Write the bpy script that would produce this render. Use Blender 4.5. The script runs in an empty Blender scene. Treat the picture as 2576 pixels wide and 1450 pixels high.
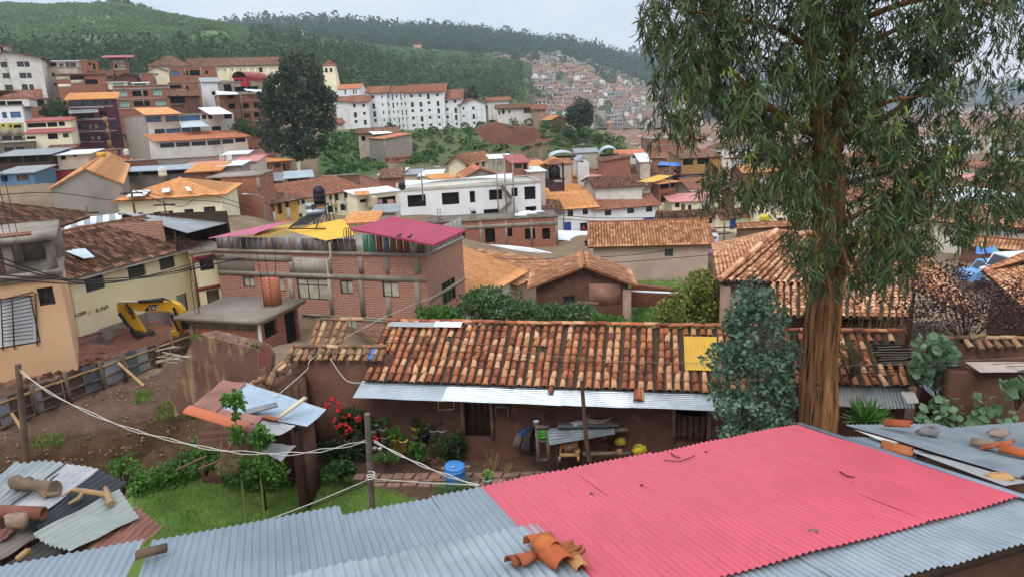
HAZE=0.0002; ZEN=2.2; EXPO=0.3
import bpy, math, random
import numpy as np
from mathutils import Vector
rnd=random.Random(7); nr=np.random.default_rng(11)
sc=bpy.context.scene; COL=sc.collection
PI,cos,sin,rdn,sqrt=math.pi,math.cos,math.sin,math.radians,math.sqrt; ru,rnm,rf=nr.uniform,nr.normal,rnd.uniform; Ar,lsp,nrm,asr=np.array,np.linspace,np.linalg.norm,np.asarray; Onew,Olink=bpy.data.objects.new,COL.objects.link; TH,HH,SH={'name':'town_house'},{'name':'hill_house'},{'name':'street_house'}
# ---------------------------------------------------------------- camera model (photo frame: 2575 x 1450)
PIT=rdn(14); ROL=rdn(2.5); FPX=1806.; CZ=12.
_r0=Ar([1,0,0.]); CF=Ar([0,cos(PIT),-sin(PIT)]); _u0=Ar([0,sin(PIT),cos(PIT)])
CR=cos(ROL)*_r0-sin(ROL)*_u0; CU=cos(ROL)*_u0+sin(ROL)*_r0
CC=Ar([0,0,CZ])
def ray(p): return CF+CR*((p[0]-1287.5)/FPX)-CU*((p[1]-725)/FPX)
def at(x,y,Y): d=ray((x,y)); return CC+d*(Y/d[1])
def onz(x,y,z): d=ray((x,y)); return CC+d*((z-CZ)/d[2])
def pxy(P): v=asr(P,float)-CC; k=FPX/(v@CF); return Ar([1287.5+(v@CR)*k,725-(v@CU)*k])
def onplane(p,O,N): d=ray(p); return CC+d*(np.dot(asr(O)-CC,N)/np.dot(d,N))
def q(sx,sy,w,x,y): k=w/2575.; return ((sx+x*k)*.64375,(sy+y*k)*.64375)
def t(c,r,x,y): return q(1000*c,563*r,1000,x,y)
def A_(*a): return Ar(a,float)
def nz(v): v=asr(v,float); return v/max(nrm(v),1e-9)
Z=A_(0,0,1)
# ---------------------------------------------------------------- mesh builder
class MB:
 def __init__(s): s.v=[];s.f=[];s.u=[];s.n=0;s.k=0;s.ki=[]
 def arr(s,V,F,UV=None):
  V=asr(V,float).reshape(-1,3); F=asr(F,int); s.v.append(V); s.f.append(F+s.n); s.n+=len(V); s.ki.append(np.full(len(F),s.k))
  s.u.append(np.zeros(F.shape+(2,)) if UV is None else asr(UV,float)); return s
 def poly(s,P,uv=None): return s.arr(P,[list(range(len(P)))],None if uv is None else [uv])
 def quad(s,a,b,c,d):
  w=nrm(np.subtract(b,a)); h=nrm(np.subtract(d,a)); return s.poly([a,b,c,d],[(0,0),(w,0),(w,h),(0,h)])
 def box(s,o,a,b,c):
  o,a,b,c=[asr(x,float) for x in (o,a,b,c)]
  if np.dot(np.cross(a,b),c)<0: a,b=b,a
  V=[o,o+a,o+a+b,o+b,o+c,o+a+c,o+a+b+c,o+b+c]; la,lb,lc=[nrm(x) for x in (a,b,c)]
  F=[(0,3,2,1),(4,5,6,7),(0,1,5,4),(1,2,6,5),(2,3,7,6),(3,0,4,7)]
  r=lambda w,h:[(0,0),(w,0),(w,h),(0,h)]
  UV=[[(0,0),(0,lb),(la,lb),(la,0)],r(la,lb),r(la,lc),r(lb,lc),r(la,lc),r(lb,lc)]
  return s.arr(V,F,UV)
 def ob(s,c,sz,rz=0,tilt=None):
  ca,sa=cos(rz),sin(rz); a=A_(ca,sa,0)*sz[0]; b=A_(-sa,ca,0)*sz[1]; d=A_(0,0,sz[2])
  if tilt is not None:
   a,b,d=[tilt@x for x in (a,b,d)]
  return s.box(asr(c,float)-(a+b+d)/2,a,b,d)
 def bar(s,p,q_,w,h=None):
  p=asr(p,float);q_=asr(q_,float); d=q_-p; e=nz(d); x=np.cross(e,Z)
  if nrm(x)<.05: x=np.cross(e,A_(0,1,0))
  x=nz(x); y=np.cross(x,e); h=h or w
  return s.box(p-x*w/2-y*h/2,x*w,y*h,d)
 def tube(s,P,R,n=6,caps=True):
  P=asr(P,float); m=len(P); R=np.full(m,R) if np.isscalar(R) else asr(R,float)
  T=np.gradient(P,axis=0); T/=np.maximum(nrm(T,axis=1,keepdims=True),1e-9)
  x=np.cross(T[0],Z) if abs(T[0][2])<.9 else np.cross(T[0],A_(1,0,0)); x=nz(x); V=[];an=np.arange(n)*2*PI/n
  for i in range(m):
   x=nz(x-T[i]*np.dot(x,T[i])); y=np.cross(T[i],x)
   V.append(P[i]+R[i]*(np.cos(an)[:,None]*x+np.sin(an)[:,None]*y))
  V=np.concatenate(V); F=[];UV=[]; L=np.concatenate([[0],np.cumsum(nrm(np.diff(P,axis=0),axis=1))])
  for i in range(m-1):
   for k in range(n):
    F.append((i*n+k,i*n+(k+1)%n,(i+1)*n+(k+1)%n,(i+1)*n+k)); UV.append([(k/n,L[i]),((k+1)/n,L[i]),((k+1)/n,L[i+1]),(k/n,L[i+1])])
  s.arr(V,F,UV)
  if caps:
   s.arr(V[:n],[list(range(n))[::-1]]); s.arr(V[-n:],[list(range(n))])
  return s
 def lathe(s,prof,base,n=16,axis=None):
  base=asr(base,float); ax=Z if axis is None else nz(axis); x=nz(np.cross(ax,A_(0.3,1,0.1))); y=np.cross(ax,x); an=np.arange(n)*2*PI/n
  V=np.concatenate([base+ax*z+r*(np.cos(an)[:,None]*x+np.sin(an)[:,None]*y) for r,z in prof]); F=[]
  for i in range(len(prof)-1):
   for k in range(n): F.append((i*n+k,i*n+(k+1)%n,(i+1)*n+(k+1)%n,(i+1)*n+k))
  return s.arr(V,F)
 def inst(s,TV,TF,M,L,TU=None):
  TV=asr(TV,float);TF=asr(TF,int);M=asr(M,float);L=asr(L,float);k=len(L)
  V=np.einsum('kij,vj->kvi',M,TV)+L[:,None,:]; F=TF[None]+(np.arange(k)*len(TV))[:,None,None]
  return s.arr(V.reshape(-1,3),F.reshape(-1,TF.shape[1]),None if TU is None else np.tile(asr(TU,float)[None],(k,1,1,1)).reshape(-1,TF.shape[1],2))
 def sheet(s,c00,c10,c11,c01,period=.076,amp=.01,nper=6,nv=8,bend=0,wob=0,thick=0):
  # corrugated sheet on a bilinear patch; waves run along c00->c01
  c00,c10,c11,c01=[asr(x,float) for x in (c00,c10,c11,c01)]
  W=(nrm(c10-c00)+nrm(c11-c01))/2; H=(nrm(c01-c00)+nrm(c11-c10))/2
  nu=max(2,int(W/period*nper)); N=nz(np.cross(c10-c00,c01-c00)); N=N if N[2]>0 else -N
  a=lsp(0,1,nu+1)[None,:]; b=lsp(0,1,nv+1)[:,None]
  P=((1-a)*(1-b))[...,None]*c00+(a*(1-b))[...,None]*c10+(a*b)[...,None]*c11+((1-a)*b)[...,None]*c01
  d=amp*np.sin(a*W/period*2*PI)+0*b+bend*(1-(2*a-1)**2)
  if wob: d=d+wob*np.sin(a*5+b*4+c00[0]*9)*np.sin(b*7+c00[1]*5)
  P=P+d[...,None]*N; idx=np.arange((nu+1)*(nv+1)).reshape(nv+1,nu+1)
  F=np.stack([idx[:-1,:-1],idx[:-1,1:],idx[1:,1:],idx[1:,:-1]],-1).reshape(-1,4)
  uv=np.stack([a*W+0*b,b*H+0*a],-1).reshape(-1,2)
  return s.arr(P.reshape(-1,3),F,uv[F])
 def build(s,name,mat,parent=None,smooth=False,label=None):
  me=bpy.data.meshes.new(name); off=WL[parent.name] if parent is not None else A_(0,0,0)
  V=np.concatenate(s.v)-off; ls=np.concatenate([np.full(len(f),f.shape[1]) for f in s.f]); lv=np.concatenate([f.ravel() for f in s.f]); uv=np.concatenate([u.reshape(-1,2) for u in s.u])
  me.vertices.add(len(V)); me.vertices.foreach_set('co',V.ravel().astype(np.float32))
  me.loops.add(len(lv)); me.loops.foreach_set('vertex_index',lv.astype(np.int32))
  me.polygons.add(len(ls)); me.polygons.foreach_set('loop_start',np.concatenate([[0],np.cumsum(ls)[:-1]]).astype(np.int32))
  if smooth: me.polygons.foreach_set('use_smooth',np.ones(len(ls),bool))
  l=me.uv_layers.new(name='UVMap'); l.data.foreach_set('uv',uv.ravel().astype(np.float32))
  me.update(calc_edges=True)
  for x in (mat if isinstance(mat,list) else [mat]): me.materials.append(x)
  if isinstance(mat,list): me.polygons.foreach_set('material_index',np.concatenate(s.ki).astype(np.int32))
  o=Onew(name,me); Olink(o)
  if parent is not None: o.parent=parent
  WL[o.name]=off
  if label: o['label']=label
  return o
WL={}
def thing(name,loc,label,cat,group=None):
 o=Onew(name,None); Olink(o); o.location=Vector(loc); o.empty_display_size=.2; WL[o.name]=asr(loc,float)
 return tag(o,label,cat,group)
def tag(o,label=None,cat=None,group=None,kind=None):
 if label: o['label']=label
 if cat: o['category']=cat
 if group: o['group']=group
 if kind: o['kind']=kind
 return o
def solo(mb,name,mat,label,cat,group=None,smooth=False,kind=None):
 # a thing that is one mesh, with its origin at the base of the mesh
 V=np.concatenate(mb.v); loc=A_(V[:,0].mean(),V[:,1].mean(),V[:,2].min()); mb.v=[v-loc for v in mb.v]
 o=mb.build(name,mat,None,smooth); o.location=Vector(loc); WL[o.name]=loc
 return tag(o,label,cat,group,kind)
def stuff(mb,name,mat,label,smooth=False): return solo(mb,name,mat,label,name.replace('_',' '),None,smooth,'stuff')
def rotm(ax,an):
 ax=nz(ax);c,s_=cos(an),sin(an);x,y,z=ax;C=1-c
 return A_([c+x*x*C,x*y*C-z*s_,x*z*C+y*s_],[y*x*C+z*s_,c+y*y*C,y*z*C-x*s_],[z*x*C-y*s_,z*y*C+x*s_,c+z*z*C]).reshape(3,3)
def rndrot(k,rng=nr):
 qn=rng.normal(size=(k,4)); qn/=nrm(qn,axis=1,keepdims=True); w,x,y,z=qn.T
 return np.stack([1-2*(y*y+z*z),2*(x*y-z*w),2*(x*z+y*w),2*(x*y+z*w),1-2*(x*x+z*z),2*(y*z-x*w),2*(x*z-y*w),2*(y*z+x*w),1-2*(x*x+y*y)],-1).reshape(k,3,3)
def catenary(p,q_,sag,n=16):
 s_=lsp(0,1,n)[:,None]; P=asr(p)*(1-s_)+asr(q_)*s_; P[:,2]-=(4*sag*s_*(1-s_))[:,0]; return P
G=[]     # ground control points
def g(*P):
 for p in P: G.append(tuple(p))
# ---------------------------------------------------------------- materials
def hx(h):
 h=h.lstrip('#'); c=[int(h[i:i+2],16)/255 for i in (0,2,4)]
 return tuple([(x/12.92 if x<=.04045 else ((x+.055)/1.055)**2.4) for x in c]+[1])
MC={}
class NT:
 def __init__(s,name):
  s.m=bpy.data.materials.new(name); s.m.use_nodes=True; s.t=s.m.node_tree; s.t.nodes.clear()
  s.out=s.n('ShaderNodeOutputMaterial'); s.b=s.n('ShaderNodeBsdfPrincipled'); s.l(s.b,0,s.out,0)
 def n(s,ty,**k):
  x=s.t.nodes.new(ty)
  for a,v in k.items(): setattr(x,a,v)
  return x
 def l(s,a,i,b,j): s.t.links.new(a.outputs[i],b.inputs[j])
 def noise(s,co,ci,scale,detail=5,rough=.6,stretch=None):
  if stretch:
   mp=s.n('ShaderNodeMapping'); mp.inputs['Scale'].default_value=stretch; s.l(co,ci,mp,0); co,ci=mp,0
  x=s.n('ShaderNodeTexNoise'); x.inputs['Scale'].default_value=scale; x.inputs['Detail'].default_value=detail; x.inputs['Roughness'].default_value=rough; s.l(co,ci,x,'Vector'); return x
 def ramp(s,src,si,stops,interp='LINEAR'):
  x=s.n('ShaderNodeValToRGB'); x.color_ramp.interpolation=interp; e=x.color_ramp.elements
  while len(e)<len(stops): e.new(.5)
  for el,(p,c) in zip(e,stops): el.position=p; el.color=c if len(c)==4 else (*c,1)
  s.l(src,si,x,0); return x
 def mix(s,fac,a,b,mode='MIX'):
  x=s.n('ShaderNodeMix',data_type='RGBA',blend_type=mode)
  for v,i in ((fac,0),(a,6),(b,7)):
   if isinstance(v,tuple) and hasattr(v[0],'outputs'): s.l(v[0],v[1],x,i)
   elif i==0: x.inputs[0].default_value=v
   else: x.inputs[i].default_value=v
  return (x,2)
 def bump(s,h,strength,dist=.02):
  x=s.n('ShaderNodeBump'); x.inputs['Strength'].default_value=strength; x.inputs['Distance'].default_value=dist; s.l(h[0],h[1],x,'Height'); s.l(x,0,s.b,'Normal'); return x
 def fin(s,col,rough=.85,metal=0,spec=.3):
  s.l(col[0],col[1],s.b,'Base Color') if hasattr(col[0],'outputs') else setattr(s.b.inputs['Base Color'],'default_value',col)
  s.b.inputs['Roughness'].default_value=rough; s.b.inputs['Metallic'].default_value=metal; s.b.inputs['Specular IOR Level'].default_value=spec; return s.m
BK=(0,0,0,1); WH=(1,1,1,1)
def M(name,c,c2=None,scale=1.5,rough=.85,metal=0,bump=.3,bs=25,spec=.3,stain=None,sscale=.8,sth=.55,streak=0,island=0,thr=None):
 if name in MC: return MC[name]
 s=NT(name); tc=s.n('ShaderNodeTexCoord'); n1=s.noise(tc,3,scale)
 c=hx(c); c2=hx(c2) if c2 else tuple([x*.7 for x in c[:3]]+[1])
 r=s.ramp(n1,0,[(.3,c2),(.68,c)]); col=(r,0)
 if island:
  gi=s.n('ShaderNodeNewGeometry'); rr=s.ramp(gi,'Random Per Island',[(0,tuple([1-island]*3)+(1,)),(1,tuple([1+island*.4]*3)+(1,))]); col=s.mix(1.,col,(rr,0),'MULTIPLY')
 if stain:
  n2=s.noise(tc,3,sscale,7,.7,(1,1,.25) if streak else None); f=s.ramp(n2,0,[(sth,BK),(sth+.12,WH)]); col=s.mix((f,0),col,hx(stain))
 if bump:
  n3=s.noise(tc,3,bs,4); s.bump((n3,0),bump,.02)
 MC[name]=s.fin(col,rough,metal,spec); return MC[name]
def BRICK(name,c1,c2,mortar,bw=.26,bh=.11,ms=.018,stain='#6a5a50',sth=.6,bump=.6,squash=1):
 if name in MC: return MC[name]
 s=NT(name); tc=s.n('ShaderNodeTexCoord'); b=s.n('ShaderNodeTexBrick'); s.l(tc,2,b,0)
 b.inputs['Color1'].default_value=hx(c1); b.inputs['Color2'].default_value=hx(c2); b.inputs['Mortar'].default_value=hx(mortar)
 for k,v in (('Scale',1),('Brick Width',bw),('Row Height',bh),('Mortar Size',ms),('Mortar Smooth',.3),('Bias',-.1)): b.inputs[k].default_value=v
 n=s.noise(tc,2,1.1,6,.65); f=s.ramp(n,0,[(.4,BK),(.8,(.8,.8,.8,1))]); n4=s.noise(tc,2,9,4); r4=s.ramp(n4,0,[(.3,(.62,.62,.62,1)),(.7,(1.15,1.1,1.1,1))])
 col=s.mix(1.,(b,0),(r4,0),'MULTIPLY')
 n2=s.noise(tc,2,.7,7,.7,(1,.35,1)); f2=s.ramp(n2,0,[(sth,BK),(sth+.13,WH)]); col=s.mix((f2,0),col,hx(stain))
 iv=s.n('ShaderNodeMath',operation='SUBTRACT'); iv.inputs[0].default_value=1; s.l(b,1,iv,1); s.bump((iv,0),bump,.015)
 MC[name]=s.fin(col,.9); return MC[name]
def TILE(name,cols,moss=None,msc=1.2,mth=.6,cell=True,rough=.9,lich=None,gap=.55):
 # fired-clay tiles: a tone of its own for each tile
 if name in MC: return MC[name]
 s=NT(name); tc=s.n('ShaderNodeTexCoord')
 if cell:
  sp=s.n('ShaderNodeSeparateXYZ'); s.l(tc,2,sp,0); cb=s.n('ShaderNodeCombineXYZ')
  for i in (0,1):
   fl=s.n('ShaderNodeMath',operation='FLOOR'); s.l(sp,i,fl,0); s.l(fl,0,cb,i)
  wn=s.n('ShaderNodeTexWhiteNoise',noise_dimensions='3D'); s.l(cb,0,wn,0); src=(wn,0)
 else:
  gi=s.n('ShaderNodeNewGeometry'); src=(gi,'Random Per Island')
 k=len(cols); r=s.ramp(src[0],src[1],[(i/k,hx(c)) for i,c in enumerate(cols)],'CONSTANT')
 if cell:
  fx=s.n('ShaderNodeMath',operation='FRACT'); s.l(sp,0,fx,0); gr=s.ramp(fx,0,[(.2,(gap,gap*.95,gap*.88,1)),(.3,WH),(.7,WH),(.8,(gap,gap*.95,gap*.88,1))]); r=s.mix(1.,(r,0),(gr,0),'MULTIPLY')[0]; ri=2
 else: ri=0
 n=s.noise(tc,3,3.5,6,.7); f=s.ramp(n,0,[(.25,(.62,.6,.6,1)),(.6,(1.1,1.08,1.06,1))]); col=s.mix(1.,(r,ri),(f,0),'MULTIPLY')
 if lich:
  n3=s.noise(tc,3,14,5,.7); f3=s.ramp(n3,0,[(.6,BK),(.68,WH)]); col=s.mix((f3,0),col,hx(lich))
 if moss:
  n2=s.noise(tc,3,msc,7,.72); f2=s.ramp(n2,0,[(mth,BK),(mth+.08,WH)]); col=s.mix((f2,0),col,hx(moss))
 n5=s.noise(tc,3,40,3); s.bump((n5,0),.25,.01)
 MC[name]=s.fin(col,rough,0,.2); return MC[name]
def METAL(name,c,c2,rust=None,rth=.62,metal=.6,rough=.45,scale=.8,rsc=1.5,spec=.4):
 if name in MC: return MC[name]
 s=NT(name); tc=s.n('ShaderNodeTexCoord'); n1=s.noise(tc,3,scale,6,.65); r=s.ramp(n1,0,[(.3,hx(c2)),(.7,hx(c))]); col=(r,0)
 n4=s.noise(tc,2,2.2,5,.7,(6,.6,1)); r4=s.ramp(n4,0,[(.3,(.86,.86,.86,1)),(.65,(1.04,1.04,1.04,1))]); col=s.mix(1.,col,(r4,0),'MULTIPLY')
 rr=s.n('ShaderNodeMapRange'); rr.inputs[3].default_value=rough-.1; rr.inputs[4].default_value=rough+.15; s.l(n1,0,rr,0)
 if rust:
  n2=s.noise(tc,3,rsc,8,.72); f2=s.ramp(n2,0,[(rth,BK),(rth+.1,WH)]); col=s.mix((f2,0),col,hx(rust))
  mm=s.n('ShaderNodeMath',operation='MULTIPLY_ADD'); s.l(f2,0,mm,0); mm.inputs[1].default_value=-metal; mm.inputs[2].default_value=metal; s.l(mm,0,s.b,'Metallic')
 m=s.fin(col,rough,metal,spec); s.l(rr,0,s.b,'Roughness'); MC[name]=m; return m
def LEAF(name,cols,trans=.25,rough=.55):
 if name in MC: return MC[name]
 s=NT(name); gi=s.n('ShaderNodeNewGeometry'); k=len(cols); r=s.ramp(gi,'Random Per Island',[(i/max(1,k-1),hx(c)) for i,c in enumerate(cols)])
 tc=s.n('ShaderNodeTexCoord'); n=s.noise(tc,3,.9,3); f=s.ramp(n,0,[(.3,(.6,.65,.6,1)),(.7,(1.2,1.15,1.1,1))]); col=s.mix(1.,(r,0),(f,0),'MULTIPLY')
 s.fin(col,rough,0,.25); tr=s.n('ShaderNodeBsdfTranslucent'); s.l(col[0],col[1],tr,0); mx=s.n('ShaderNodeMixShader'); mx.inputs[0].default_value=trans
 s.l(s.b,0,mx,1); s.l(tr,0,mx,2); s.l(mx,0,s.out,0); MC[name]=s.m; return s.m
def FLAT(name,c,rough=.7,metal=0,spec=.3): return M(name,c,None,3,rough,metal,.1,40,spec)
def GLASS(name='window_glass',c='#1a2026',rough=.12):
 if name in MC: return MC[name]
 s=NT(name); tc=s.n('ShaderNodeTexCoord'); n=s.noise(tc,3,.7,3); r=s.ramp(n,0,[(.35,hx(c)),(.7,tuple([x*2.2 for x in hx(c)[:3]]+[1]))]); MC[name]=s.fin((r,0),rough,0,.6); return MC[name]
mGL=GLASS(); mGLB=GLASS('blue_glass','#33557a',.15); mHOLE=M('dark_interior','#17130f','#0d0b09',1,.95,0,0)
mCON=M('raw_concrete','#a79c8c','#7d7264',.9,.9,0,.4,18,.2,'#5d554a',.5,.6,1); mCOND=M('dark_concrete','#857a6c','#5f564b',.9,.9,0,.4,18,.2,'#4a443a',.5,.55,1)
mWHITE=M('white_plaster','#e9e8e8','#d9d8d6',.6,.85,0,.15,20,.2,'#b9b4aa',.25,.66,1); mW2=M('soiled_white_plaster','#dedad2','#c4beb2',.7,.85,0,.2,20,.2,'#8e8678',.4,.6,1)
mCREAM=M('cream_plaster','#ece3c3','#dfd4b0',.6,.85,0,.2,20,.2,'#b3a27c',.3,.62,1); mYEL=M('yellow_plaster','#e6cf97','#d9c187',.6,.85,0,.2,20,.2,'#b19a6a',.3,.64,1)
mOCH=M('ochre_plaster','#dfa95a','#c8964c',.7,.85,0,.2); mSAL=M('orange_plaster','#d8ae86','#c9a078',.5,.85,0,.2,20,.2,'#8d6b48',.4,.62,1)
mBRK=BRICK('red_brick','#b06a50','#9a573f','#c2ae9c'); mBRKF=BRICK('town_brick','#a5644a','#8e5038','#a98e7a',.4,.2,.02,'#7d6656',.58)
mBLK=BRICK('concrete_block','#a89f92','#8f867a','#77706a',.4,.2,.015,'#6d655b',.6); mADO=M('adobe','#6f4f43','#573d33',1.3,.95,0,1.,9,.1,'#7d5c4c',2.2,.56); mADOP=M('plastered_adobe','#a98d7b','#8f7262',.6,.95,0,.7,8,.1,'#7a5443',.7,.6)
mADOB=BRICK('adobe_block','#7a5a4a','#6a4a3c','#5c4034',.42,.16,.02,'#8a6a58',.6,.9)
mWOOD=M('weathered_wood','#7a6553','#4e3f33',2,.9,0,.5,30,.2); mWOODL=M('pale_timber','#b08d64','#8d6d4a',2,.85,0,.4,30,.2); mWOODD=M('dark_timber','#4a382c','#33261d',2,.9,0,.5,30)
mORG=TILE('orange_sheet_tiles',['#dda06c','#d99a66','#d3945f','#e2a873'],None,gap=.85); mORG2=TILE('coral_sheet_tiles',['#d08a68','#ca8262','#d4906e'],None,gap=.85)
mTILM=TILE('old_clay_tiles',['#94705c','#7c5c4c','#a68068','#866450','#6d5244','#b0907a','#8e6a56'],'#4a4238',.9,.64); mTILR=TILE('red_clay_tiles',['#b07a62','#a06c56','#ba866e','#a87460','#96644f'],'#5a483a',.8,.68)
mTILL=TILE('pale_clay_tiles',['#c99470','#b8825f','#d3a47e','#ab7452','#c08a66','#9c6a4c'],'#6a5a44',.9,.66)
mTILD=TILE('dark_mossy_tiles',['#7c5a4a','#66493c','#8e6854','#564034','#986e58','#6d5042','#a47860'],'#3d3428',.8,.57)
mGREY=METAL('zinc_sheet','#b4bac0','#8f979f',None); mGREYR=METAL('rusty_zinc_sheet','#a9aaa8','#84878a','#7a4a34',.58); mWSH=METAL('white_sheet','#e2e6ea','#ccd2d8',None,.6,.1,.5); mRED=METAL('red_sheet','#a84a44','#904038',None,.6,.05,.55); mPINKS=METAL('faded_pink_sheet','#cf8a80','#b9746c',None,.6,.05,.6)
mTRANS=METAL('translucent_sheet','#c3cdd2','#a8b4ba',None,.6,.1,.35); mYSH=METAL('yellow_sheet','#e5b23c','#cf9a2e',None,.6,.05,.5); mBLUE=FLAT('blue_tarp','#3f77c4',.5); mBLKP=FLAT('black_plastic','#1d1f22',.45)
mTARP=M('white_tarp','#e4e3e6','#c9c8cc',1.5,.7,0,.4,6)
mMETD=FLAT('dark_iron','#3a3733',.6,.3); mMETG=FLAT('grey_steel','#8b9094',.5,.5)
# ---------------------------------------------------------------- buildings
def roof_patch(mb,poly,u,period,amp,course=0.,step=.025,thick=.07,nper=4,tile=True,flip=1):
 P=[asr(p,float) for p in poly]; u=nz(u); n=np.zeros(3)
 for i in range(len(P)): n=n+np.cross(P[i]-P[0],P[(i+1)%len(P)]-P[0])
 n=nz(n); n=n if n[2]>0 else -n; v=nz(np.cross(n,u)); v=v if v[2]>=-1e-6 else -v; O=P[0]
 uv=Ar([[(p-O)@u,(p-O)@v] for p in P]); u0,u1=uv[:,0].min(),uv[:,0].max(); v0,v1=uv[:,1].min(),uv[:,1].max()
 rows=[]
 if tile:
  k=max(1,int(round((v1-v0)/course)))
  for i in range(k): a=v0+(v1-v0)*i/k; b=v0+(v1-v0)*(i+1)/k; rows+=[(a,step,i+.02),(b,0,i+.98)]
 else:
  k=max(1,int((v1-v0)/2.5)); rows=[(v0+(v1-v0)*i/k,0,i) for i in range(k+1)]
 nu=max(3,int(math.ceil((u1-u0)/period*nper))); us=u0+(u1-u0)*np.arange(nu+1)/nu; VV=[];UV=[]
 ph=us/period; prof=amp*np.abs(np.sin(PI*ph)) if tile else amp*np.sin(2*PI*ph)
 for vv,lift,vi in rows:
  w=min(max(vv,v0+1e-4),v1-1e-4); xs=[]
  for i in range(len(uv)):
   a,b=uv[i],uv[(i+1)%len(uv)]
   if (a[1]-w)*(b[1]-w)<=0 and abs(a[1]-b[1])>1e-9: xs.append(a[0]+(b[0]-a[0])*(w-a[1])/(b[1]-a[1]))
  if not xs: xs=[u0,u1]
  uc=np.clip(us,min(xs),max(xs)); VV.append(O+uc[:,None]*u+vv*v+(prof+lift)[:,None]*n); UV.append(np.stack([ph,np.full(nu+1,vi)],-1))
 VV=Ar(VV);UV=Ar(UV);m=len(rows); idx=np.arange(m*(nu+1)).reshape(m,nu+1)
 F=np.stack([idx[:-1,:-1],idx[:-1,1:],idx[1:,1:],idx[1:,:-1]],-1).reshape(-1,4); U=UV.reshape(-1,2)
 if tile:
  # keep each face inside one tile cell
  um=U[F]; cx=um.mean(1); um=um*.0+cx[:,None,:]
 else: um=U[F]*A_(period,2.5)
 mb.arr(VV.reshape(-1,3),F,um)
 if thick:
  D=[p-n*thick for p in P]
  for i in range(len(P)): j=(i+1)%len(P); mb.poly([P[i],P[j],D[j],D[i]])
  mb.poly(D[::-1])
def wall_face(mb,O,U,w,h,N,holes=(),dep=.18,u_off=0):
 O=asr(O,float); hs=[(max(a,.03),max(b,.03),min(c,w-.03),min(d,h-.03)) for a,b,c,d in holes]; hs=[x for x in hs if x[2]-x[0]>.05 and x[3]-x[1]>.05]
 us=sorted({0,w,*[x[0] for x in hs],*[x[2] for x in hs]}); vs=sorted({0,h,*[x[1] for x in hs],*[x[3] for x in hs]})
 for i in range(len(us)-1):
  for j in range(len(vs)-1):
   cu,cv=(us[i]+us[i+1])/2,(vs[j]+vs[j+1])/2
   if any(a<cu<c and b<cv<d for a,b,c,d in hs): continue
   a,b,c,d=us[i],vs[j],us[i+1],vs[j+1]
   mb.poly([O+U*a+Z*b,O+U*c+Z*b,O+U*c+Z*d,O+U*a+Z*d],[(u_off+a,b),(u_off+c,b),(u_off+c,d),(u_off+a,d)])
 for a,b,c,d in hs:
  p=[O+U*a+Z*b,O+U*c+Z*b,O+U*c+Z*d,O+U*a+Z*d]
  for k in range(4): e=(k+1)%4; mb.poly([p[k],p[e],p[e]-N*dep,p[k]-N*dep],[(0,0),(.3,0),(.3,.2),(0,.2)])
 return hs
mFR=FLAT('window_frame','#4d4036',.7); mFRW=FLAT('white_frame','#c9c6c0',.7); mGRL=FLAT('grille_iron','#6f726f',.6,.3); mCURT=M('pale_curtain','#bdb8a6','#8d8876',2,.9,0,.3,8); mGREEN=M('green_curtain','#a9c4b4','#8fb09e',2,.9)
def window(par,O,U,N,rc,style,dep,mfr=None):
 a,b,c,d=rc; w,h=c-a,d-b; O=asr(O,float)+U*a+Z*b-N*(dep-.03); fr=MB(); ft=min(.06,w*.12,h*.12); P=lambda x,y,zz=0:O+U*x+Z*y+N*zz
 pane=MB(); pane.quad(P(.01,.01),P(w-.01,.01),P(w-.01,h-.01),P(.01,h-.01)); mp={'hole':mHOLE,'glass':mGL,'blue':mGLB,'curtain':mCURT,'green':mGREEN,'door':mWOODD,'bdoor':FLAT('blue_door','#2f55b0',.6),'grill':GLASS('dusty_glass','#3a3e3a',.3),'gate':mGREY,'lgate':mWHITE,'wdoor':mWOOD}[style]
 if style=='hole':
  return pane.build('window_opening',mp,par)
 nx=2 if w<1.6 else (3 if w<3 else 4)
 if style=='grill': nx=4
 for x in (0,w-ft): fr.box(P(x,0,.01),U*ft,Z*h,N*.05)
 for y in (0,h-ft): fr.box(P(ft,y,.01),U*(w-2*ft),Z*ft,N*.05)
 if style in('glass','blue','curtain','green'):
  for k in range(1,nx): fr.box(P(w*k/nx-ft/3,ft,.01),U*ft*.66,Z*(h-2*ft),N*.03)
  if h>1.2: fr.box(P(ft,h*.68,.015),U*(w-2*ft),Z*ft*.6,N*.03)
 if style=='grill':
  for k in range(1,5): fr.box(P(w*k/5,0,.06),U*.025,Z*h,N*.02)
  for k in range(1,6): fr.box(P(0,h*k/6,.082),U*w,Z*.025,N*.02)
 isd=style in('door','bdoor','gate','lgate','wdoor')
 f=fr.build('door' if isd else 'window',mfr or (mGRL if style=='grill' else mFR),par)
 pane.build('door_leaf' if isd else ('curtain' if style in('curtain','green') else 'pane'),mp,f)
 return f
RF={'tile':(mTILM,.26,.07,.42,1),'red':(mTILR,.26,.07,.42,1),'pale':(mTILL,.26,.08,.42,1),'dark':(mTILD,.26,.08,.42,1),'orange':(mORG,.22,.035,.9,1),'coral':(mORG2,.24,.03,.9,1),
'zinc':(mGREY,.2,.018,1,0),'rzinc':(mGREYR,.2,.018,1,0),'white':(mWSH,.25,.015,1,0),'redm':(mRED,.22,.018,1,0),'pink':(mPINKS,.25,.015,1,0),'trans':(mTRANS,.25,.02,1,0),'ysh':(mYSH,.22,.02,1,0)}
class Bld: pass
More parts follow.
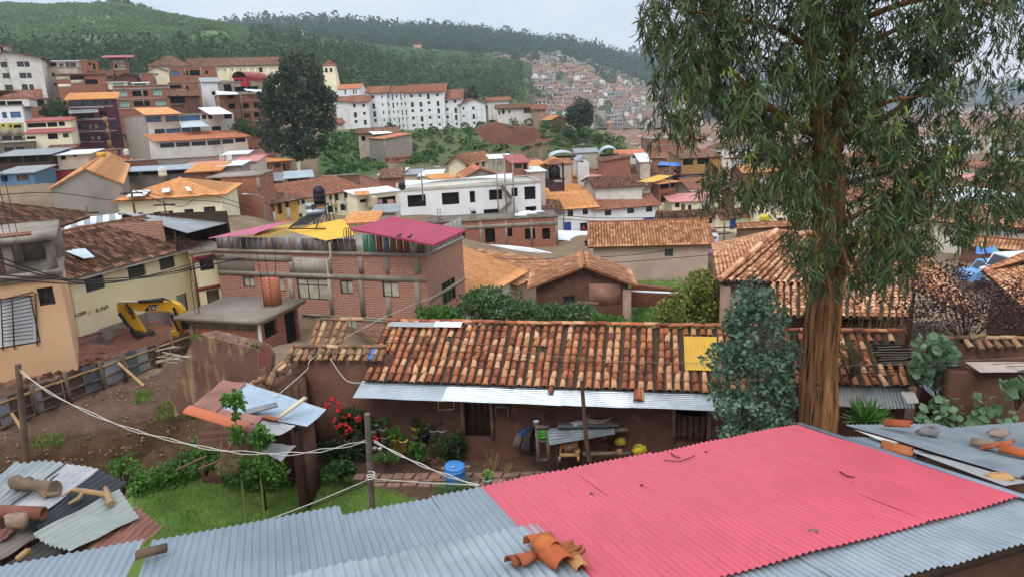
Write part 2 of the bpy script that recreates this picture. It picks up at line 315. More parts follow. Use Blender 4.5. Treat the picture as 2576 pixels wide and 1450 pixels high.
def B(label,fl,fr,bot,Y,depth,wall,roof=None,yaw=None,wins=(),lw=(),rw=(),name='house',cat='house',group=None,over=.35,base=5.,bands=None,cols=None,style='glass',sc_=1.,parapet=.0,dep=.2,bz=None,gnd=True,par=None,rmat2=None,bmat=None):
 """fl/fr: photo points of the facade's upper corners, bot: photo y below fl; Y: distance; roof=(kind,mat,height[,opt])"""
 b=Bld(); A=at(fl[0],fl[1],Y)
 if yaw is None: R_=onz(fr[0],fr[1],A[2]); U=nz(R_-A); L=nrm(R_-A)
 else:
  U=A_(cos(rdn(yaw)),sin(rdn(yaw)),0); lo,hi=.1,400.
  for _ in range(60):
   m=(lo+hi)/2; P_=A+U*m
   if (P_-CC)@CF>0.5 and pxy(P_)[0]<fr[0]: lo=m
   else: hi=m
  L=lo
 N=A_(U[1],-U[0],0); zt=A[2]; zb=onplane((fl[0],bot),A,N)[2] if bz is None else bz; h=zt-zb+base; O=A-Z*h
 if isinstance(depth,tuple):
  S0=A if depth[0]=='l' else A+U*L; tx=depth[1]; lo,hi=.3,60.
  for _ in range(50):
   m=(lo+hi)/2; xx=pxy(S0-N*m)[0]
   if (xx>tx) if depth[0]=='l' else (xx<tx): lo=m
   else: hi=m
  depth=lo
 b.A,b.U,b.N,b.L,b.zt,b.zb,b.h,b.O=A,U,N,L,zt,zb,h,O; Bk=-N; b.D=depth
 loc=A+U*L/2+Bk*depth/2; loc[2]=zb
 b.t=par or thing(name,loc,label,cat,group)
 if gnd:
  for p in (A,A+U*L,A+Bk*depth,A+U*L+Bk*depth): g((p[0],p[1],zb-.25))
 def loc_rect(r,O_,U_,N_):
  x0,y0,x1,y1=r[:4]; if_=lambda p:onplane(p,O_,N_)-O_
  ua=if_((x0,(y0+y1)/2))@U_; ub=if_((x1,(y0+y1)/2))@U_; va=if_(((x0+x1)/2,y1))[2]; vb=if_(((x0+x1)/2,y0))[2]
  return (min(ua,ub),min(va,vb),max(ua,ub),max(va,vb))
 b.F=[]
 mb=MB()
 faces={'F':(O,U,N,L,wins),'R':(O+U*L,Bk,U,depth,rw),'L':(O+Bk*depth,N,-U,depth,lw)}
 b.rects={}
 todo=[]
 for k,(o,u,n,w,ws) in faces.items():
  rr=[]
  for r in ws:
   st=r[4] if len(r)>4 else style
   if r[0]=='f':   # fractions: ('f',u0,v0,u1,v1,style), v measured in metres from the ground line
    a,b0,c,d=r[1]*w,r[2]+base,r[3]*w,r[4]+base; st=r[5] if len(r)>5 else style
   else: a,b0,c,d=loc_rect(r,o,u,n)
   a,b0,c,d=max(a,.04),max(b0,.04),min(c,w-.04),min(d,h-.04)
   if c-a>.15 and d-b0>.15: rr.append((a,b0,c,d)); (b.F.append((a,b0,c,d)) if k=='F' else None); todo.append((o,u,n,(a,b0,c,d),st))
  wall_face(mb,o,u,w,h,n,rr,dep,{'F':0,'R':3.1,'L':7.3}[k])
 o=O+U*L+Bk*depth; wall_face(mb,o,-U,L,h,Bk,(),dep)
 rk=roof[0] if roof else 'flat'; rh=roof[2] if roof and len(roof)>2 else 0
 f0,f1,k0,k1=A,A+U*L,A+Bk*depth,A+U*L+Bk*depth
 X=lambda u_,w_,z_:A+U*u_+Bk*w_+Z*z_
 if isinstance(rh,str):
  o3=roof[3] if len(roof)>3 else .5; ty=float(rh[1:]); qx={'front':(L*o3,0),'shed':(L/2,depth),'gable':(L/2,depth*o3)}.get(rk,(L/2,depth/2)); lo,hi=.25,9.
  for _ in range(40):
   m=(lo+hi)/2
   if pxy(X(*qx,m))[1]>ty: lo=m
   else: hi=m
  rh=lo
 rp=[];ov=over
 b.rh=rh
 if rk=='gable':
  rwf=roof[3] if len(roof)>3 else .5; rd=depth*rwf
  mb.poly([f0,k0,X(0,rd,rh)],[(0,0),(depth,0),(rd,rh)]); mb.poly([f1,X(L,rd,rh),k1],[(0,0),(rd,rh),(depth,0)])
  s1=rh/rd; s2=rh/(depth-rd)
  rp=[([X(-ov,-ov,-ov*s1),X(L+ov,-ov,-ov*s1),X(L+ov,rd,rh),X(-ov,rd,rh)],U),([X(-ov,rd,rh),X(L+ov,rd,rh),X(L+ov,depth+ov,-ov*s2),X(-ov,depth+ov,-ov*s2)],U)]; ridge=(X(-ov,rd,rh),X(L+ov,rd,rh))
 elif rk=='front':
  rd=L*(roof[3] if len(roof)>3 else .5); mb.poly([f0,f1,X(rd,0,rh)],[(0,0),(L,0),(rd,rh)]); mb.poly([k0,X(rd,depth,rh),k1]); s1=rh/rd; s2=rh/(L-rd)
  rp=[([X(-ov,-ov,-ov*s1),X(rd,-ov,rh),X(rd,depth+ov,rh),X(-ov,depth+ov,-ov*s1)],Bk),([X(rd,-ov,rh),X(L+ov,-ov,-ov*s2),X(L+ov,depth+ov,-ov*s2),X(rd,depth+ov,rh)],Bk)]; ridge=(X(rd,-ov,rh),X(rd,depth+ov,rh))
 elif rk=='hip':
  ins=roof[3] if len(roof)>3 else min(L,depth)/2; rd=depth/2; s1=rh/rd; si=rh/max(ins,.1); ins=min(ins,L/2-.01)
  a,c,d,e=X(-ov,-ov,-ov*s1),X(L+ov,-ov,-ov*s1),X(L+ov,depth+ov,-ov*s1),X(-ov,depth+ov,-ov*s1); r0,r1=X(ins,rd,rh),X(L-ins,rd,rh)
  rp=[([a,c,r1,r0],U),([c,d,r1],Bk),([d,e,r0,r1],U),([e,a,r0],Bk)]; ridge=(r0,r1)
 elif rk=='shed':
  s1=rh/depth; mb.poly([f0,k0,X(0,depth,rh)] if rh>0 else [f0,X(0,depth,rh),k0]); mb.poly([f1,k1,X(L,depth,rh)]); mb.poly([k0,k1,X(L,depth,rh),X(0,depth,rh)])
  rp=[([X(-ov,-ov,-ov*s1),X(L+ov,-ov,-ov*s1),X(L+ov,depth+ov,rh+ov*s1),X(-ov,depth+ov,rh+ov*s1)],U)]; ridge=None
 elif rk=='side':  # slope along the facade, rh = rise from left to right end
  z0,z1_=(0,rh) if rh>0 else (-rh,0); mb.poly([f0,f1,X(L,0,z1_),X(0,0,z0)],[(0,0),(L,0),(L,z1_),(0,z0)]); mb.poly([k0,X(0,depth,z0),X(L,depth,z1_),k1]); mb.poly([f1,k1,X(L,depth,z1_),X(L,0,z1_)]); mb.poly([f0,X(0,0,z0),X(0,depth,z0),k0]); s1=(z1_-z0)/L
  rp=[([X(-ov,-ov,z0-ov*s1),X(L+ov,-ov,z1_+ov*s1),X(L+ov,depth+ov,z1_+ov*s1),X(-ov,depth+ov,z0-ov*s1)],Bk)]; ridge=None
 else: ridge=None
 b.wall=mb.build('wall',wall,b.t)
 if rk=='flat':
  s_=MB(); hh=.16; s_.box(X(-.12,-.12,0),U*(L+.24),Bk*(depth+.24),Z*hh)
  if parapet:
   for p,e,w_ in ((X(0,0,hh),U*L,Bk*.15),(X(0,depth-.15,hh),U*L,Bk*.15),(X(0,.15,hh),Bk*(depth-.3),U*.15),(X(L-.15,.15,hh),Bk*(depth-.3),U*.15)): s_.box(p,e,w_,Z*parapet)
  b.roof=s_.build('roof',roof[1] if roof and len(roof)>1 and roof[1] else mCON,b.t)
 elif rk=='arch':
  m_,per,amp,_,_=RF[roof[1]]; s_=MB(); n_=14;
  for i in range(n_):
   a0,a1=PI*i/n_,PI*(i+1)/n_; p=lambda a_,w_:X(L/2-(L/2+.1)*cos(a_),w_,rh*sin(a_))
   s_.quad(p(a0,-ov),p(a1,-ov),p(a1,depth+ov),p(a0,depth+ov));
  b.roof=s_.build('roof',m_,b.t,True)
 else:
  m_,per,amp,crs,ti=RF[roof[1]]; per*=sc_; crs*=sc_; amp*=sc_; s_=MB()
  for pl,ud in rp: roof_patch(s_,[p+Z*.05 for p in pl],ud,per,amp,crs,.03*sc_,.08,4 if Y<120 else 3,bool(ti))
  b.roof=s_.build('roof',rmat2 or m_,b.t)
  if ridge is not None and ti:
   c_=MB(); n_=max(2,int(nrm(ridge[1]-ridge[0])/.45)); e=(ridge[1]-ridge[0])/n_
   for i in range(n_): c_.tube([ridge[0]+e*i+Z*(.08+.02*(i%2)),ridge[0]+e*(i+1.05)+Z*.08],.13*max(1,sc_*.8),6)
   c_.build('ridge_cap',rmat2 or m_,b.roof)
 for o,u,n,rc,st in todo: window(b.t,o,u,n,rc,st,dep)
 if bands or cols:
  c_=MB(); th=.03
  def put(o,u,n,w):
   for z_,hh in (bands or ()): c_.box(o+Z*(base+z_)-u*.0+n*.0,u*w,n*th,Z*hh)
   if cols:
    k=cols if isinstance(cols,int) else max(2,int(round(w/cols))+1)
    for i in range(k):
     x=i*(w-.28)/(k-1);
     if bands:
      zz=[0]+[z_+hh for z_,hh in bands]; ze=[z_ for z_,hh in bands]+[h-base-.01]
      for za,zb_ in zip(zz,ze):
       if zb_-za>.1 and not any(rc[0]-.05<x+.28 and rc[2]+.05>x and rc[1]-base<zb_ and rc[3]-base>za and np.allclose(oo,o) for oo,_,_,rc,_ in todo): c_.box(o+u*x+Z*(base+za),u*.28,n*(th-.006),Z*(zb_-za))
     else: c_.box(o+u*x+Z*base,u*.28,n*th,Z*(h-base-.02))
  put(O,U,N,L); put(O+U*L,Bk,U,depth); put(O+Bk*depth,N,-U,depth)
  if c_.n: b.frame=c_.build('concrete_frame',bmat or mCON,b.t)
 b.X=X; b.lr=lambda r:loc_rect(r,O,U,N); b.pt=lambda p,off=0:onplane(p,A+N*off,N)
 return b
def BT(c,r,label,flx,fly,frx,fry,bot,Y,depth,wall,roof=None,wins=(),lw=(),rw=(),**k):
 T=lambda x,y:t(c,r,x,y)
 cv=lambda ws:[w if w[0]=='f' else (*T(w[0],w[1]),*T(w[2],w[3]),*w[4:]) for w in ws]
 if isinstance(depth,tuple): depth=(depth[0],T(depth[1],0)[0])
 if roof and len(roof)>2 and isinstance(roof[2],str): roof=(*roof[:2],'v%f'%T(0,float(roof[2][1:]))[1],*roof[3:])
 b=B(label,T(flx,fly),T(frx,fry),T(flx,bot)[1],Y,depth,wall,roof,wins=cv(wins),lw=cv(lw),rw=cv(rw),**k); b.c,b.r=c,r
 return b
def patch(b,rect,mat,name='wall_panel',off=.03,tile=True):
 r=(*t(b.c,b.r,rect[0],rect[1]),*t(b.c,b.r,rect[2],rect[3])) if tile else rect
 a=b.lr(r); a=(max(a[0],0),max(a[1],.1),min(a[2],b.L),min(a[3],b.h-.02)); m=MB(); hs=[]
 for w in b.F:
  x=(max(w[0],a[0])-a[0],max(w[1],a[1])-a[1],min(w[2],a[2])-a[0],min(w[3],a[3])-a[1])
  if x[2]-x[0]>.05 and x[3]-x[1]>.05: hs.append(x)
 O=b.O+b.U*a[0]+Z*a[1]+b.N*off
 w_,h_=a[2]-a[0],a[3]-a[1]; us=sorted({0,w_,*[v for x in hs for v in (x[0],x[2])]}); vs=sorted({0,h_,*[v for x in hs for v in (x[1],x[3])]})
 for i in range(len(us)-1):
  for j in range(len(vs)-1):
   cu,cv=(us[i]+us[i+1])/2,(vs[j]+vs[j+1])/2
   if not any(x[0]<cu<x[2] and x[1]<cv<x[3] for x in hs): m.box(O+b.U*us[i]+Z*vs[j],b.U*(us[i+1]-us[i]),Z*(vs[j+1]-vs[j]),-b.N*(off-.002))
 return m.build(name,mat,b.t) if m.n else None
def px_sheet(par,name,pts,mat,period=.2,amp=.015,thick=.03,wall=None,nper=4):
 """roof sheet through four photo points (x,y,Y): eave-left, eave-right, back-right, back-left"""
 P=[at(*p) for p in pts]; m=MB(); m.sheet(*P,period=period,amp=amp,nper=nper,nv=4); D=[p-Z*thick for p in P]; m.poly(D[::-1])
 for i in range(4): j=(i+1)%4; m.poly([P[i],P[j],D[j],D[i]])
 return m.build(name,mat,par)
def tp(c,r,x,y,Y): return (*t(c,r,x,y),Y)
# ---------------------------------------------------------------- left hillside
mBUR=M('burgundy_plaster','#5a2a38','#4a2230',.8,.8,0,.1); mOCB=M('ochre_strip','#b08a52','#9a7744',1); mPALE=M('pale_grey_plaster','#c6b8a8','#b09f8f',.7,.9,0,.3,18,.2,'#8d7c6c',.4,.58,1); mLIM=M('lime_plaster','#c9c06a','#b5ad58',.7); mGRN=M('green_plaster','#8f9a64','#7e8a56',.7,.85,0,.2); mREDW=FLAT('red_paint','#a8303a',.6)
mBRN=M('brown_mud_wall','#7b5c4c','#64483b',.8,.95,0,.6,8,.1,'#8c6c5a',.6,.6)
h=BT(0,0,'white three storey house with a gable roof above a bare brick base',-170,585,405,592,1110,170,14,mW2,('front','dark','y520',.42),[(5,625,75,680),(170,620,240,675),(246,620,297,675),(28,738,100,792),(195,735,265,790),(272,735,318,788),(50,855,130,912),(218,850,280,905),(295,850,342,905)],yaw=24,**HH,over=.8)
patch(h,(-170,905,440,1110),mBRKF,'brick_base')
for x in (0,60,160,220,295,330): patch(h,(x,905,x+8,1110),mCON,'column',.06)
BT(0,0,'small brick rooftop cabin above the white gabled house',-60,470,75,468,560,178,5,mCON,('flat',mRED),[(5,475,30,520,'hole')],yaw=24,name='rooftop_cabin',cat='cabin')
h=BT(0,0,'pale concrete house with a glazed top floor and a yellow fascia',400,685,772,685,1000,180,10,mPALE,None,[(520,735,555,775),(405,735,430,768),(540,840,570,862,'hole'),(420,790,465,830,'hole')],yaw=24,**HH)
BT(0,0,'upper storey with a yellow fascia and grey windows on the pale concrete house',480,618,772,605,690,183,7,mPALE,('shed','white',.6),[(500,632,570,670,'hole'),(592,640,640,672),(660,632,700,680),(705,632,765,680)],yaw=24,**HH,base=.3,gnd=False)
BT(0,0,'raw brick house shell beside the red capped brick tower',785,612,975,625,740,198,8,mBRKF,None,[(885,630,915,660,'hole'),(935,640,960,700,'hole')],yaw=24,**HH)
h=BT(0,0,'brick stair tower with a red metal canopy on top',1095,578,1268,585,730,205,8,mBRKF,('shed','redm',1.0),[('f',.25,1,.4,2,'hole')],yaw=24,name='brick_tower',cat='tower',over=1.8); patch(h,(1140,600,1262,712),mPALE,'plaster_panel')
BT(0,0,'old house with a dark tiled roof below the brick stair tower',885,772,1130,778,840,188,10,mBRN,('gable','dark','y715'),yaw=24,**HH)
BT(0,0,'brown gabled house with dark tiles left of the church',1165,778,1375,800,850,184,12,mBRN,('front','dark','y737'),yaw=24,**HH,over=.5)
h=BT(0,0,'long cream church nave with a wide clay tiled roof',1890,668,2810,664,900,235,15,mCREAM,('gable','tile','y584'),[(2185,700,2196,716,'hole'),(2257,700,2268,716,'hole'),(2335,698,2346,714,'hole'),(2412,698,2423,714,'hole'),(2605,680,2640,730,'door')],yaw=18,name='church',cat='church',over=.7)
for x in (2165,2300,2365,2500,2570,2700): patch(h,(x,690,x+16,880),mCREAM,'buttress',.5)
BT(0,0,'cream chapel with a hipped clay tiled roof adjoining the church nave',1490,662,1890,640,800,228,16,mCREAM,('hip','tile','y565',5),yaw=18,name='chapel',cat='chapel',over=.8)
BT(0,0,'small cream gabled house in front of the chapel',1478,722,1692,705,850,215,8,mCREAM,('front','tile','y677',.4),[(1570,740,1590,760,'hole')],yaw=24,**HH,over=.4)
h=BT(0,0,'unfinished brick house with a blue glazed bay below the church',1690,680,2175,668,810,202,9,mBRKF,None,[(1720,712,1800,768,'blue'),(1845,715,1895,760,'hole'),(1910,706,2010,762,'hole'),(2065,712,2092,748,'hole')],yaw=24,**HH,cols=4.)
BT(0,0,'plain brick cube house left of the blue glazed brick house',1400,745,1555,745,850,196,8,mBRKF,None,[],yaw=24,**HH,cols=3.)
h=BT(0,0,'long low brick terrace with cream panels and washing hung on a balcony',565,762,1045,800,1000,173,9,mBRKF,('shed','dark',.8),[(705,765,850,803,'hole'),(855,800,982,850,'hole')],yaw=24,**HH); patch(h,(565,762,702,803),mCREAM); patch(h,(580,850,715,880),mCREAM); patch(h,(715,808,830,850),mPALE)
h=BT(0,0,'low white rooftop room with green striped shutters above the curtained brick house',1080,832,1270,820,880,172,5,mCREAM,('shed','white',.3),[(1140,835,1245,865,'green')],yaw=24,name='rooftop_room',cat='house',base=.5,gnd=False)
BT(0,0,'flat white rooftop shelter beside the low white rooftop room',1330,838,1490,832,870,171,4,mW2,('shed','white',.3),[(1350,842,1470,862,'glass')],yaw=24,name='rooftop_room',cat='house',base=.5,gnd=False)
h=BT(0,0,'two storey brick house with pale green curtains in square windows',1130,872,1700,830,1130,165,10,mBRKF,None,[(1185,915,1282,975,'green'),(1330,915,1488,970,'hole'),(1537,905,1632,965,'green'),(1205,1022,1305,1080,'green'),(1345,1018,1508,1070,'hole'),(1557,1015,1675,1068,'green')],yaw=24,**HH,cols=7.)
for y in (888,990,1085): patch(h,(1130,y,1700,y+14),mCON,'floor_beam',.05)
BT(0,0,'brick storey with slanted openings behind a tiled mud house',1690,838,2003,822,960,172,8,mBRKF,None,[(1692,858,1825,902,'hole'),(1870,870,1900,930,'hole')],yaw=24,**HH,cols=3.5)
BT(0,0,'mud house with a patched tile roof and a dark wooden gallery',1700,968,1872,965,1110,158,7,mBRN,('gable','tile','y902'),[(1712,975,1862,1042,'hole'),(1730,1060,1850,1100,'wdoor')],yaw=24,**HH)
BT(0,0,'brown walled house with a tile roof beside the wooden gallery house',1882,968,2000,962,1100,159,7,M('dark_red_plaster','#6b4a44','#5a3c38',.8),('gable','tile','y910'),yaw=24,**HH)
BT(0,0,'tall blank white house with a grey sheet roof',2030,828,2205,828,1010,166,8,mWHITE,('shed','rzinc',1.3),[(2130,920,2166,960,'hole')],yaw=24,**HH)
h=BT(0,0,'bright red rooftop cabin with an arched red roof',2343,788,2475,785,872,160,8,mREDW,('arch','redm',1.3),[(2362,802,2400,825,'glass'),(2408,800,2445,823,'glass')],yaw=-14,name='rooftop_cabin',cat='cabin',base=.1,gnd=False,over=.2)
h=BT(0,0,'brick apartment house with white sheet canopies beside the dark tall trees',2185,965,2650,960,1260,150,11,mBRKF,None,[(2290,950,2350,990,'hole'),(2300,1045,2365,1095,'hole'),(2420,1040,2505,1090,'hole'),(2555,1035,2605,1085,'hole'),(2430,1140,2520,1190,'door'),(2555,1130,2610,1180,'hole')],yaw=24,name='apartment_house',cols=4.5)
for y in (1010,1110,1220): patch(h,(2185,y,2650,y+12),mCON,'floor_beam',.05)
px_sheet(h.t,'canopy',[tp(0,0,2185,955,147),tp(0,0,2395,950,147),tp(0,0,2385,930,152),tp(0,0,2168,915,152)],mWSH); px_sheet(h.t,'canopy',[tp(0,0,2470,910,147),tp(1,0,80,940,147),tp(1,0,70,905,152),tp(0,0,2450,895,152)],mWSH)
BT(0,0,'dark concrete frame storey under the red rooftop cabin',2215,835,2640,830,965,158,9,mCON,None,[(2250,850,2330,930,'hole'),(2360,875,2475,925,'hole'),(2490,870,2600,930,'hole')],yaw=24,**HH)
h=BT(0,0,'dark burgundy hotel with white dotted bands and an orange roof',690,1005,1140,992,1490,140,9,mBUR,('shed','orange','y940'),[(696,1012,826,1068),(834,1010,950,1066),(958,1006,1060,1062),(1066,1003,1136,1058),(778,1148,850,1186,'hole'),(862,1142,950,1182,'hole'),(1000,1122,1078,1172,'hole'),(786,1246,880,1300),(892,1252,928,1300,'curtain'),(950,1248,985,1298,'curtain'),(992,1240,1075,1298),(1110,1226,1180,1286),(810,1360,900,1422),(916,1372,946,1412,'curtain'),(977,1368,1010,1408,'curtain'),(1020,1350,1100,1412),(1130,1344,1205,1402)],yaw=24,name='hotel',cat='hotel',over=.8)
patch(h,(735,1185,790,1490),mOCB,'ochre_pilaster'); patch(h,(1060,1175,1104,1490),mOCB,'ochre_pilaster')
for y in (1082,1192,1312,1425):
 for k in range(16): patch(h,(798+k*16,y,806+k*16,y+6),mWHITE,'white_dentil',.08)
patch(h,(690,1072,1140,1079),mW2,'white_band',.06); patch(h,(760,1202,1165,1207),mW2,'white_band',.06); patch(h,(780,1322,1185,1327),mW2,'white_band',.06)
px_sheet(h.t,'awning',[tp(0,0,690,1145,137.5),tp(0,0,990,1130,137.5),tp(0,0,985,1098,139.8),tp(0,0,690,1108,139.8)],mGREYR)
h=BT(0,0,'white four storey house with blue glazing and a bare concrete flank',1465,1168,2345,1142,1590,132,('l',1240),mW2,('flat',),[(1470,1172,1620,1230,'blue'),(1665,1166,1800,1226,'blue'),(1806,1162,2015,1216,'blue'),(2030,1157,2076,1202),(2092,1155,2136,1200),(2255,1150,2335,1196),(1555,1300,1660,1350),(1668,1296,1815,1342,'blue'),(1828,1286,1922,1335,'blue'),(1928,1281,2020,1330),(2130,1272,2225,1316),(2290,1264,2306,1281,'hole')],yaw=40,name='apartment_house',over=.5)
patch(h,(1465,1168,1480,1590),mCON,'corner_column',.05)
m=MB(); o=h.X(-.04,0,-h.h+.0); wall_face(m,h.A-h.N*h.D-h.U*.06-Z*h.h,h.N,h.D,h.h,-h.U); m.build('concrete_flank',BRICK('pale_block','#b3a99c','#a39a8d','#8b8278',.5,.25,.012,'#82786c',.58),h.t)
px_sheet(h.t,'orange_roof',[tp(0,0,1455,1160,130.5),tp(0,0,1835,1145,134),tp(0,0,1690,1080,142),tp(0,0,1345,1090,139)],mORG,.25,.02); px_sheet(h.t,'white_roof',[tp(0,0,2110,1155,134),tp(0,0,2345,1145,138),tp(0,0,2205,1075,145),tp(0,0,1990,1085,142)],mWSH)
px_sheet(h.t,'glass_canopy',[tp(0,0,1825,1285,131.5),tp(0,0,2115,1270,134),tp(0,0,2020,1215,137),tp(0,0,1800,1220,134.5)],mTRANS)
h=BT(0,0,'lower white wing with a long orange roof and a row of dark windows',1575,1425,2485,1372,1600,126,6,mW2,('shed','coral','y1338'),[(1610,1440,1755,1488),(1770,1432,1910,1478),(1925,1424,2070,1468),(2085,1416,2220,1460),(2235,1404,2348,1448),(2365,1390,2470,1432)],yaw=38,name='apartment_house',over=.5)
h=BT(0,0,'white and yellow house with blue windows under an arched red roof',-120,1075,218,1072,1520,135,9,mWHITE,None,[(22,1130,70,1190,'blue'),(105,1126,210,1186,'blue'),(20,1254,45,1278,'hole'),(95,1256,120,1286,'hole'),(135,1256,216,1290,'hole'),(20,1372,120,1416),(135,1370,225,1412)],yaw=24,**HH); patch(h,(-120,1240,240,1303),mLIM); patch(h,(-120,1303,260,1520),mCON,'concrete_base')
BT(0,0,'open top storey with an arched red roof on the white and yellow house',-120,1012,285,1012,1080,136,9,mW2,('arch','redm',1.6),[(-100,1018,60,1072,'hole'),(70,1018,225,1072,'hole')],yaw=24,name='rooftop_room',base=.1,gnd=False)
h=BT(0,0,'brick and concrete frame house below the white gabled house',232,1000,456,1000,1230,150,8,mBRKF,None,[(335,1006,445,1070,'hole'),(265,1010,305,1070,'hole'),(390,1112,430,1156,'hole')],yaw=24,**HH,cols=3.)
h=BT(0,0,'cream balcony house with a long red roof and dark openings',265,1226,706,1214,1330,128,9,mCREAM,('shed','redm','y1183'),[(275,1240,465,1284,'hole'),(476,1232,575,1278,'hole'),(590,1226,652,1270,'hole')],yaw=24,**HH)
h=BT(0,0,'small cream house with a red awning below the red roofed balcony house',255,1345,712,1302,1480,122,7,mCREAM,('shed','redm','y1295'),[(265,1374,360,1402,'hole'),(480,1346,582,1402,'hole'),(632,1344,690,1386)],yaw=24,**HH)
BT(0,1,'grey concrete block house with strip windows at the far left',-80,0,330,-10,130,118,8,mCOND,None,[(45,32,135,78),(160,28,250,72),(330,20,370,60)],yaw=24,**HH)
BT(0,1,'low brick house with an old brown tile roof',445,80,715,70,140,112,7,mBRKF,('gable','tile','y18'),yaw=12,**TH,over=.4)
h=BT(0,1,'pale hut with a white sheet roof in front of a brick yard wall',568,112,885,100,185,106,5,mPALE,('shed','white','y62'),[(610,118,660,160,'hole'),(735,110,775,128)],yaw=10,name='hut',cat='hut',over=.5)
h=BT(0,1,'plain brick yard wall with a blue door below the burgundy hotel',870,72,1285,35,175,116,.5,mBRKF,None,[(1180,38,1215,118,'bdoor')],yaw=8,name='yard_wall',cat='wall')
h=BT(0,1,'long dark open shed with a row of posts',-60,130,500,98,215,104,6,mWOODD,('shed','rzinc',.6),[('f',.02,.2,.22,2.2,'hole'),('f',.26,.2,.48,2.2,'hole'),('f',.52,.2,.74,2.2,'hole'),('f',.78,.2,.97,2.2,'hole')],yaw=6,name='shed',cat='shed')
h=BT(0,1,'long red metal fence wall with a sloping top',-40,300,755,180,345,98,.3,mREDW,None,[],name='red_fence',cat='fence',yaw=10)
h=BT(0,1,'blue and brick sheds below the long red fence',-40,305,335,285,400,92,6,FLAT('faded_blue_paint','#5d84a0',.7),('shed','rzinc',.5),[(10,320,80,380,'hole'),(170,315,290,370,'wdoor')],yaw=8,name='shed',cat='shed')
h=BT(0,1,'orange roofed house with a big grey cement gable wall and a green front',515,445,1215,300,655,70,('l',40),M('rough_cement','#a29a90','#857d74',.5,.9,0,.8,10,.2,'#746b62',.5,.56),('front','orange','y250',.52),[],[(70,575,170,610,'hole'),(345,575,420,640,'hole'),(230,580,250,620,'hole')],yaw=26,**TH,over=.25)
m=MB(); wall_face(m,h.A-h.N*h.D-h.U*.05-Z*3.0,h.N,h.D-.4,3.0,-h.U); m.build('green_front',mGRN,h.t)
for k,(u,w) in enumerate(((1.2,3),(2.2,6),(1.6,2.2),(3.3,4.2))):
 m=MB(); s1=h.rh/(h.L*.52); O=h.X(u,h.D-w-2 if h.D>9 else w*.8,u*s1+.16); m.box(O,-h.N*1.7,(h.U+Z*s1)*.8,Z*.03); m.build('skylight',mTRANS,h.roof)
m=MB(); s1=h.rh/(h.L*.52); O=h.X(h.L*.44,h.D*.5,h.L*.44*s1+.3); m.box(O,-h.N*2.2,h.U*1.1,Z*.5); m.build('yellow_dormer',mYSH,h.roof)
h=BT(0,1,'pale yellow house with a bright orange hipped roof and three pink ridge caps',1180,563,2222,497,790,70,11,mCREAM,('hip','orange','y348',4.6),[(1542,685,1620,728,'hole'),(1695,670,1740,697,'hole'),(1855,655,1950,735),(2050,630,2170,712),(1380,690,1440,710,'hole')],**TH,over=.6)
for r_ in h.roof.children: r_.data.materials[0]=mPINKS
px_sheet(h.t,'white_skylight',[tp(0,1,1265,530,69.2),tp(0,1,1455,520,69.4),tp(0,1,1515,462,72.2),tp(0,1,1335,470,72)],mWSH); px_sheet(h.t,'white_skylight',[tp(0,1,1625,488,70.5),tp(0,1,1705,480,70.5),tp(0,1,1708,440,72.3),tp(0,1,1640,446,72.3)],mWSH); px_sheet(h.t,'white_skylight',[tp(0,1,1885,472,71),tp(0,1,1930,468,71),tp(0,1,1900,430,73),tp(0,1,1858,434,73)],mWSH)
h=BT(0,1,'open hall with a curved zinc roof behind the orange hipped house',1165,285,1905,268,350,100,11,mCOND,('gable','zinc','y222',.6),[('f',.05,.3,.3,2.4,'hole'),('f',.35,.3,.62,2.4,'hole'),('f',.66,.3,.95,2.4,'hole')],yaw=4,name='hall',cat='hall',over=.6)
BT(0,1,'brick house with a faded orange lean to roof',1895,285,2190,258,380,94,7,mBRKF,('shed','orange','y195'),[(2110,262,2150,300,'hole')],yaw=10,**TH,over=.5)
BT(0,1,'grey block house with a tiny white roof room',2195,225,2420,215,330,98,6,mBLK,('shed','white','y188'),[(2215,290,2240,320,'hole')],yaw=8,**TH,over=.3)
BT(0,1,'low house with a faded pink sheet roof',1850,215,2240,185,260,108,9,mPALE,('shed','pink','y152'),yaw=8,**TH); BT(0,1,'second faded pink sheet roof beside a white water tank',2350,185,2575,165,250,106,8,mPALE,('shed','pink','y118'),yaw=8,**TH)
BT(0,1,'grey block garden wall with concrete posts below the white four storey house',1575,160,2190,70,215,112,.4,mBLK,None,[],name='yard_wall',cat='wall',yaw=12,cols=5.)
BT(0,1,'brown mud boundary wall behind the curved zinc roof',780,200,1570,140,240,108,.5,mBRN,None,[],name='yard_wall',cat='wall',yaw=8)
BT(0,1,'brick and block house behind the orange hipped roof',2085,350,2600,330,500,84,8,mBRKF,None,[('f',.1,1,.25,2,'hole')],yaw=6,**TH,cols=4.);
BT(0,1,'grey shed with a white roof sheet near the lean to houses',2250,110,2480,85,200,112,5,mPALE,('shed','white','y72'),yaw=10,name='shed',cat='shed')
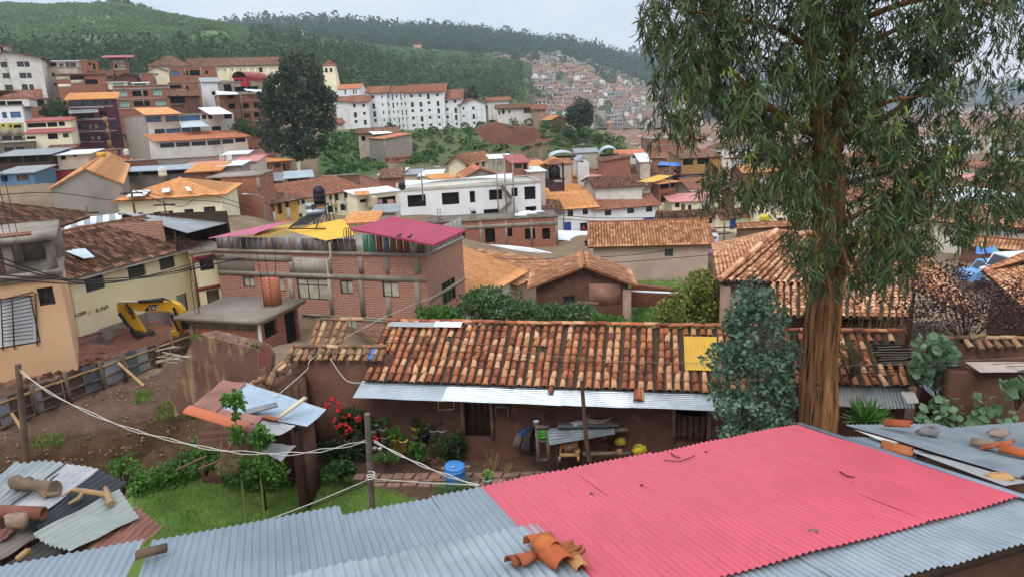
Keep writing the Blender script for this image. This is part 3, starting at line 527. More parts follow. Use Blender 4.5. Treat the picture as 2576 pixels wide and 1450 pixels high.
# ---------------------------------------------------------------- white monastery
h=BT(1,0,'large white monastery with red tiled roofs and rows of small dark windows',1110,938,1312,933,1278,272,16,mWHITE,('gable','red','y873'),[(1162,963,1190,993,'door'),(1260,958,1274,990),(1172,1043,1198,1098),(1267,1040,1280,1070),(1180,1122,1207,1177),(1276,1118,1290,1147),(1187,1200,1213,1230),(1284,1197,1297,1225)],yaw=0,name='monastery',cat='monastery',over=.8,dep=.4,base=5)
mo=h.t
BT(1,0,'',1312,934,1522,928,1290,273,16,mWHITE,('gable','red','y872'),[(1322,958,1335,988),(1367,957,1380,1010),(1408,956,1421,986),(1452,955,1464,1010),(1490,955,1502,985),(1328,1037,1341,1067),(1373,1035,1388,1090),(1415,1033,1428,1063),(1457,1033,1470,1062),(1496,1031,1508,1060),(1337,1115,1349,1145),(1380,1113,1392,1142),(1423,1112,1435,1140),(1466,1107,1478,1160),(1506,1105,1518,1158),(1345,1193,1358,1245),(1388,1192,1400,1217),(1432,1187,1446,1238),(1473,1183,1484,1212),(1512,1180,1522,1210),(1300,1258,1312,1290),(1352,1256,1364,1288),(1396,1254,1408,1286),(1440,1252,1452,1284),(1480,1250,1492,1282)],yaw=0,par=mo,over=.8,dep=.4,base=5)
BT(1,0,'',1522,932,1888,915,1300,266,20,mWHITE,('gable','red','y850'),[(1550,953,1577,983),(1638,950,1663,978),(1720,947,1746,998,'door'),(1812,942,1838,970),(1558,1030,1587,1080),(1645,1027,1672,1077),(1726,1022,1752,1050),(1818,1018,1843,1070),(1563,1103,1590,1130),(1650,1101,1676,1127),(1732,1098,1757,1123),(1825,1094,1850,1143),(1572,1178,1597,1205),(1657,1175,1684,1225),(1738,1172,1764,1197),(1830,1168,1854,1194),(1578,1252,1604,1277),(1662,1250,1688,1275),(1744,1246,1770,1272),(1836,1242,1860,1267)],yaw=0,par=mo,over=.9,dep=.4,base=5)
BT(1,0,'',1885,992,2062,988,1290,268,16,mWHITE,('gable','red','y905'),[(1903,1012,1928,1042,'door'),(1990,1010,2014,1038,'door'),(1910,1090,1935,1117),(1997,1086,2022,1138),(1915,1165,1940,1192),(2002,1160,2027,1210),(1922,1240,1945,1265),(2008,1236,2030,1260)],yaw=0,par=mo,over=.9,dep=.4,base=5)
BT(1,0,'',2066,1050,2305,1050,1275,263,26,mWHITE,('front','red','y996'),[(2078,1080,2097,1108),(2174,1075,2200,1105),(2082,1158,2100,1182),(2180,1150,2205,1200),(2185,1225,2208,1250)],rw=[('f',.05+k*.15,1.5+j*3,.12+k*.15,3+j*3) for k in range(6) for j in range(3)],yaw=14,par=mo,over=.6,dep=.4,base=5)
BT(1,0,'',935,1028,1128,1022,1285,267,12,mWHITE,('gable','red','y963'),[(975,1050,1002,1082),(1068,1048,1097,1077,'door'),(985,1132,1015,1185),(1077,1128,1103,1157),(992,1210,1020,1240),(1085,1208,1113,1258)],yaw=0,par=mo,over=.8,dep=.4,base=5)
BT(1,0,'',800,1020,936,1015,1285,276,12,mWHITE,('gable','red','y975'),[],yaw=0,par=mo,over=.8,base=5)
BT(1,0,'white wing with a coral tiled roof behind the monastery',820,898,1042,894,1010,290,14,mWHITE,('gable','coral','y852'),[(890,905,905,950),(975,905,990,950),(1000,905,1012,945)],yaw=0,name='monastery_wing',cat='wing',gnd=False)
m=MB(); tw=at(*t(1,0,760,850),300); k=300/1806/4
def ring(w,z): return [tw+A_(-w,-w,z),tw+A_(w,-w,z),tw+A_(w,w,z),tw+A_(-w,w,z)]
wb,wt,ht=68*k,50*k,178*k
tt=thing('bell_tower',tw-Z*8,'cream tapering bell tower with a small tiled cap','tower'); a,b_,d_=ring(wb*1.1,-8),ring(wb,0),ring(wt,ht)
for r0,r1 in ((a,b_),(b_,d_)):
 for i in range(4): m.quad(r0[i],r0[(i+1)%4],r1[(i+1)%4],r1[i])
m.build('wall',mCREAM,tt); m=MB(); e=ring(wt*1.2,ht-.3); ap=tw+Z*(ht+58*k)
for i in range(4): roof_patch(m,[e[i],e[(i+1)%4],ap],e[(i+1)%4]-e[i],.5,.08,.8,.05,.15)
m.build('roof',mTILR,tt)
for dx in (-24,22):
 m=MB(); c_=tw+A_(dx*k-.0,-wt-1.0,ht-48*k); n_=10
 P=[c_+A_(-11*k,0,-20*k),c_+A_(11*k,0,-20*k)]+[c_+A_(11*k*cos(a_),0,8*k+11*k*sin(a_)) for a_ in lsp(0,PI,8)]
 P=[p+A_(0,1.0-.25-(p[2]-tw[2]-ht)*(wb-wt)/ht*-.0,0)+A_(0,(p[2]-tw[2]-ht)/ht*(wb-wt),0) for p in P]; Q=[p+A_(0,.6,0) for p in P]
 m.poly(P); [m.poly([P[i],P[(i+1)%len(P)],Q[(i+1)%len(Q)],Q[i]]) for i in range(len(P))]; m.build('arched_window',mHOLE,tt)
BT(1,0,'small pink house with a coral tiled roof at the foot of the monastery',772,1240,886,1228,1305,240,9,mPALE,('gable','red','y1196'),[(820,1250,832,1275,'hole'),(850,1248,862,1275,'hole')],rw=[('f',.3,.6,.5,1.8,'hole')],yaw=24,**HH,over=.5)
h=BT(1,0,'bare block house with brick lower walls on the green slope',1285,1400,1565,1338,1635,172,('l',1135),mBLK,('side','coral',.8),[(1300,1610,1330,1625,'hole'),(1400,1605,1440,1618,'hole')],yaw=26,**HH,over=.3,cols=5.); patch(h,(1285,1570,1565,1640),mBRKF,'brick_base')
h=BT(1,0,'patched adobe house with mixed sheet roofs above the bare block house',1025,1345,1420,1348,1440,186,9,mPALE,('gable','tile','y1290'),[(1185,1362,1360,1400,'hole'),(1060,1370,1100,1420,'hole')],yaw=8,**HH,over=.6); px_sheet(h.t,'white_roof',[tp(1,0,1180,1355,183),tp(1,0,1380,1338,184),tp(1,0,1330,1320,188),tp(1,0,1130,1325,187)],mWSH)
BT(1,0,'white tiled roof house at the right end of the monastery',2330,1018,2545,1012,1075,282,14,mW2,('gable','red','y982'),[],yaw=0,**HH,over=.8)
BT(1,0,'long adobe house with a brown tiled roof on the mound behind the monastery fence',2420,1095,2790,1088,1180,236,12,mW2,('gable','tile','y1052'),[(2440,1120,2455,1160,'hole'),(2475,1105,2500,1150,'hole'),(2540,1110,2560,1140,'hole'),(2690,1092,2775,1142,'wdoor')],yaw=0,**HH,over=.8)
BT(2,0,'half plastered adobe house with a clay tile roof at the edge of the mound',205,1102,338,1096,1205,228,10,mADOP,('gable','red','y1056'),[(262,1110,273,1126,'hole')],yaw=0,**HH,over=.6)
BT(2,0,'low tiled shed beside the dark round tree',400,1205,540,1185,1235,215,9,mBRN,('front','orange','y1166'),yaw=14,name='shed',cat='shed')
fn=thing('metal_fence',at(*t(1,0,1800,1290),255),'thin dark metal fence running along the foot of the monastery','fence'); m=MB();m2=MB()
fp=[at(*t(1,0,1225+1200*k/24.,1292-112*(k/24.)**1.6),256) for k in range(25)]
for p in fp: m.tube([p-Z*2,p+Z*3.4],.045,4)
for z_ in (.6,3.3): m2.tube([p+Z*z_ for p in fp],.025,4)
m.build('fence_post',mMETD,fn); m2.build('fence_rail',mMETD,fn)
# ---------------------------------------------------------------- middle of the town
D=BT
D(1,1,'brick house with an orange sheet roof and small flank windows',45,190,362,186,350,120,('r',655),mBRKF,('shed','orange','y128'),[(185,198,246,240),(275,200,300,280,'hole'),(310,205,335,280,'wdoor')],rw=[('f',.2,2,.42,2.9),('f',.6,2.4,.8,3.2)],yaw=36,**TH,cols=4.,over=.5)
D(1,1,'orange walled house with a faded pink roof',-60,125,175,122,190,134,8,mSAL,('shed','pink','y55'),rw=[('f',.3,2,.6,3,'hole')],yaw=22,**TH,over=.5)
D(1,1,'narrow house with a curved grey roof above the orange walled house',75,62,390,52,120,142,7,mCREAM,('shed','zinc','y15'),[(270,80,360,118,'hole')],yaw=10,**TH)
h=D(1,1,'mud lean to with a rusty sheet roof',90,378,265,372,440,106,6,mBRN,('shed','rzinc','y296'),[(150,392,200,420,'hole')],yaw=18,name='shed',cat='shed')
h=D(1,1,'open shelter with a curved pale sheet roof over a white yard',305,345,550,318,410,108,6,mPALE,('shed','trans','y275'),[('f',.05,.3,.45,2.3,'hole'),('f',.5,.3,.95,2.3,'hole')],yaw=16,name='shelter',cat='shelter',over=.5)
D(1,1,'brown mud wall at the foot of the bushy slope',665,330,1035,345,420,122,.6,mBRN,None,[],yaw=4,name='yard_wall',cat='wall')
h=B('yellow corner house with a large dark hipped tile roof',t(0,1,2335,655),t(1,1,415,535),t(0,1,0,800)[1],84,11,mOCH,('hip','tile','v463',5),wins=[(*t(0,1,2460,665),*t(0,1,2512,740)),(*t(1,1,15,642),*t(1,1,65,760),'door'),(*t(1,1,150,612),*t(1,1,185,680)),(*t(1,1,218,590),*t(1,1,262,705),'door'),(*t(1,1,295,572),*t(1,1,330,640))],**TH,cat='house',over=.7); h.c,h.r=1,1; patch(h,(160,680,200,790),mW2,'white_panel'); patch(h,(305,640,345,760),mW2,'white_panel')
h=D(1,1,'long cream street house with a red tile roof and shop fronts',378,548,1042,438,740,97,11,mCREAM,('gable','red','y378'),[(402,570,438,618),(458,560,494,606),(735,516,768,562),(790,500,830,572,'door'),(886,478,924,545,'door'),(965,460,1000,508),(420,700,470,740,'hole'),(560,640,620,700,'hole'),(720,620,780,690,'hole'),(850,600,900,670,'hole'),(940,560,990,640,'hole')],**SH,over=.7)
patch(h,(520,560,700,650),mOCH,'ochre_front')
h=D(1,1,'cream street house with a red tile roof at the far end of the shop row',1042,452,1275,396,510,126,9,mCREAM,('gable','red','y338'),[(1095,445,1120,475),(1160,432,1183,462),(1212,420,1238,458)],**SH,over=.6)
D(1,1,'low house under a bright white sheet roof below the green slope',1240,310,1440,316,345,138,8,mPALE,('shed','white','y245'),[],yaw=-4,**TH,over=.4); D(1,1,'low house with a brown sheet roof between two white roofs',1470,312,1630,312,350,139,8,mPALE,('shed','rzinc','y256'),yaw=0,**TH); D(1,1,'low cream house with a bright white sheet roof beside the street lamp',1645,325,1850,325,360,136,8,mCREAM,('shed','white','y262'),[('f',.1,.4,.2,1.4,'hole')],yaw=0,**TH,over=.4)
D(1,1,'cream house with a pale tile roof and a dark timber gable',2105,185,2362,130,310,150,('l',1935),mCREAM,('gable','pale','y95'),[(2120,215,2145,270,'door'),(2210,180,2240,240,'door'),(2275,165,2300,230,'door'),(2330,150,2350,190)],**TH,over=.8)
D(1,1,'house with a bright coral hipped roof over an open loft',2095,335,2450,318,370,124,9,mCON,('front','coral','y242',.45),[('f',.05,1.2,.9,2.4,'hole')],yaw=10,**TH,over=.5)
D(1,1,'brick shed with a dark wall left of the black water tank',1245,350,1460,340,420,120,7,mBRKF,('shed','tile',1.0),yaw=4,name='shed',cat='shed'); D(1,1,'cream yard house with a low orange roof behind the white unfinished house',1780,360,1990,330,400,118,7,mCREAM,('shed','orange','y328'),[(1930,320,1980,355,'bdoor')],yaw=14,**TH)
D(2,1,'low tile roofed house behind the coral roof',-60,215,300,165,260,150,8,mPALE,('gable','tile','y142'),yaw=10,**TH); D(1,1,'house with a white sheeted frame terrace',2360,150,2575,130,330,140,8,mPALE,('shed','white',.3),[(2380,180,2520,280,'curtain'),(2535,150,2570,230,'hole')],yaw=6,**TH)
h=D(1,1,'white unfinished house with empty window openings and a flat concrete roof',1440,478,2860,388,705,105,9,mWHITE,('flat',M('pale_slab','#cfc9bd','#b5ad9f',.5,.9,0,.3,10,.2,'#8f867a',.4,.6)),[(1525,512,1710,634,'hole'),(1870,488,2045,612,'hole'),(2150,474,2206,592,'hole'),(2345,458,2480,565,'hole'),(2570,440,2635,530,'hole'),(2700,428,2815,560,'hole'),(2290,655,2450,702,'hole'),(2165,675,2215,704,'hole'),(2710,628,2822,690,'hole')],name='unfinished_house',over=.2,dep=.5,parapet=.25)
m=MB(); k=h.lr((*t(1,1,2290,470),*t(1,1,2345,640)));
st=thing('scaffold_stair',h.pt(t(1,1,2520,700),2.2),'bare concrete stair with thin railings climbing the front of the white unfinished house','stair')
a,b_=h.pt(t(1,1,2560,640),1.2),h.pt(t(1,1,2470,430),1.2)
for p0,p1 in (((2575,560),(2470,420)),((2460,700),(2580,585))):
 p0,p1=h.pt(t(1,1,*p0),1.3),h.pt(t(1,1,*p1),1.3)
 for i in range(11): c_=p0+(p1-p0)*(i+.5)/11; m.box(c_-h.U*.2,h.U*.4,-h.N*1.1,Z*.12)
m.build('step',mCON,st); m=MB()
for x in (2440,2520,2600): p=h.pt(t(1,1,x,700),1.5); m.bar(p,p+Z*(9 if x!=2440 else 8),.18)
m.build('post',mCON,st); m=MB()
for p0,p1 in (((2575,530),(2470,390)),((2460,670),(2580,555)),((2575,545),(2470,405))): m.bar(h.pt(t(1,1,*p0),1.4),h.pt(t(1,1,*p1),1.4),.06)
m.build('railing',mMETD,st)
def tarp(label,pts,mat,name='tarpaulin',wob=.15,n=14,cat='tarpaulin'):
 P=[at(*p) for p in pts]; m=MB(); m.sheet(*P,period=1e3,amp=0,nper=n*1000/ max(.5,nrm(P[1]-P[0])),nv=n,wob=wob); return solo(m,name,mat,label,cat,smooth=True)
tarp('crumpled white plastic sheet along the roof edge of the white unfinished house',[tp(1,1,1500,400,104.6),tp(1,1,2575,335,111),tp(1,1,2575,310,113),tp(1,1,1500,372,106)],mTARP,wob=.3)
tarp('crumpled white plastic heaped on the flat roof of the unfinished brick house',[tp(2,1,30,745,88),tp(2,1,385,718,88.5),tp(2,1,370,695,91),tp(2,1,60,690,91)],mTARP,wob=.5)
h=D(1,1,'unfinished brick house with a stained flat concrete roof',1730,800,3032,806,1075,86,5,mBRKF,('flat',mCOND),[(2072,890,2105,955,'hole'),(2305,850,2405,995,'hole'),(2510,847,2580,936,'hole'),(2704,850,2810,962,'hole'),(2880,848,2960,962,'hole')],name='unfinished_house',over=.2,dep=.45,cols=3.4,yaw=3)
patch(h,(1730,806,3032,846),mCON,'ring_beam',.06)
m=MB()
for x,y in ((1850,790),(1870,790),(1830,790),(2170,790),(2190,790),(2210,790),(2600,790),(2630,790)):
 p=h.pt(t(1,1,x,y),-.5); m.tube([p,p+Z*1.7+A_(rf(-.1,.1),0,0)],.03,4)
m.build('rebar',mMETD,h.t)
tarp('white tarpaulin hung behind the brick building and over a yard',[tp(1,1,2085,1090,72),tp(2,1,400,1195,76),tp(2,1,395,1085,78),tp(1,1,2085,975,74)],mTARP,wob=.35)
# laundry terrace
h=D(1,1,'cream terrace room with a white roof and an orange tiled eave',1015,515,1420,468,690,82,2.5,mCREAM,('shed','white',.3),[(1045,555,1115,590,'hole'),(1135,545,1215,630,'hole'),(1225,530,1410,625,'hole')],name='terrace_room',cat='house',over=.3)
px_sheet(h.t,'orange_eave',[tp(1,1,990,518,80.6),tp(1,1,1145,510,81.5),tp(1,1,1135,470,82.6),tp(1,1,992,478,81.8)],mORG,.3,.05)
for x,w,c_ in ((1245,40,'#b88a98'),(1350,60,'#c79a8a'),(1400,24,'#a86a5a')):
 m=MB(); p=h.pt(t(1,1,x-w/2,560),.35); p2=h.pt(t(1,1,x+w/2,556),.35); m.sheet(p,p2,p2-Z*.75,p-Z*.8,period=.4,amp=.03,nv=3); solo(m,'hanging_cloth',M('cloth_'+c_[1:],c_,None,4),{'#b88a98':'mauve patterned cloth','#c79a8a':'pale red cloth','#a86a5a':'rust red cloth'}[c_]+' drying under the terrace room roof','laundry')
m=MB(); p=h.pt(t(1,1,1175,640),.6); m.lathe([(.0,0),(.55,0),(.6,.2),(.6,1.1),(.5,1.3),(.2,1.35),(0,1.35)],p,14); solo(m,'water_tank',M('beige_plastic','#cbb89a'),'beige round water tank standing on the laundry terrace','tank',smooth=True)
tarp('blue plastic sheet hanging beside the white unfinished house',[tp(1,1,1395,720,81),tp(1,1,1425,715,81.5),tp(1,1,1420,590,82),tp(1,1,1400,610,81.5)],mBLUE,wob=.1)
D(1,1,'grey hut with a weathered plank roof below the laundry terrace',1190,690,1395,685,760,76,4,mPALE,('shed','rzinc','y640'),[('f',.05,.4,.48,2,'gate'),('f',.52,.4,.95,2,'gate')],yaw=4,name='hut',cat='hut',over=.4)
D(1,1,'cream parapet house with a small orange tile roof behind the yellow sheet roof',905,800,1190,790,850,66,5,mCREAM,('shed','orange','y738'),yaw=4,**TH,over=.4)
# right part of the middle town
D(2,1,'broad raw brick block with grey concrete bands',1385,-45,1835,-45,120,185,12,mBRKF,('flat',),[('f',.2,4,.25,5,'hole'),('f',.52,4,.56,5,'hole')],yaw=0,**TH,cols=6.,bands=[(2.4,.3),(5.2,.3)])
D(2,1,'long white house with a coral roof and a blue wall',1060,112,1338,104,165,176,9,mW2,('gable','coral','y62'),[(1210,118,1250,145,'bdoor'),(1120,120,1150,140,'hole')],yaw=0,**TH)
D(2,1,'grey hall with a ribbed arched roof',880,132,1072,128,160,165,10,mPALE,('arch','trans',2.0),yaw=-6,name='hall',cat='hall',over=.2); D(2,1,'pale arched workshop roof on steel ribs',392,150,645,142,190,160,9,mPALE,('arch','trans',1.3),[('f',.1,.3,.9,2,'hole')],yaw=0,name='hall',cat='hall',over=.3)
D(2,1,'little white gabled house between arched roofs',660,165,775,165,200,150,7,mWHITE,('front','zinc','y130'),[(685,170,720,185)],yaw=0,**TH,over=.3)
D(2,1,'house with a cluttered tile and sheet roof left of the ribbed arch',640,90,860,95,130,172,9,mPALE,('gable','rzinc','y42'),yaw=0,**TH); D(2,1,'bare brick house with a sagging ridge behind the broad tile roofs',915,175,1192,142,230,140,8,mBRKF,('side','dark',.6),yaw=0,**TH,cols=4.,over=.3)
D(2,1,'red tiled house beside the broad brick block',1385,145,1560,140,170,165,8,mBRKF,('gable','red','y88'),yaw=0,**TH); D(2,1,'house with a broad dark clay roof and a hip facing the white houses',500,335,990,305,350,162,13,mBRN,('hip','tile','y208',6),**TH,over=.6,yaw=8)
D(2,1,'wide clay roofed house with a mossy left slope',985,305,1330,312,340,146,12,mBRN,('gable','tile','y220'),yaw=4,**TH,over=.6); D(2,1,'wide clay roofed house below the blue tarpaulin',1215,330,1620,338,352,143,12,mBRN,('gable','dark','y220'),yaw=2,**TH,over=.6); D(2,1,'plain clay roofed house right of the blue tarpaulin',1660,310,1960,300,340,150,11,mBRN,('gable','tile','y234'),yaw=2,**TH,over=.6)
tarp('bright blue tarpaulin spread over a tile roof',[tp(2,1,1460,215,147),tp(2,1,1695,222,147),tp(2,1,1690,185,153),tp(2,1,1490,180,153)],mBLUE,wob=.2)
D(2,1,'white sheeted loft beside the blue tarpaulin',1290,180,1390,200,228,142,5,mPALE,('shed','white',1.2),yaw=0,**TH,over=.3)
D(2,1,'house with an orange awning roof at the left of the broad clay roof',215,238,420,228,310,134,8,mPALE,('shed','orange','y172'),[(240,250,310,300,'hole')],yaw=20,**TH); D(2,1,'small tile roofed house behind the orange awning',385,205,600,205,240,146,8,mPALE,('gable','red','y152'),yaw=6,**TH)
D(2,1,'narrow brick house with a glazed upper balcony',5,190,165,182,300,120,7,mBRKF,('shed','redm',.8),[(30,200,100,245),(115,195,150,280,'hole')],yaw=10,**TH,over=.4); D(2,1,'low white roofed shed left of the orange awning',170,280,330,270,330,118,6,mPALE,('shed','white','y232'),yaw=10,name='shed',cat='shed')
D(2,1,'house with a tall orange hipped roof behind the white street houses',490,472,792,446,540,142,10,mW2,('hip','orange','y388',5),yaw=10,**TH,over=.5); D(2,1,'orange hipped roof house with a small front gable',560,420,730,410,480,150,9,mW2,('hip','orange','y320',4),yaw=8,**TH,over=.5)
h=D(2,1,'white street house with a wide orange roof and a dark garage opening',495,648,838,622,880,125,11,mWHITE,('gable','orange','y480'),[(560,663,616,728),(710,645,764,710),(685,790,806,890,'hole'),(525,785,596,872,'bdoor')],**SH,over=.6)
h=D(2,1,'long white street house with a red clay roof and a blue gate',838,655,1468,605,835,126,9,mWHITE,('gable','red','y528'),[(933,667,1000,720),(1160,646,1228,698),(1347,628,1413,682),(1320,742,1445,790,'bdoor'),(1090,768,1185,800,'hole')],**SH,over=.6)
D(2,1,'low house with mottled clay tiles left of the orange street house',292,690,495,672,790,116,8,mW2,('gable','dark','y578'),yaw=6,**SH,over=.5); D(2,1,'small orange roofed house above the mottled clay tiles',290,560,400,560,600,124,7,mPALE,('shed','orange','y455'),yaw=4,**TH)
D(2,1,'clay roofed house with yellow and white patched sheets',840,440,1310,445,480,130,12,mW2,('gable','dark','y328'),yaw=4,**TH,over=.6); D(2,1,'house under red and white roof sheets behind the long white street house',815,545,1190,530,570,131,9,mW2,('shed','pink','y480'),yaw=4,**TH); D(2,1,'faded pink sheet roof above the patched clay roof',785,360,990,340,385,137,6,mPALE,('shed','pink','y314'),yaw=4,**TH)
h=D(2,1,'brick and cream corner house with an orange and yellow roof',1478,400,1645,388,700,134,('r',1812),mBRKF,('shed','orange','y318'),[(1490,400,1640,446,'hole'),(1500,508,1598,582)],rw=[('f',.25,7.0,.68,8.6)],yaw=34,name='corner_house',over=.9); patch(h,(1478,450,1645,500),mBRKF,'brick_band'); patch(h,(1478,585,1645,700),mCREAM,'cream_base')
px_sheet(h.t,'yellow_sheet',[tp(2,1,1262,380,131),tp(2,1,1430,382,132),tp(2,1,1620,318,139),tp(2,1,1470,310,138)],mYSH)
h=D(2,1,'glazed cream balcony wing of the orange and yellow roofed corner house',1318,400,1478,402,640,135,6,mCREAM,None,[(1325,420,1385,470,'curtain'),(1395,425,1470,500)],yaw=10,name='balcony_wing',cat='house')
D(2,1,'cream two storey house with a faded pink roof',1612,582,2085,575,720,128,9,mCREAM,('shed','pink','y507'),[(1640,592,1686,640),(1700,605,1742,690,'wdoor'),(1770,612,1806,665),(1940,612,1982,660)],yaw=-2,**SH,over=.5)
D(2,1,'clay roofed cream house beside the brick and cream corner house',1815,480,2110,455,540,140,14,mCREAM,('gable','red','y342'),[('f',.1,1.2,.25,2.3),('f',.6,1.2,.72,2.3)],yaw=4,**SH,over=.6); D(2,1,'white roofed shed on the clay roof beside a small water tank',1740,325,1925,320,350,150,8,mPALE,('shed','white','y270'),yaw=4,name='shed',cat='shed')
D(2,1,'brown and white house under the tree edge with a dark red roof',1700,150,2110,115,265,150,9,M('tan_plaster','#a8814e','#94703f',.8),('shed','tile','y60'),[('f',.05,1,.3,2.4,'hole'),('f',.4,1,.7,2.4,'hole')],yaw=4,**TH)
for a in ((1465,735,1615,738,800,117),(1615,740,2100,705,840,116),(2105,730,2470,690,850,113)):
 D(2,1,{1465:'short cream wall end with tiled coping beside the blue gate',1615:'cream street wall with a tiled coping and a dark doorway',2105:'cream yard wall with a tiled coping and a tall blue gate'}[a[0]],*a,1.6,mCREAM,('gable','dark',.8),[(1715,740,1850,790,'hole'),(1985,720,2015,800,'hole')] if a[0]==1615 else ([(2190,752,2252,858,'bdoor')] if a[0]==2105 else []),name='street_wall',cat='wall',over=.5)
D(2,1,'garden house with a pale tile roof behind the blue gate wall',2200,640,2470,610,700,126,9,mCREAM,('gable','pale','y548'),yaw=4,**TH)
D(2,1,'brown mud wall with tile coping beside the blue gate',2290,840,2990,825,930,98,1.2,mBRN,('gable','pale',.4),yaw=2,name='mud_wall',cat='wall',over=.3)
h=D(3,1,'cream two storey house with a yellow sign behind the eucalyptus',-110,570,480,560,830,112,10,mCREAM,('gable','red','y475'),[(-75,620,-40,700,'door'),(145,605,185,685),(100,742,150,775),(158,745,182,780),(250,755,365,810),(398,755,470,810)],yaw=2,**SH,over=.6)
# a shop sign with its lettering
def text(par,name,s_,O,U,V,hgt,mat,off=.02,name_=None):
 cu=bpy.data.curves.new(name,'FONT'); cu.body=s_; cu.size=hgt; cu.extrude=.004; ob=Onew('tmp',cu); Olink(ob)
 dg=bpy.context.evaluated_depsgraph_get(); me=bpy.data.meshes.new_from_object(ob.evaluated_get(dg)); bpy.data.objects.remove(ob)
 N=nz(np.cross(U,V)); co=np.zeros(len(me.vertices)*3); me.vertices.foreach_get('co',co); co=co.reshape(-1,3)
 W=asr(O)+N*off+co[:,:1]*U+co[:,1:2]*V+co[:,2:]*N-(WL[par.name] if par is not None else 0); me.vertices.foreach_set('co',W.ravel()); me.update(); me.materials.clear(); me.materials.append(mat)
 o=Onew(name,me); Olink(o); o.parent=par; WL[o.name]=WL[par.name]; return o
mINK=FLAT('black_paint','#1e1c1a',.8); mINKR=FLAT('red_sign_paint','#a03028',.7)
p=h.pt(t(3,1,-85,785),.5); sg=thing('shop_sign',p,'yellow shop sign with dark lettering on the cream house','sign'); m=MB(); m.box(p,h.U*1.6,Z*1.05,h.N*.08); m.build('board',FLAT('sign_yellow','#e8cf3a'),sg); text(sg,'lettering','SE ATENDE',p+h.U*.06+Z*.62+h.N*.08,h.U,Z,.27,mINK); text(sg,'lettering','Sra. Rosa',p+h.U*.15+Z*.18+h.N*.08,h.U,Z,.24,mINK)
wh=D(3,1,'white house front with a painted for sale notice under a clay roof',1690,770,2700,850,985,58,9,M('flaking_whitewash','#d9d3c6','#c7bfae',.5,.9,0,.4,12,.2,'#9b7a64',.7,.6),('gable','pale','y650'),[(1772,855,1840,920,'wdoor')],**SH,over=.5)
for s_,x,y,hg in (('VENDE ESTA CASA',1740,832,.72),('Cel. 9978435',2145,860,.72),('A= 336 m²',1990,905,.78)):
 text(wh.t,'lettering',s_,wh.pt(t(3,1,x,y),.02),wh.U,Z,hg,mINK)
D(3,1,'low adobe yard wall with clay coping below the for sale house',1950,990,2700,1060,1150,54,1.,mBRN,('gable','pale',.4),name='yard_wall',cat='wall',over=.3)
tarp('blue tarpaulin shelter in the yard below the for sale house',[tp(3,1,2090,1090,48),tp(3,1,2270,1120,48),tp(3,1,2260,1030,51),tp(3,1,2095,1040,51)],mBLUE,wob=.1); tarp('teal tarpaulin flap beside the blue shelter',[tp(3,1,2265,1115,48),tp(3,1,2350,1100,48.5),tp(3,1,2340,1080,50),tp(3,1,2258,1030,51)],FLAT('teal_tarp','#4f9a8c',.6),wob=.1)
# random tile, orange and pink roofed houses seen through the eucalyptus and in the gaps
wl=[('white',mW2),('cream',mCREAM),('brick',mBRKF),('mud brown',mBRN),('pale grey',mPALE)]; rl=[('clay tile','tile'),('red tile','red'),('pale tile','pale'),('orange','orange'),('coral','coral'),('white sheet','white'),('pink sheet','pink'),('grey sheet','zinc')]
def fill(x0,y0,x1,y1,nx,ny,Y0,Y1,where,h0=3.5,h1=6.5):
 for j in range(ny):
  for i in range(nx):
   fx,fy=(i+rf(.1,.9))/nx,(j+rf(.2,.8))/ny; x=x0+(x1-x0)*fx; y=y0+(y1-y0)*fy; Y=Y0*(Y1/Y0)**fy
   wd=rf(9,17); hh=rf(h0,h1); w=rnd.choice(wl); r_=rnd.choices(rl,[6,6,4,4,3,2,2,2])[0]; k=FPX/Y; ya=rf(-8,8)
   hp=rf(.8,1.7); nw=rnd.randint(2,5)
   ws=[('f',(a+.25)/nw,f_*2.7+.9,(a+.6)/nw,f_*2.7+2.0,'hole') for a in range(nw) for f_ in range(int(hh/2.7)) if rnd.random()<.8]
   B('%s %s roofed house %s'%(w[0],r_[0],where),(x,y),(x+wd*k,y),y+hh*k,Y,rf(7,11),w[1],(rnd.choice(['gable','gable','hip','shed']),r_[1],hp),yaw=ya,wins=ws,**TH,group='%s %s roofed houses %s'%(w[0],r_[0],where),over=.5,dep=.25)
fill(1850,520,2575,330,6,5,105,420,'seen through the eucalyptus leaves')
fill(1560,395,1900,335,5,2,230,400,'in the town below the dark round tree')
# ---------------------------------------------------------------- nearer buildings on the left and in the centre
def Bv(label,fl,fr,bot,Y,depth,wall,roof=None,**k): b=B(label,fl,fr,bot,Y,depth,wall,roof,**k); b.c=b.r=0; return b
mCR2=M('pale_yellow_plaster','#efe2ba','#e4d5a6',.5,.9,0,.25,14,.2,'#c0a878',.35,.64,1); mBASE=BRICK('grey_base_block','#8d8072','#7c7064','#6a6058',.6,.28,.012,'#6a5c50',.56)  # pale yellow is the plaster's own colour; base is grey block
yh=Bv('long pale yellow house with a mossy clay roof and three grilled windows',(172,692),(477,615),905,38,6.5,mCR2,('gable','dark','v578',.6),wins=[(213,688,263,731,'grill'),(320,655,366,698,'grill'),(400,640,440,677,'grill'),(446,738,474,785,'gate')],**SH,over=.5)
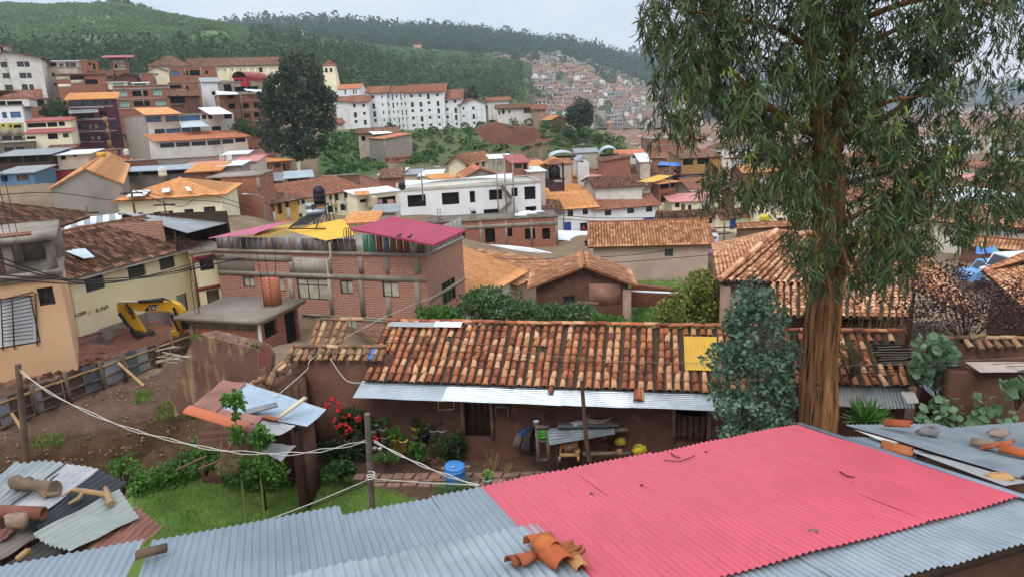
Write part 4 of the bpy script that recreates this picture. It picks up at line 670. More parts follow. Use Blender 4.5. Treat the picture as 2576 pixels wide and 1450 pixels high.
# grey block base, stepped with the street
m=MB(); p0,p1=yh.pt((182,853),.0),yh.pt((470,742),.0); q0,q1=yh.pt((186,905),0),yh.pt((474,850),0)
for i in range(5):
 a,b_=i/5,(i+1)/5
 if i==4: b_=.8+.2*.4
 t0=p0+(p1-p0)*a; u0,u1=(p0-yh.O)@yh.U,(p1-yh.O)@yh.U; s0=u0+(u1-u0)*a; s1=u0+(u1-u0)*b_; zt=(p0+(p1-p0)*a)[2]; zb=min(q0[2],q1[2])-1
 m.box(yh.A+yh.U*s0-Z*(yh.A[2]-zb),yh.U*(s1-s0),yh.N*.04,Z*(zt-zb))
m.build('block_base',mBASE,yh.t)
for s_,x,y,hg,mt in (('YAZ808',722+0,305,.27,mINK),('O',885,265,.29,FLAT('orange_spray','#d88a5a')),('K-NA',965,245,.36,mINK)):
 text(yh.t,'graffiti',s_,yh.pt(t(0,2,x,y),.03),nz(yh.U+Z*.06),Z,hg,mt)
px_sheet(yh.t,'skylight',[(212,650,39.0),(238,646,39.6),(214,625,41.0),(152,627,40.5)],mTRANS,.4,.01)
m=MB(); m.sheet(yh.X(-.5,-.52,-.3),yh.X(yh.L+.4,-.52,-.3),yh.X(yh.L+.4,-.45,-.12),yh.X(-.5,-.45,-.12),period=99,amp=0); m.build('fascia',mCON,yh.t)
nb=Bv('cream house with a maroon stripe and a peeling parapet beside the yellow house',(484,640),(571,627),790,45,5,mCR2,None,wins=[(502,650,539,680),(520,728,553,764,'wdoor')],**SH,over=.05);
for r_ in ((484,640,571,655),(484,718,571,727),(484,640,491,790)): patch(nb,r_,FLAT('maroon_paint','#8a3a40'),'maroon_stripe',.05,False)
oh=Bv('orange plastered house with a louvred metal gate and an open concrete upper floor',(-90,728),(150,697),905,30,6,mSAL,None,wins=[(-40,748,92,874,'lgate'),(96,722,137,768,'glass')],**SH,over=.1,gnd=False)
m=MB()  # louvres on the gate
for k in range(13):
 p=oh.pt((6,752+k*8.8),.03); p2=oh.pt((84,733+k*9.7),.03); m.bar(p,p2,.035,.03)
for x in (-38,2,30,88): m.bar(oh.pt((x,750-x*.16),.05),oh.pt((x+6,880-x*.14),.05),.07,.05)
m.build('gate_bars',mMETD,oh.t)
m=MB(); zt=oh.zt; S=oh.X
m.box(S(-.3,-.35,1.75),oh.U*(oh.L+.5),-oh.N*5.6,Z*.28); m.box(S(-.2,-.2,.16),oh.U*(oh.L+.3),-oh.N*.15,Z*.25)
for u_ in (.4,oh.L*.45,oh.L-.35):
 for w_ in (.1,4.8): m.box(S(u_,w_,.16),oh.U*.36,-oh.N*.36,Z*1.6)
m.box(S(-.3,5.2,.16),oh.U*(oh.L+.5),-oh.N*.12,Z*1.6); m.build('concrete_storey',mCON,oh.t)
m=MB(); m.box(S(oh.L*.2,1.2,.16),oh.U*1.0,-oh.N*.6,Z*.85); m.box(S(-.2,-.33,2.03),oh.U*(oh.L-.5),-oh.N*.2,Z*.18); m.build('brick_course',mBRK,oh.t)
m=MB();
for u_ in (oh.L*.5,oh.L*.5+.25,oh.L*.5+.5): m.tube([S(u_,.4,1.9),S(u_-.05,.4,4.2),S(u_-.25,.4,6.4)],.018,4)
m.build('rebar',mMETD,oh.t)
# house with mossy roof at the left edge, behind the concrete storey
b=MB(); lh=thing('tile_roof_house',at(60,600,37)-Z*4,'mossy clay tile roof on a brick wall at the left edge of the street','house'); pl=[at(-60,640,34.5),at(225,543,41),at(225,541,41.4),at(-60,500,42)]
e0,e1=at(-60,642,34.6),onz(226,546,at(-60,642,34.6)[2]); up=at(-60,505,42);
roof_patch(b,[e0,e1,e1+(up-e0)*.12,up],e1-e0,.27,.06,.42,.03,.1); b.build('roof',mTILD,lh)
w=MB(); d=nz(e1-e0); n=A_(-d[1],d[0],0); n=n if n[1]>0 else -n; wall_face(w,e0+n*.6-Z*3.4+d*-.0,d,nrm(e1-e0)-3.4,3.3,-n); wall_face(w,e0+n*.6-Z*3.4+d*(nrm(e1-e0)-3.4),n,5,3.3,d); w.build('wall',mBRK,lh)
# striped and zinc lean-tos behind the yellow house
sh=thing('striped_shed',at(230,560,50)-Z*3,'plank shed with a white and brown striped sheet roof behind the yellow house','shed')
for k in range(9):
 a,b_=k/9,(k+1)/9; e=lambda f_:at(162+f_*145,577-f_*24,48); bk=lambda f_:at(165+f_*140,553-f_*18,51.5)
 m=MB(); m.sheet(e(a),e(b_),bk(b_),bk(a),period=.2,amp=.012,nv=2); m.build('roof_strip',mWSH if k%2==0 else mGREYR,sh)
m=MB(); p,p2=at(168,578,48.3),at(306,554,48.3);
for k in range(14): a=p+(p2-p)*k/14; m.box(a-Z*3.2,(p2-p)/14*.92,A_(0,.08,0),Z*3.1)
m.build('plank_wall',mWOODD,sh)
sh=thing('zinc_shed',at(440,600,46)-Z*3,'open shed with a large grey zinc roof on timber posts','shed'); m=MB()
P=[at(383,560,46),at(470,586,43.5),at(573,560,50),at(300,533,50.5)]; m.sheet(P[0],P[1],P[2],P[3],period=.3,amp=.015,nv=6); m.poly([p-Z*.05 for p in P][::-1]); m.build('roof',mGREYR,sh); m=MB()
for p in (P[0]*.4+P[1]*.6+A_(0,.3,0),P[2],P[3]): m.bar(p-Z*.1,p-Z*1.5,.14)
m.build('post',mWOODD,sh); m=MB(); wall_face(m,P[3]-Z*3.2,nz((P[2]-P[3])*A_(1,1,0)),nrm(P[2]-P[3]),3.0,A_(0,-1,0)); m.build('back_wall',mWOODD,sh)
# ---- the brick house with the magenta roof
def tv(c,r,*a): return tuple(v for i in range(0,len(a),2) for v in t(c,r,a[i],a[i+1]))
bb=Bv('three storey raw brick house with a glazed attic under magenta and yellow roofs',t(1,1,-410,1078),t(1,1,1700,1132),868,45.5,('r',t(1,1,2075,0)[0]),mBRK,('flat',mCON),wins=[(611,696,641,722,'curtain'),(684,697,716,732,'curtain'),(748,700,826,753,'curtain'),(856,705,888,739,'curtain'),(962,708,1003,747,'curtain'),(765,794,838,831,'curtain'),(866,800,900,840,'curtain'),(722,760,736,800,'hole')],rw=[('f',.35,2.9,.72,4.3)],name='brick_house',over=.1,dep=.14)
for x0,x1 in ((728,739),(826,835),(902,914),(968,979),(1042,1056)): patch(bb,(x0,646,x1,688),mCON,'column',.05,False); patch(bb,(x0+2,702,x1+2,795),mCON,'column',.05,False)
patch(bb,(541,688,1071,699),mCON,'floor_beam',.07,False); patch(bb,(541,790,1071,800),mCON,'floor_beam',.07,False); patch(bb,(740,648,824,688),BRICK('grey_block','#c3bbae','#b4aa9c','#8c8378',.4,.2,.015,'#8d7a6c',.62),'block_infill',.02,False); patch(bb,(541,640,735,655),mCON,'parapet_beam',.05,False)
patch(bb,(541,655,640,690),mCOND,'render_band',.02,False)
m=MB(); m.box(bb.X(bb.L,0,-2.75),-bb.N*bb.D,bb.U*.05,Z*.22); m.box(bb.X(bb.L,0,-5.3),-bb.N*bb.D,bb.U*.05,Z*.22); m.build('side_beam',mCON,bb.t)
pc=[FLAT('dusty_brown_panel','#7d6c62',.35),FLAT('dusty_grey_panel','#8a8584',.3),FLAT('dark_glass_panel','#55504e',.25),FLAT('orange_brown_panel','#8a5738',.4),FLAT('green_panel','#5f9a7e',.4),FLAT('steel_blue_panel','#6d7a86',.4),FLAT('olive_panel','#7a6a42',.4),FLAT('pale_panel','#a5a496',.4)]
zf=1.05
def panel(x0,x1,k,top=zf,u0=None):
 u0=bb.lr((x0,640,x0+2,642))[0]; u1=bb.lr((x1,640,x1+2,642))[0]; m=MB(); m.box(bb.X(u0+.02,.1,.17),bb.U*(u1-u0-.05),-bb.N*.03,Z*(top-.2)); m.build('attic_panel',pc[k],bb.t)
xs=lsp(545,896,24);
for i in range(23): panel(xs[i],xs[i+1],[0,1,0,1,2,0,1,1,0,2][i%10],.95+.0*i)
xs=[912,928,946,963,980,997,1014,1031,1046,1068]
for i in range(9): panel(xs[i],xs[i+1],[4,4,3,5,6,3,3,7,6][i],1.25)
m=MB()
for i in range(8): m.box(bb.X(bb.L-.03,.1+i*bb.D/8,.17),-bb.N*(bb.D/8-.05),bb.U*.03,Z*1.2)
m.build('side_glazing',pc[7],bb.t)
zr=bb.zt
def oz(c,r,x,y,z): return onz(*t(c,r,x,y),z)
m=MB(); P=[oz(1,1,945,852,zr+1.75),oz(1,1,1380,728,zr+2.1),oz(1,1,2125,862,zr+1.55),oz(1,1,1790,1012,zr+1.25)]; m.sheet(P[0],P[1],P[2],P[3],period=.3,amp=.05,nper=6,nv=4); m.poly([p-Z*.08 for p in P][::-1])
for i in range(4): j=(i+1)%4; m.poly([P[i],P[j],P[j]-Z*.1,P[i]-Z*.1])
m.build('magenta_roof',METAL('magenta_sheet','#a83f58','#963550',None,.6,.1,.45,.8),bb.t)
m=MB(); P=[oz(1,1,310,865,zr+1.2),oz(1,1,700,972,zr+1.0),oz(1,1,1000,915,zr+1.25),oz(1,1,870,752,zr+1.7)]; m.sheet(P[0],P[1],P[2],P[3],period=.3,amp=.02,nv=4); P2=[oz(1,1,-40,940,zr+1.05),oz(1,1,310,865,zr+1.22),oz(1,1,420,800,zr+1.4),oz(1,1,60,850,zr+1.3)]; m.sheet(*P2,period=.3,amp=.02,nv=3); m.build('yellow_roof',mYSH,bb.t)
m=MB(); P=[oz(0,1,2080,950,zr+1.1),oz(1,1,-5,905,zr+1.25),oz(1,1,380,760,zr+1.8),oz(0,1,2575,835,zr+1.4)]; m.sheet(*P,period=.3,amp=.02,nv=3); m.build('pink_roof',METAL('rose_sheet','#b8657c','#a8566c',None,.6,.1,.5),bb.t)
m=MB(); a,b_=oz(0,1,2575,850,zr+1.0),oz(1,1,385,775,zr+1.4); m.quad(a-Z*.8,b_-Z*.8,b_,a); m.build('yellow_gable_panel',FLAT('old_yellow_panel','#cdb87a'),bb.t)
m=MB(); p=oz(1,1,740,985,zr+.9); m.tube([p,p-Z*.9,p-Z*1.1-bb.U*.3,p-Z*2.1-bb.U*.3],.07,6); m.build('drain_pipe',FLAT('pale_pipe','#c9c2b4'),bb.t)
# water tank on its stand, solar heater, chimney
tb=at(*t(1,1,645,598),47); wt=thing('water_tank',tb-Z*3.6,'ribbed black water tank on a thin steel stand above the yellow roof','tank'); m=MB(); m.lathe([(r_*.62,z_*.56) for r_,z_ in ((0,0),(.62,0),(.64,.5),(.61,.55),(.64,.6),(.64,1.1),(.6,1.15),(.63,1.2),(.6,1.7),(.35,1.95),(.3,2.05),(0,2.05))],tb,20); m.build('tank',mBLKP,wt,True)
m=MB();
cs=[tb+A_(sx*.42,sy*.42,0) for sx,sy in ((-1,-1),(1,-1),(1,1),(-1,1))]
for i,c_ in enumerate(cs):
 m.bar(c_,c_-Z*3.5,.06); m.bar(c_-Z*.1,cs[(i+1)%4]-Z*.1,.06); m.bar(c_-Z*1.8,cs[(i+1)%4]-Z*1.8,.05); m.bar(c_-Z*.2,cs[(i+1)%4]-Z*1.8,.035); m.bar(c_-Z*1.8,cs[(i+1)%4]-Z*3.4,.035)
m.bar(tb+A_(.75,-.3,.6),tb+A_(1.05,-.3,-3.0),.05); m.build('stand',mMETD,wt)
hb=at(*t(1,1,510,695),46.6); hw=thing('solar_heater',hb-Z*2,'solar water heater with a shiny horizontal cylinder on the yellow roof','water heater'); m=MB(); m.lathe([(0,0),(.2,0),(.22,.04),(.22,1.2),(.2,1.24),(0,1.24)],hb,16,A_(1,.25,.05)); m.build('cylinder',mGREY,hw,True); m=MB()
m.lathe([(0,0),(.2,0),(.2,.7),(0,.7)],at(*t(1,1,495,628),47.6),12,A_(1,.25,.05)); m.build('small_cylinder',mGREY,hw,True); m=MB(); q0=oz(1,1,325,835,zr+1.45);
for k in range(12): a=hb+nz(A_(1,.25,.05))*(.08+k*.095); m.tube([a-Z*.1,a+(q0-hb)*.95],.03,5)
m.build('tube_array',mMETD,hw); m=MB()
for p in ((330,850),(600,850),(430,760),(560,730)): c_=oz(1,1,*p,zr+1.4); m.bar(c_,hb+A_(.9 if p[0]>450 else .2,.2,-.1),.06)
m.bar(oz(1,1,330,850,zr+1.4),oz(1,1,700,850,zr+1.4),.07); m.build('frame',mMETD,hw)
m=MB(); p=oz(1,1,880,900,zr+1.45)
for k in range(4): m.tube([p+A_(.1+k*.13+.02*cos(a),.32*cos(a),.32*sin(a)) for a in lsp(0,6.28,17)],.02,5)
solo(m,'hose_coil',mMETD,'loose coil of black pipe lying on the yellow roof','hose')
for x,y in ((1440,940),(1545,952)):
 p=oz(1,1,x,y,zr+1.5); bd=thing('pigeon',p,'dark pigeon perched on the magenta roof','bird','pigeons on the magenta roof'); m=MB(); m.tube([p+A_(-.16,0,.05),p+A_(-.05,0,.09),p+A_(.06,0,.12),p+A_(.1,0,.19),p+A_(.14,0,.22),p+A_(.2,0,.2)],[.02,.07,.075,.04,.04,.01],8); m.build('body',FLAT('pigeon_grey','#4a4a52'),bd,True)
# concrete slab annex in front of it
an=Bv('low brick annex with a wet flat concrete roof',(476,808),(652,817),880,37,('r',748),BRICK('annex_brick','#a4604a','#90523e','#9a8474',.4,.2,.02,'#8a6a5a',.55),None,wins=[],rw=[('f',.1,.7,.42,2.0,'hole'),('f',.62,-.4,.95,2.2,'hole')],name='annex',cat='annex',base=1.5)
an.t['label']='low brick annex with a wet flat concrete roof in front of the brick house'
m=MB(); m.box(an.X(-.55,-.5,.17),an.U*(an.L+.9),-an.N*(an.D+.9),Z*.2); m.build('slab',M('wet_concrete','#8b7f70','#6f6356',.5,.55,0,.2,12,.4,'#9c8c78',.5,.6),an.t)
m=MB(); m.box(an.X(an.L-.25,-.02,-3),an.U*.28,an.N*.05,Z*3); m.box(an.X(-.02,-.02,-3),an.U*.25,an.N*.05,Z*3); m.box(an.X(0,-.02,-.3),an.U*an.L,an.N*.03,Z*.3); m.build('concrete_frame',mCOND,an.t)
m=MB(); m.box(an.X(an.L*.72,2.2,.38),an.U*.8,-an.N*.55,Z*1.5); solo(m,'brick_pier',BRICK('new_brick','#c0694a','#b05c3e','#b59a86',.3,.14,.012,'#a07a64',.75),'stub pier of bright new bricks on the annex slab','pier')
m=MB()
for u_,w_ in ((.3,.2),(.42,.3),(.36,.45),(an.L*.72+.2,2.0),(an.L*.72+.7,2.0),(an.L*.72+.5,2.9)): p=an.X(u_,w_,.3); m.tube([p,p+Z*1.6,p+Z*3.0+A_(rf(-.2,.2),0,0)],.018,4)
m.build('rebar',mMETD,an.t)
m=MB(); p=an.X(an.L+.05,-.1,.0); m.tube([p+Z*.1,p-Z*1.2],.09,6); m.build('pipe',mW2,an.t)
# orange roofed house, tile roof and broken adobe house right of the brick house
oh2=Bv('white house with a broad orange tile sheet roof beside the brick house',(1168,764),(1309,683),800,45,6,mW2,('shed','orange','v642'),wins=[(1238,706,1262,735,'glass')],name='side_house',cat='house',over=.45)
oh2b=Bv('house with a pale clay tile roof and a white fascia behind the broken adobe house',(1300,716),(1392,660),780,52,6.5,mADOP,('shed','pale','v655'),name='side_house',cat='house',over=.4)
ad=Bv('broken adobe house with sagging clay roof tiles and a crumbling gable',t(2,1,240,1415),t(2,1,1170,1400),842,43,3.6,mADO,('front','pale','v%f'%t(2,1,0,1222)[1],.53),wins=[(*t(2,2,515,75),*t(2,2,632,190),'glass')],name='adobe_ruin',cat='house',yaw=-4,over=.5,base=2)
patch(ad,(*t(2,1,775,1330),*t(2,2,1090,160)),M('stripped_adobe','#b08a72','#8d6250',1.,.95,0,.9,7),'pale_wall',.04,False); m=MB(); m.box(ad.X(ad.L-.35,-.28,-4.6),ad.U*.5,-ad.N*.3,Z*4.2); m.build('buttress',mADOP,ad.t)
m=MB(); s1=ad.roof; o=ad.X(ad.L*.72,.4,.62); m.box(o,ad.U*.3-Z*.16,-ad.N*1.8,Z*.1); m.build('roof_hole',mHOLE,ad.t)
# long tile house behind, and the wide hip roof at the right
lt=B('long adobe house with an even clay tile roof and one barred window',t(2,1,815,1012),t(2,1,1975,985),t(2,1,0,1365)[1],64,6.4,M('blotched_adobe','#c2a898','#a98f80',.5,.95,0,.6,8,.1,'#8d6a5c',.45,.66),('gable','pale','v558',.5),wins=[(*t(2,1,1535,1055),*t(2,1,1620,1130),'grill')],name='adobe_house',cat='house',over=.5)
# ---------------------------------------------------------------- nearest roofs: real barrel tiles
def barrel_t(n=7,th=.84,tap=.8):
 V=[]
 for (y,k) in ((0,1),(1,tap)):
  for r in (1,th):
   for i in range(n+1): a=PI*i/n; V.append((r*k*cos(a),y,r*k*sin(a)))
 q_=n+1; F=[]
 for i in range(n): F+= [(i,i+1,2*q_+i+1,2*q_+i),(q_+i+1,q_+i,3*q_+i,3*q_+i+1),(i,q_+i,q_+i+1,i+1),(2*q_+i,2*q_+i+1,3*q_+i+1,3*q_+i)]
 F+=[(0,2*q_,3*q_,q_),(n,q_+n,3*q_+n,2*q_+n)]
 return Ar(V),Ar(F)
BTV,BTF=barrel_t()
def tile_field(mb,O,U,S,n,cols,sp,rows,ex,r=.09,ln=.44,jit=1.,skip=None,sag=0,rng=nr):
 U=nz(U);S=nz(S);n=nz(n);Ms=[];Ls=[]
 for i in range(cols):
  cu=rng.normal(0,.012)*jit; dr=rng.normal(0,.012)*jit;
  for k in range(rows):
   if skip and skip(i,k): continue
   if rng.random()<.006*jit: continue
   a=rng.normal(0,.035)*jit; c_,s_=cos(a),sin(a); u2=U*c_+S*s_; s2=S*c_-U*s_; tl=.05+rng.normal(0,.015)*jit; s3=nz(s2-n*tl); n3=nz(np.cross(u2,s3)); rr=r*rng.uniform(.93,1.07)
   Ms.append(np.stack([u2*rr,s3*ln*rng.uniform(.95,1.05),n3*rr*.95],1)); Ls.append(O+U*(i*sp+cu+dr*k*.3)+S*(k*ex+rng.normal(0,.015)*jit-.02)+n*(.035+sag*sin(i*.4)*sin(k*.5)))
 if Ms: mb.inst(BTV,BTF,Ar(Ms),Ar(Ls))
CLAY=['#b5714c','#a8633f','#c48a60','#9a5a3e','#bd7a52','#cf9a70','#8c503a','#b46c4a','#c9906a','#a5694c','#7d4a38','#d0a27c']
mBAR=TILE('barrel_clay_tiles',CLAY,'#4a4a26',2.2,.70,False,.85,'#b5aa90'); mBARD=TILE('weathered_barrel_tiles',['#8d6a50','#a5805e','#7d5a44','#b58f6a','#6d5444','#c29c78','#946a50'],'#4c4f2c',2.5,.58,False,.9,'#a8a088'); mPAN=M('mossy_pan_tiles','#54463a','#3f382b',6,.95,0,.8,20,.1,'#5d6a2c',2.0,.6)
def pan(mb,O,U,S,n,W,H,sp,amp=.035):
 a=O-nz(U)*sp/2; c=nz(U)*W; d=nz(S)*H; mb.sheet(a,a+c,a+c+d,a+d,period=sp,amp=amp,nper=6,nv=10)
def roofset(par,name,eL,eR,ridge_y,ridge_x,slope=.52,sp=.25,ex=.31,r=.088,mat=None,skip=None,jit=1.,wmax=None):
 """barrel roof from two eave points; slope length solved so that the ridge meets the photo height"""
 U=nz(eR-eL); N=nz(A_(U[1],-U[0],0)); bk=-N; S=nz(bk+Z*slope); n=np.cross(U,S); n=n if n[2]>0 else -n; lo,hi=.3,9
 u=0
 for _ in range(40):
  m_=(lo+hi)/2; p=eL+S*m_+U*u
  if pxy(p)[1]>ridge_y: lo=m_
  else: hi=m_
 H=lo if wmax is None else min(lo,wmax); W=nrm(eR-eL); cols=int(W/sp)+1; rows=int(round(H/ex)); ex=H/rows
 m=MB(); pan(m,eL+n*.02,U,S,n,W+sp,H,sp); m.build('pan_tiles',mPAN,par)
 m=MB(); tile_field(m,eL,U,S,n,cols,sp,rows,ex,r,ex*1.36,jit,skip); m.build('roof_tiles',mat or mBAR,par,True)
 m=MB(); k=int(W/.36)+1; Ms=[];Ls=[]
 for i in range(k):
  a=rnm(0,.06); d=nz(U+bk*a+Z*rnm(0,.04)); s_=np.cross(Z,d); Ms.append(np.stack([s_*.1,d*.44,np.cross(s_,d)*-.085 if np.cross(s_,d)[2]<0 else np.cross(s_,d)*.085],1)); Ls.append(eL+S*H+U*i*.36+n*(.09+rnm(0,.012))+Z*.03)
 m.inst(BTV,BTF,Ar(Ms),Ar(Ls)); m.build('ridge_tiles',mat or mBAR,par,True)
 return U,N,S,n,H,W
# ---- long adobe house
eL=at(921,958,20.6); eR=onz(1800,988,eL[2]); Ud=nz(eR-eL); eR=eL+Ud*(nrm(eR-eL)+.9)
ah=thing('adobe_house',A_(*((eL+eR)/2)[:2],1.5),'long low adobe house with a mossy barrel tile roof and zinc sheet eaves','house')
yc=lambda i,k:False
Wt=nrm(eR-eL)
def skp(i,k):
 u=i*.25; return (Wt-1.75<u<Wt-.85 and 2<=k<=6)
U,N,S,n,Hs,W=roofset(ah,'x',eL,eR,813,971,skip=skp,mat=mBAR,sp=.25,ex=.3)
bk=-N; rz_=eL+S*Hs
m=MB(); p=eL+U*(Wt-1.72)+S*.75+n*.09; m.sheet(p,p+U*.95,p+U*.95+S*1.35,p+S*1.35,period=.09,amp=.012,nv=3); m.build('yellow_patch_sheet',mYSH,ah)
m=MB(); pz=eL+S*(Hs-.3)+n*.17+U*.1; m.sheet(pz,pz+S*.28,pz+S*.28+U*1.6,pz+U*1.6,period=.09,amp=.012,nv=4); m.build('rusty_ridge_sheet',mGREYR,ah); m=MB(); pz=pz+U*1.55+n*.02; m.sheet(pz,pz+S*.26,pz+S*.26+U*.9,pz+U*.9,period=.3,amp=.004,nv=4); m.build('pale_ridge_sheet',mWSH,ah)
# back slope
m=MB(); pan(m,rz_,U,nz(bk-Z*.52),n,W,Hs,.25); m.build('back_slope',mPAN,ah)
zs=[mWSH,METAL('bright_zinc','#cfd6dc','#a9b2ba',None,.6,.75,.3,2.),METAL('worn_bright_zinc','#c6ccd0','#98a0a8','#8a5a40',.66,.7,.33,2.,1.2),METAL('streaked_zinc','#b4babe','#8d9499',None,.6,.7,.35,2.)]
lo,hi=.05,2
for _ in range(40):
 m_=(lo+hi)/2
 if pxy(eL+N*m_-Z*(.1+.25*m_))[1]<998: lo=m_
 else: hi=m_
EO=lo; ue=[-.2,2.55,6.0,7.9,W+.1]
for i in range(4):
 m=MB(); a=eL+U*ue[i]; b_=eL+U*(ue[i+1]+.08); up=A_(0,0,-.03)+bk*.25+Z*(.012*i); dn=N*EO-Z*(.12+.25*EO)+Z*.012*i
 m.sheet(a+dn,a+up,b_+up,b_+dn,period=.08,amp=.011,nper=6,nv=24,wob=.012); o=m.build('eave_sheet',[mGREY,zs[1],zs[2],zs[3]][i],ah)
# hanging tile that has slipped down over the eave
m=MB(); tile_field(m,eL+U*(W-3.05)-S*.42+n*.02,U,S,n,2,.13,1,.3,.085,.42,.3); tile_field(m,eL+U*(W-2.98)-S*.44+n*.09,U,S,n,1,.2,1,.3,.08,.42,.3); tile_field(m,eL+U*(W-5.5)-S*.25,U,S,n,1,.2,1,.3,.08,.3,1); m.build('slipped_tiles',mBAR,ah,True)
wO=eL+bk*.42; wO=A_(wO[0],wO[1],.6); hW=eL[2]-.05-.6
WP=lambda p,off=0:onplane(p,wO+N*off,N)
def wr(x0,y0,x1,y1,O=None):
 a=[(WP((x,(y0+y1)/2))-wO)@U for x in (x0,x1)]; v=[(WP(((x0+x1)/2,y))-wO)[2] for y in (y1,y0)]; return (a[0],v[0],a[1],v[1])
holes=[wr(1168,1010,1234,1100),wr(1698,1015,1778,1112)]
def rough_wall(mb,O,U_,w,h,N_,holes,dep=.3,res=.12,amp=.03):
 hs=wall_face(mb,O,U_,w,h,N_,holes,dep)
m=MB(); wall_face(m,wO-U*.0,U,W,hW,N,holes,.3); wall_face(m,wO+bk*3.9,N,3.9,hW,-U); wall_face(m,wO+U*W,bk,3.9,hW,U)
pk=wO+bk*1.95+Z*(hW+1.0); a_,b_=wO+Z*hW,wO+bk*3.9+Z*hW; m.poly([a_,b_,pk],[(0,0),(3.9,0),(1.95,1)]); m.poly([a_+U*W,pk+U*W,b_+U*W]); m.build('wall',mADO,ah)
for hrec,brd in zip(holes,(4,5)):
 dr=MB(); O=wO+U*hrec[0]+Z*hrec[1]-N*.22; w_,h_=hrec[2]-hrec[0],hrec[3]-hrec[1]
 for k in range(brd): dr.box(O+U*(w_*k/brd+.012),U*(w_/brd-.024),Z*(h_*(.98 if brd==4 else (.62 if k else .66))),N*.04)
 if brd==4:
  for z_ in (.3,.62): dr.box(O+Z*h_*z_+N*.045,U*w_,Z*.07,N*.03)
 d=dr.build('door',mWOODD if brd==4 else M('brown_boards','#7d604a','#624a38',3,.9,0,.4,20),ah); fr=MB()
 for x in (-.09,w_): fr.box(O+U*x+N*.17,U*.1,Z*(h_+.05),N*.14)
 fr.box(O+Z*h_+N*.17-U*.09,U*(w_+.19),Z*.1,N*.13); fr.build('door_frame',M('pale_post_wood','#8a7460','#6a5646',3,.9,0,.4,20),d)
 if brd==5: b2=MB(); b2.quad(O-N*.05,O-N*.05+U*w_,O-N*.05+U*w_+Z*h_,O-N*.05+Z*h_); b2.build('dark_opening',mHOLE,d)
m=MB();
for x,y in ((1320,1128),(1098,1035)): p=WP((x,y),.03)
q_=[WP((1102,1003),.04),WP((1141,1004),.04),WP((1141,1028),.04),WP((1102,1030),.04)]
for i in range(4): m.bar(q_[i],q_[(i+1)%4],.025)
solo(m,'wire_grille',mFRW,'small white frame hanging on the adobe wall under the eave','frame')
m=MB(); q_=[WP((1246,1022),.06),WP((1277,1022),.06)]; m.bar(q_[0],q_[1],.05); m.bar(q_[0],q_[0]-Z*.28,.05); m.bar(q_[1],q_[1]-Z*.28,.05); solo(m,'wooden_rack',M('grey_rack_wood','#8d8478'),'small grey wooden rack fixed under the eave beside the first door','rack')
m=MB(); q_=[WP((1612,1012),.06),WP((1635,1012),.06)]; m.bar(q_[0],q_[1],.04); m.bar(q_[0],q_[0]-Z*.22,.04); m.bar(q_[1],q_[1]-Z*.22,.04); solo(m,'wooden_rack',M('grey_rack_wood','#8d8478'),'tiny wooden rack fixed under the eave near the second door','rack')
tarp('blue plastic stuffed into the left end of the adobe roof',[(925,905,20.9),(938,900,20.9),(950,872,21.3),(935,872,21.3)],mBLUE,wob=.05,n=8)
# ---- right hand adobe house with the broken roof
eL2=at(2010,968,19.2); eR2=onz(2300,972,eL2[2]); rh=thing('adobe_house',A_(*((eL2+eR2)/2)[:2],1.5),'collapsing adobe house with a hole in its barrel tile roof, right of the big tree','house')
hole=lambda i,k:(9<=i<=12 and 2<=k<=4) or (i in(2,3) and 2<=k<=4 )
U2,N2,S2,n2,H2,W2=roofset(rh,'x',eL2,eR2,838,2100,skip=hole,mat=mBAR,jit=2.2,sp=.26,ex=.33)
m=MB(); p=eL2+U2*2.35+S2*.62+n2*.075; m.quad(p,p+U2*.95,p+U2*.95+S2*.95,p+S2*.95); m.build('roof_hole',mHOLE,rh); m=MB()
for k in range(8): a=p+S2*(.1+.1*k)+n2*.03; m.tube([a+U2*rf(-.1,.1),a+U2*(.9+rf(-.2,.3))+n2*rf(0,.06)],.015,5)
m.build('reed_batten',M('dry_reed','#a8937a','#8a765e'),rh)
ez=[mGREYR,METAL('tarnished_zinc','#a29a92','#837c76','#6d4a3a',.6,.4,.5,2,2),mGREYR]; ue=[0.,.85,1.75,2.9]
for i in range(3):
 m=MB(); a=eL2+U2*ue[i]; b_=eL2+U2*(ue[i+1]+.06); dn=N2*.45-Z*(.42+.02*i); up=-N2*.2-Z*(.03-.01*i); m.sheet(a+dn,b_+dn,b_+up,a+up,period=.09,amp=.016,nper=6,nv=5,wob=.03); m.build('eave_sheet',ez[i],rh)
m=MB(); w2=eL2-N2*.5; w2=A_(w2[0],w2[1],.6); wall_face(m,w2-U2*1.2,U2,W2+1.2,eL2[2]-.7,N2); wall_face(m,w2+U2*W2,-N2,3,eL2[2]-.7,U2); m.build('wall',mADO,rh)
m=MB(); p=onplane(t(3,2,1340,1035),eL2+N2*.5,N2); q_=onplane(t(3,2,1470,1030),eL2+N2*.5,N2); q2=onplane(t(3,2,1520,1140),eL2+N2*.62,N2); q3=onplane(t(3,2,1400,1145),eL2+N2*.62,N2); m.poly([p,q_,q2,q3]); m.poly([x-Z*.03 for x in (p,q_,q2,q3)][::-1]); o=m.build('white_board',mW2,rh)
text(rh,'lettering','MTC',q3+nz(p-q3)*.28+nz(q2-q3)*.08,nz(q2-q3),nz(p-q3),.13,mINK,.01)
m=MB(); P=[tp(3,2,1700,1115,18.6),tp(3,2,1820,1090,18.6),tp(3,2,1640,940,19.6),tp(3,2,1490,945,19.6)]; m.sheet(*[at(*p) for p in P],period=2,amp=.01); solo(m,'loose_sheet',mGREY,'loose pale metal sheet slipped off the broken tile roof','metal sheet')
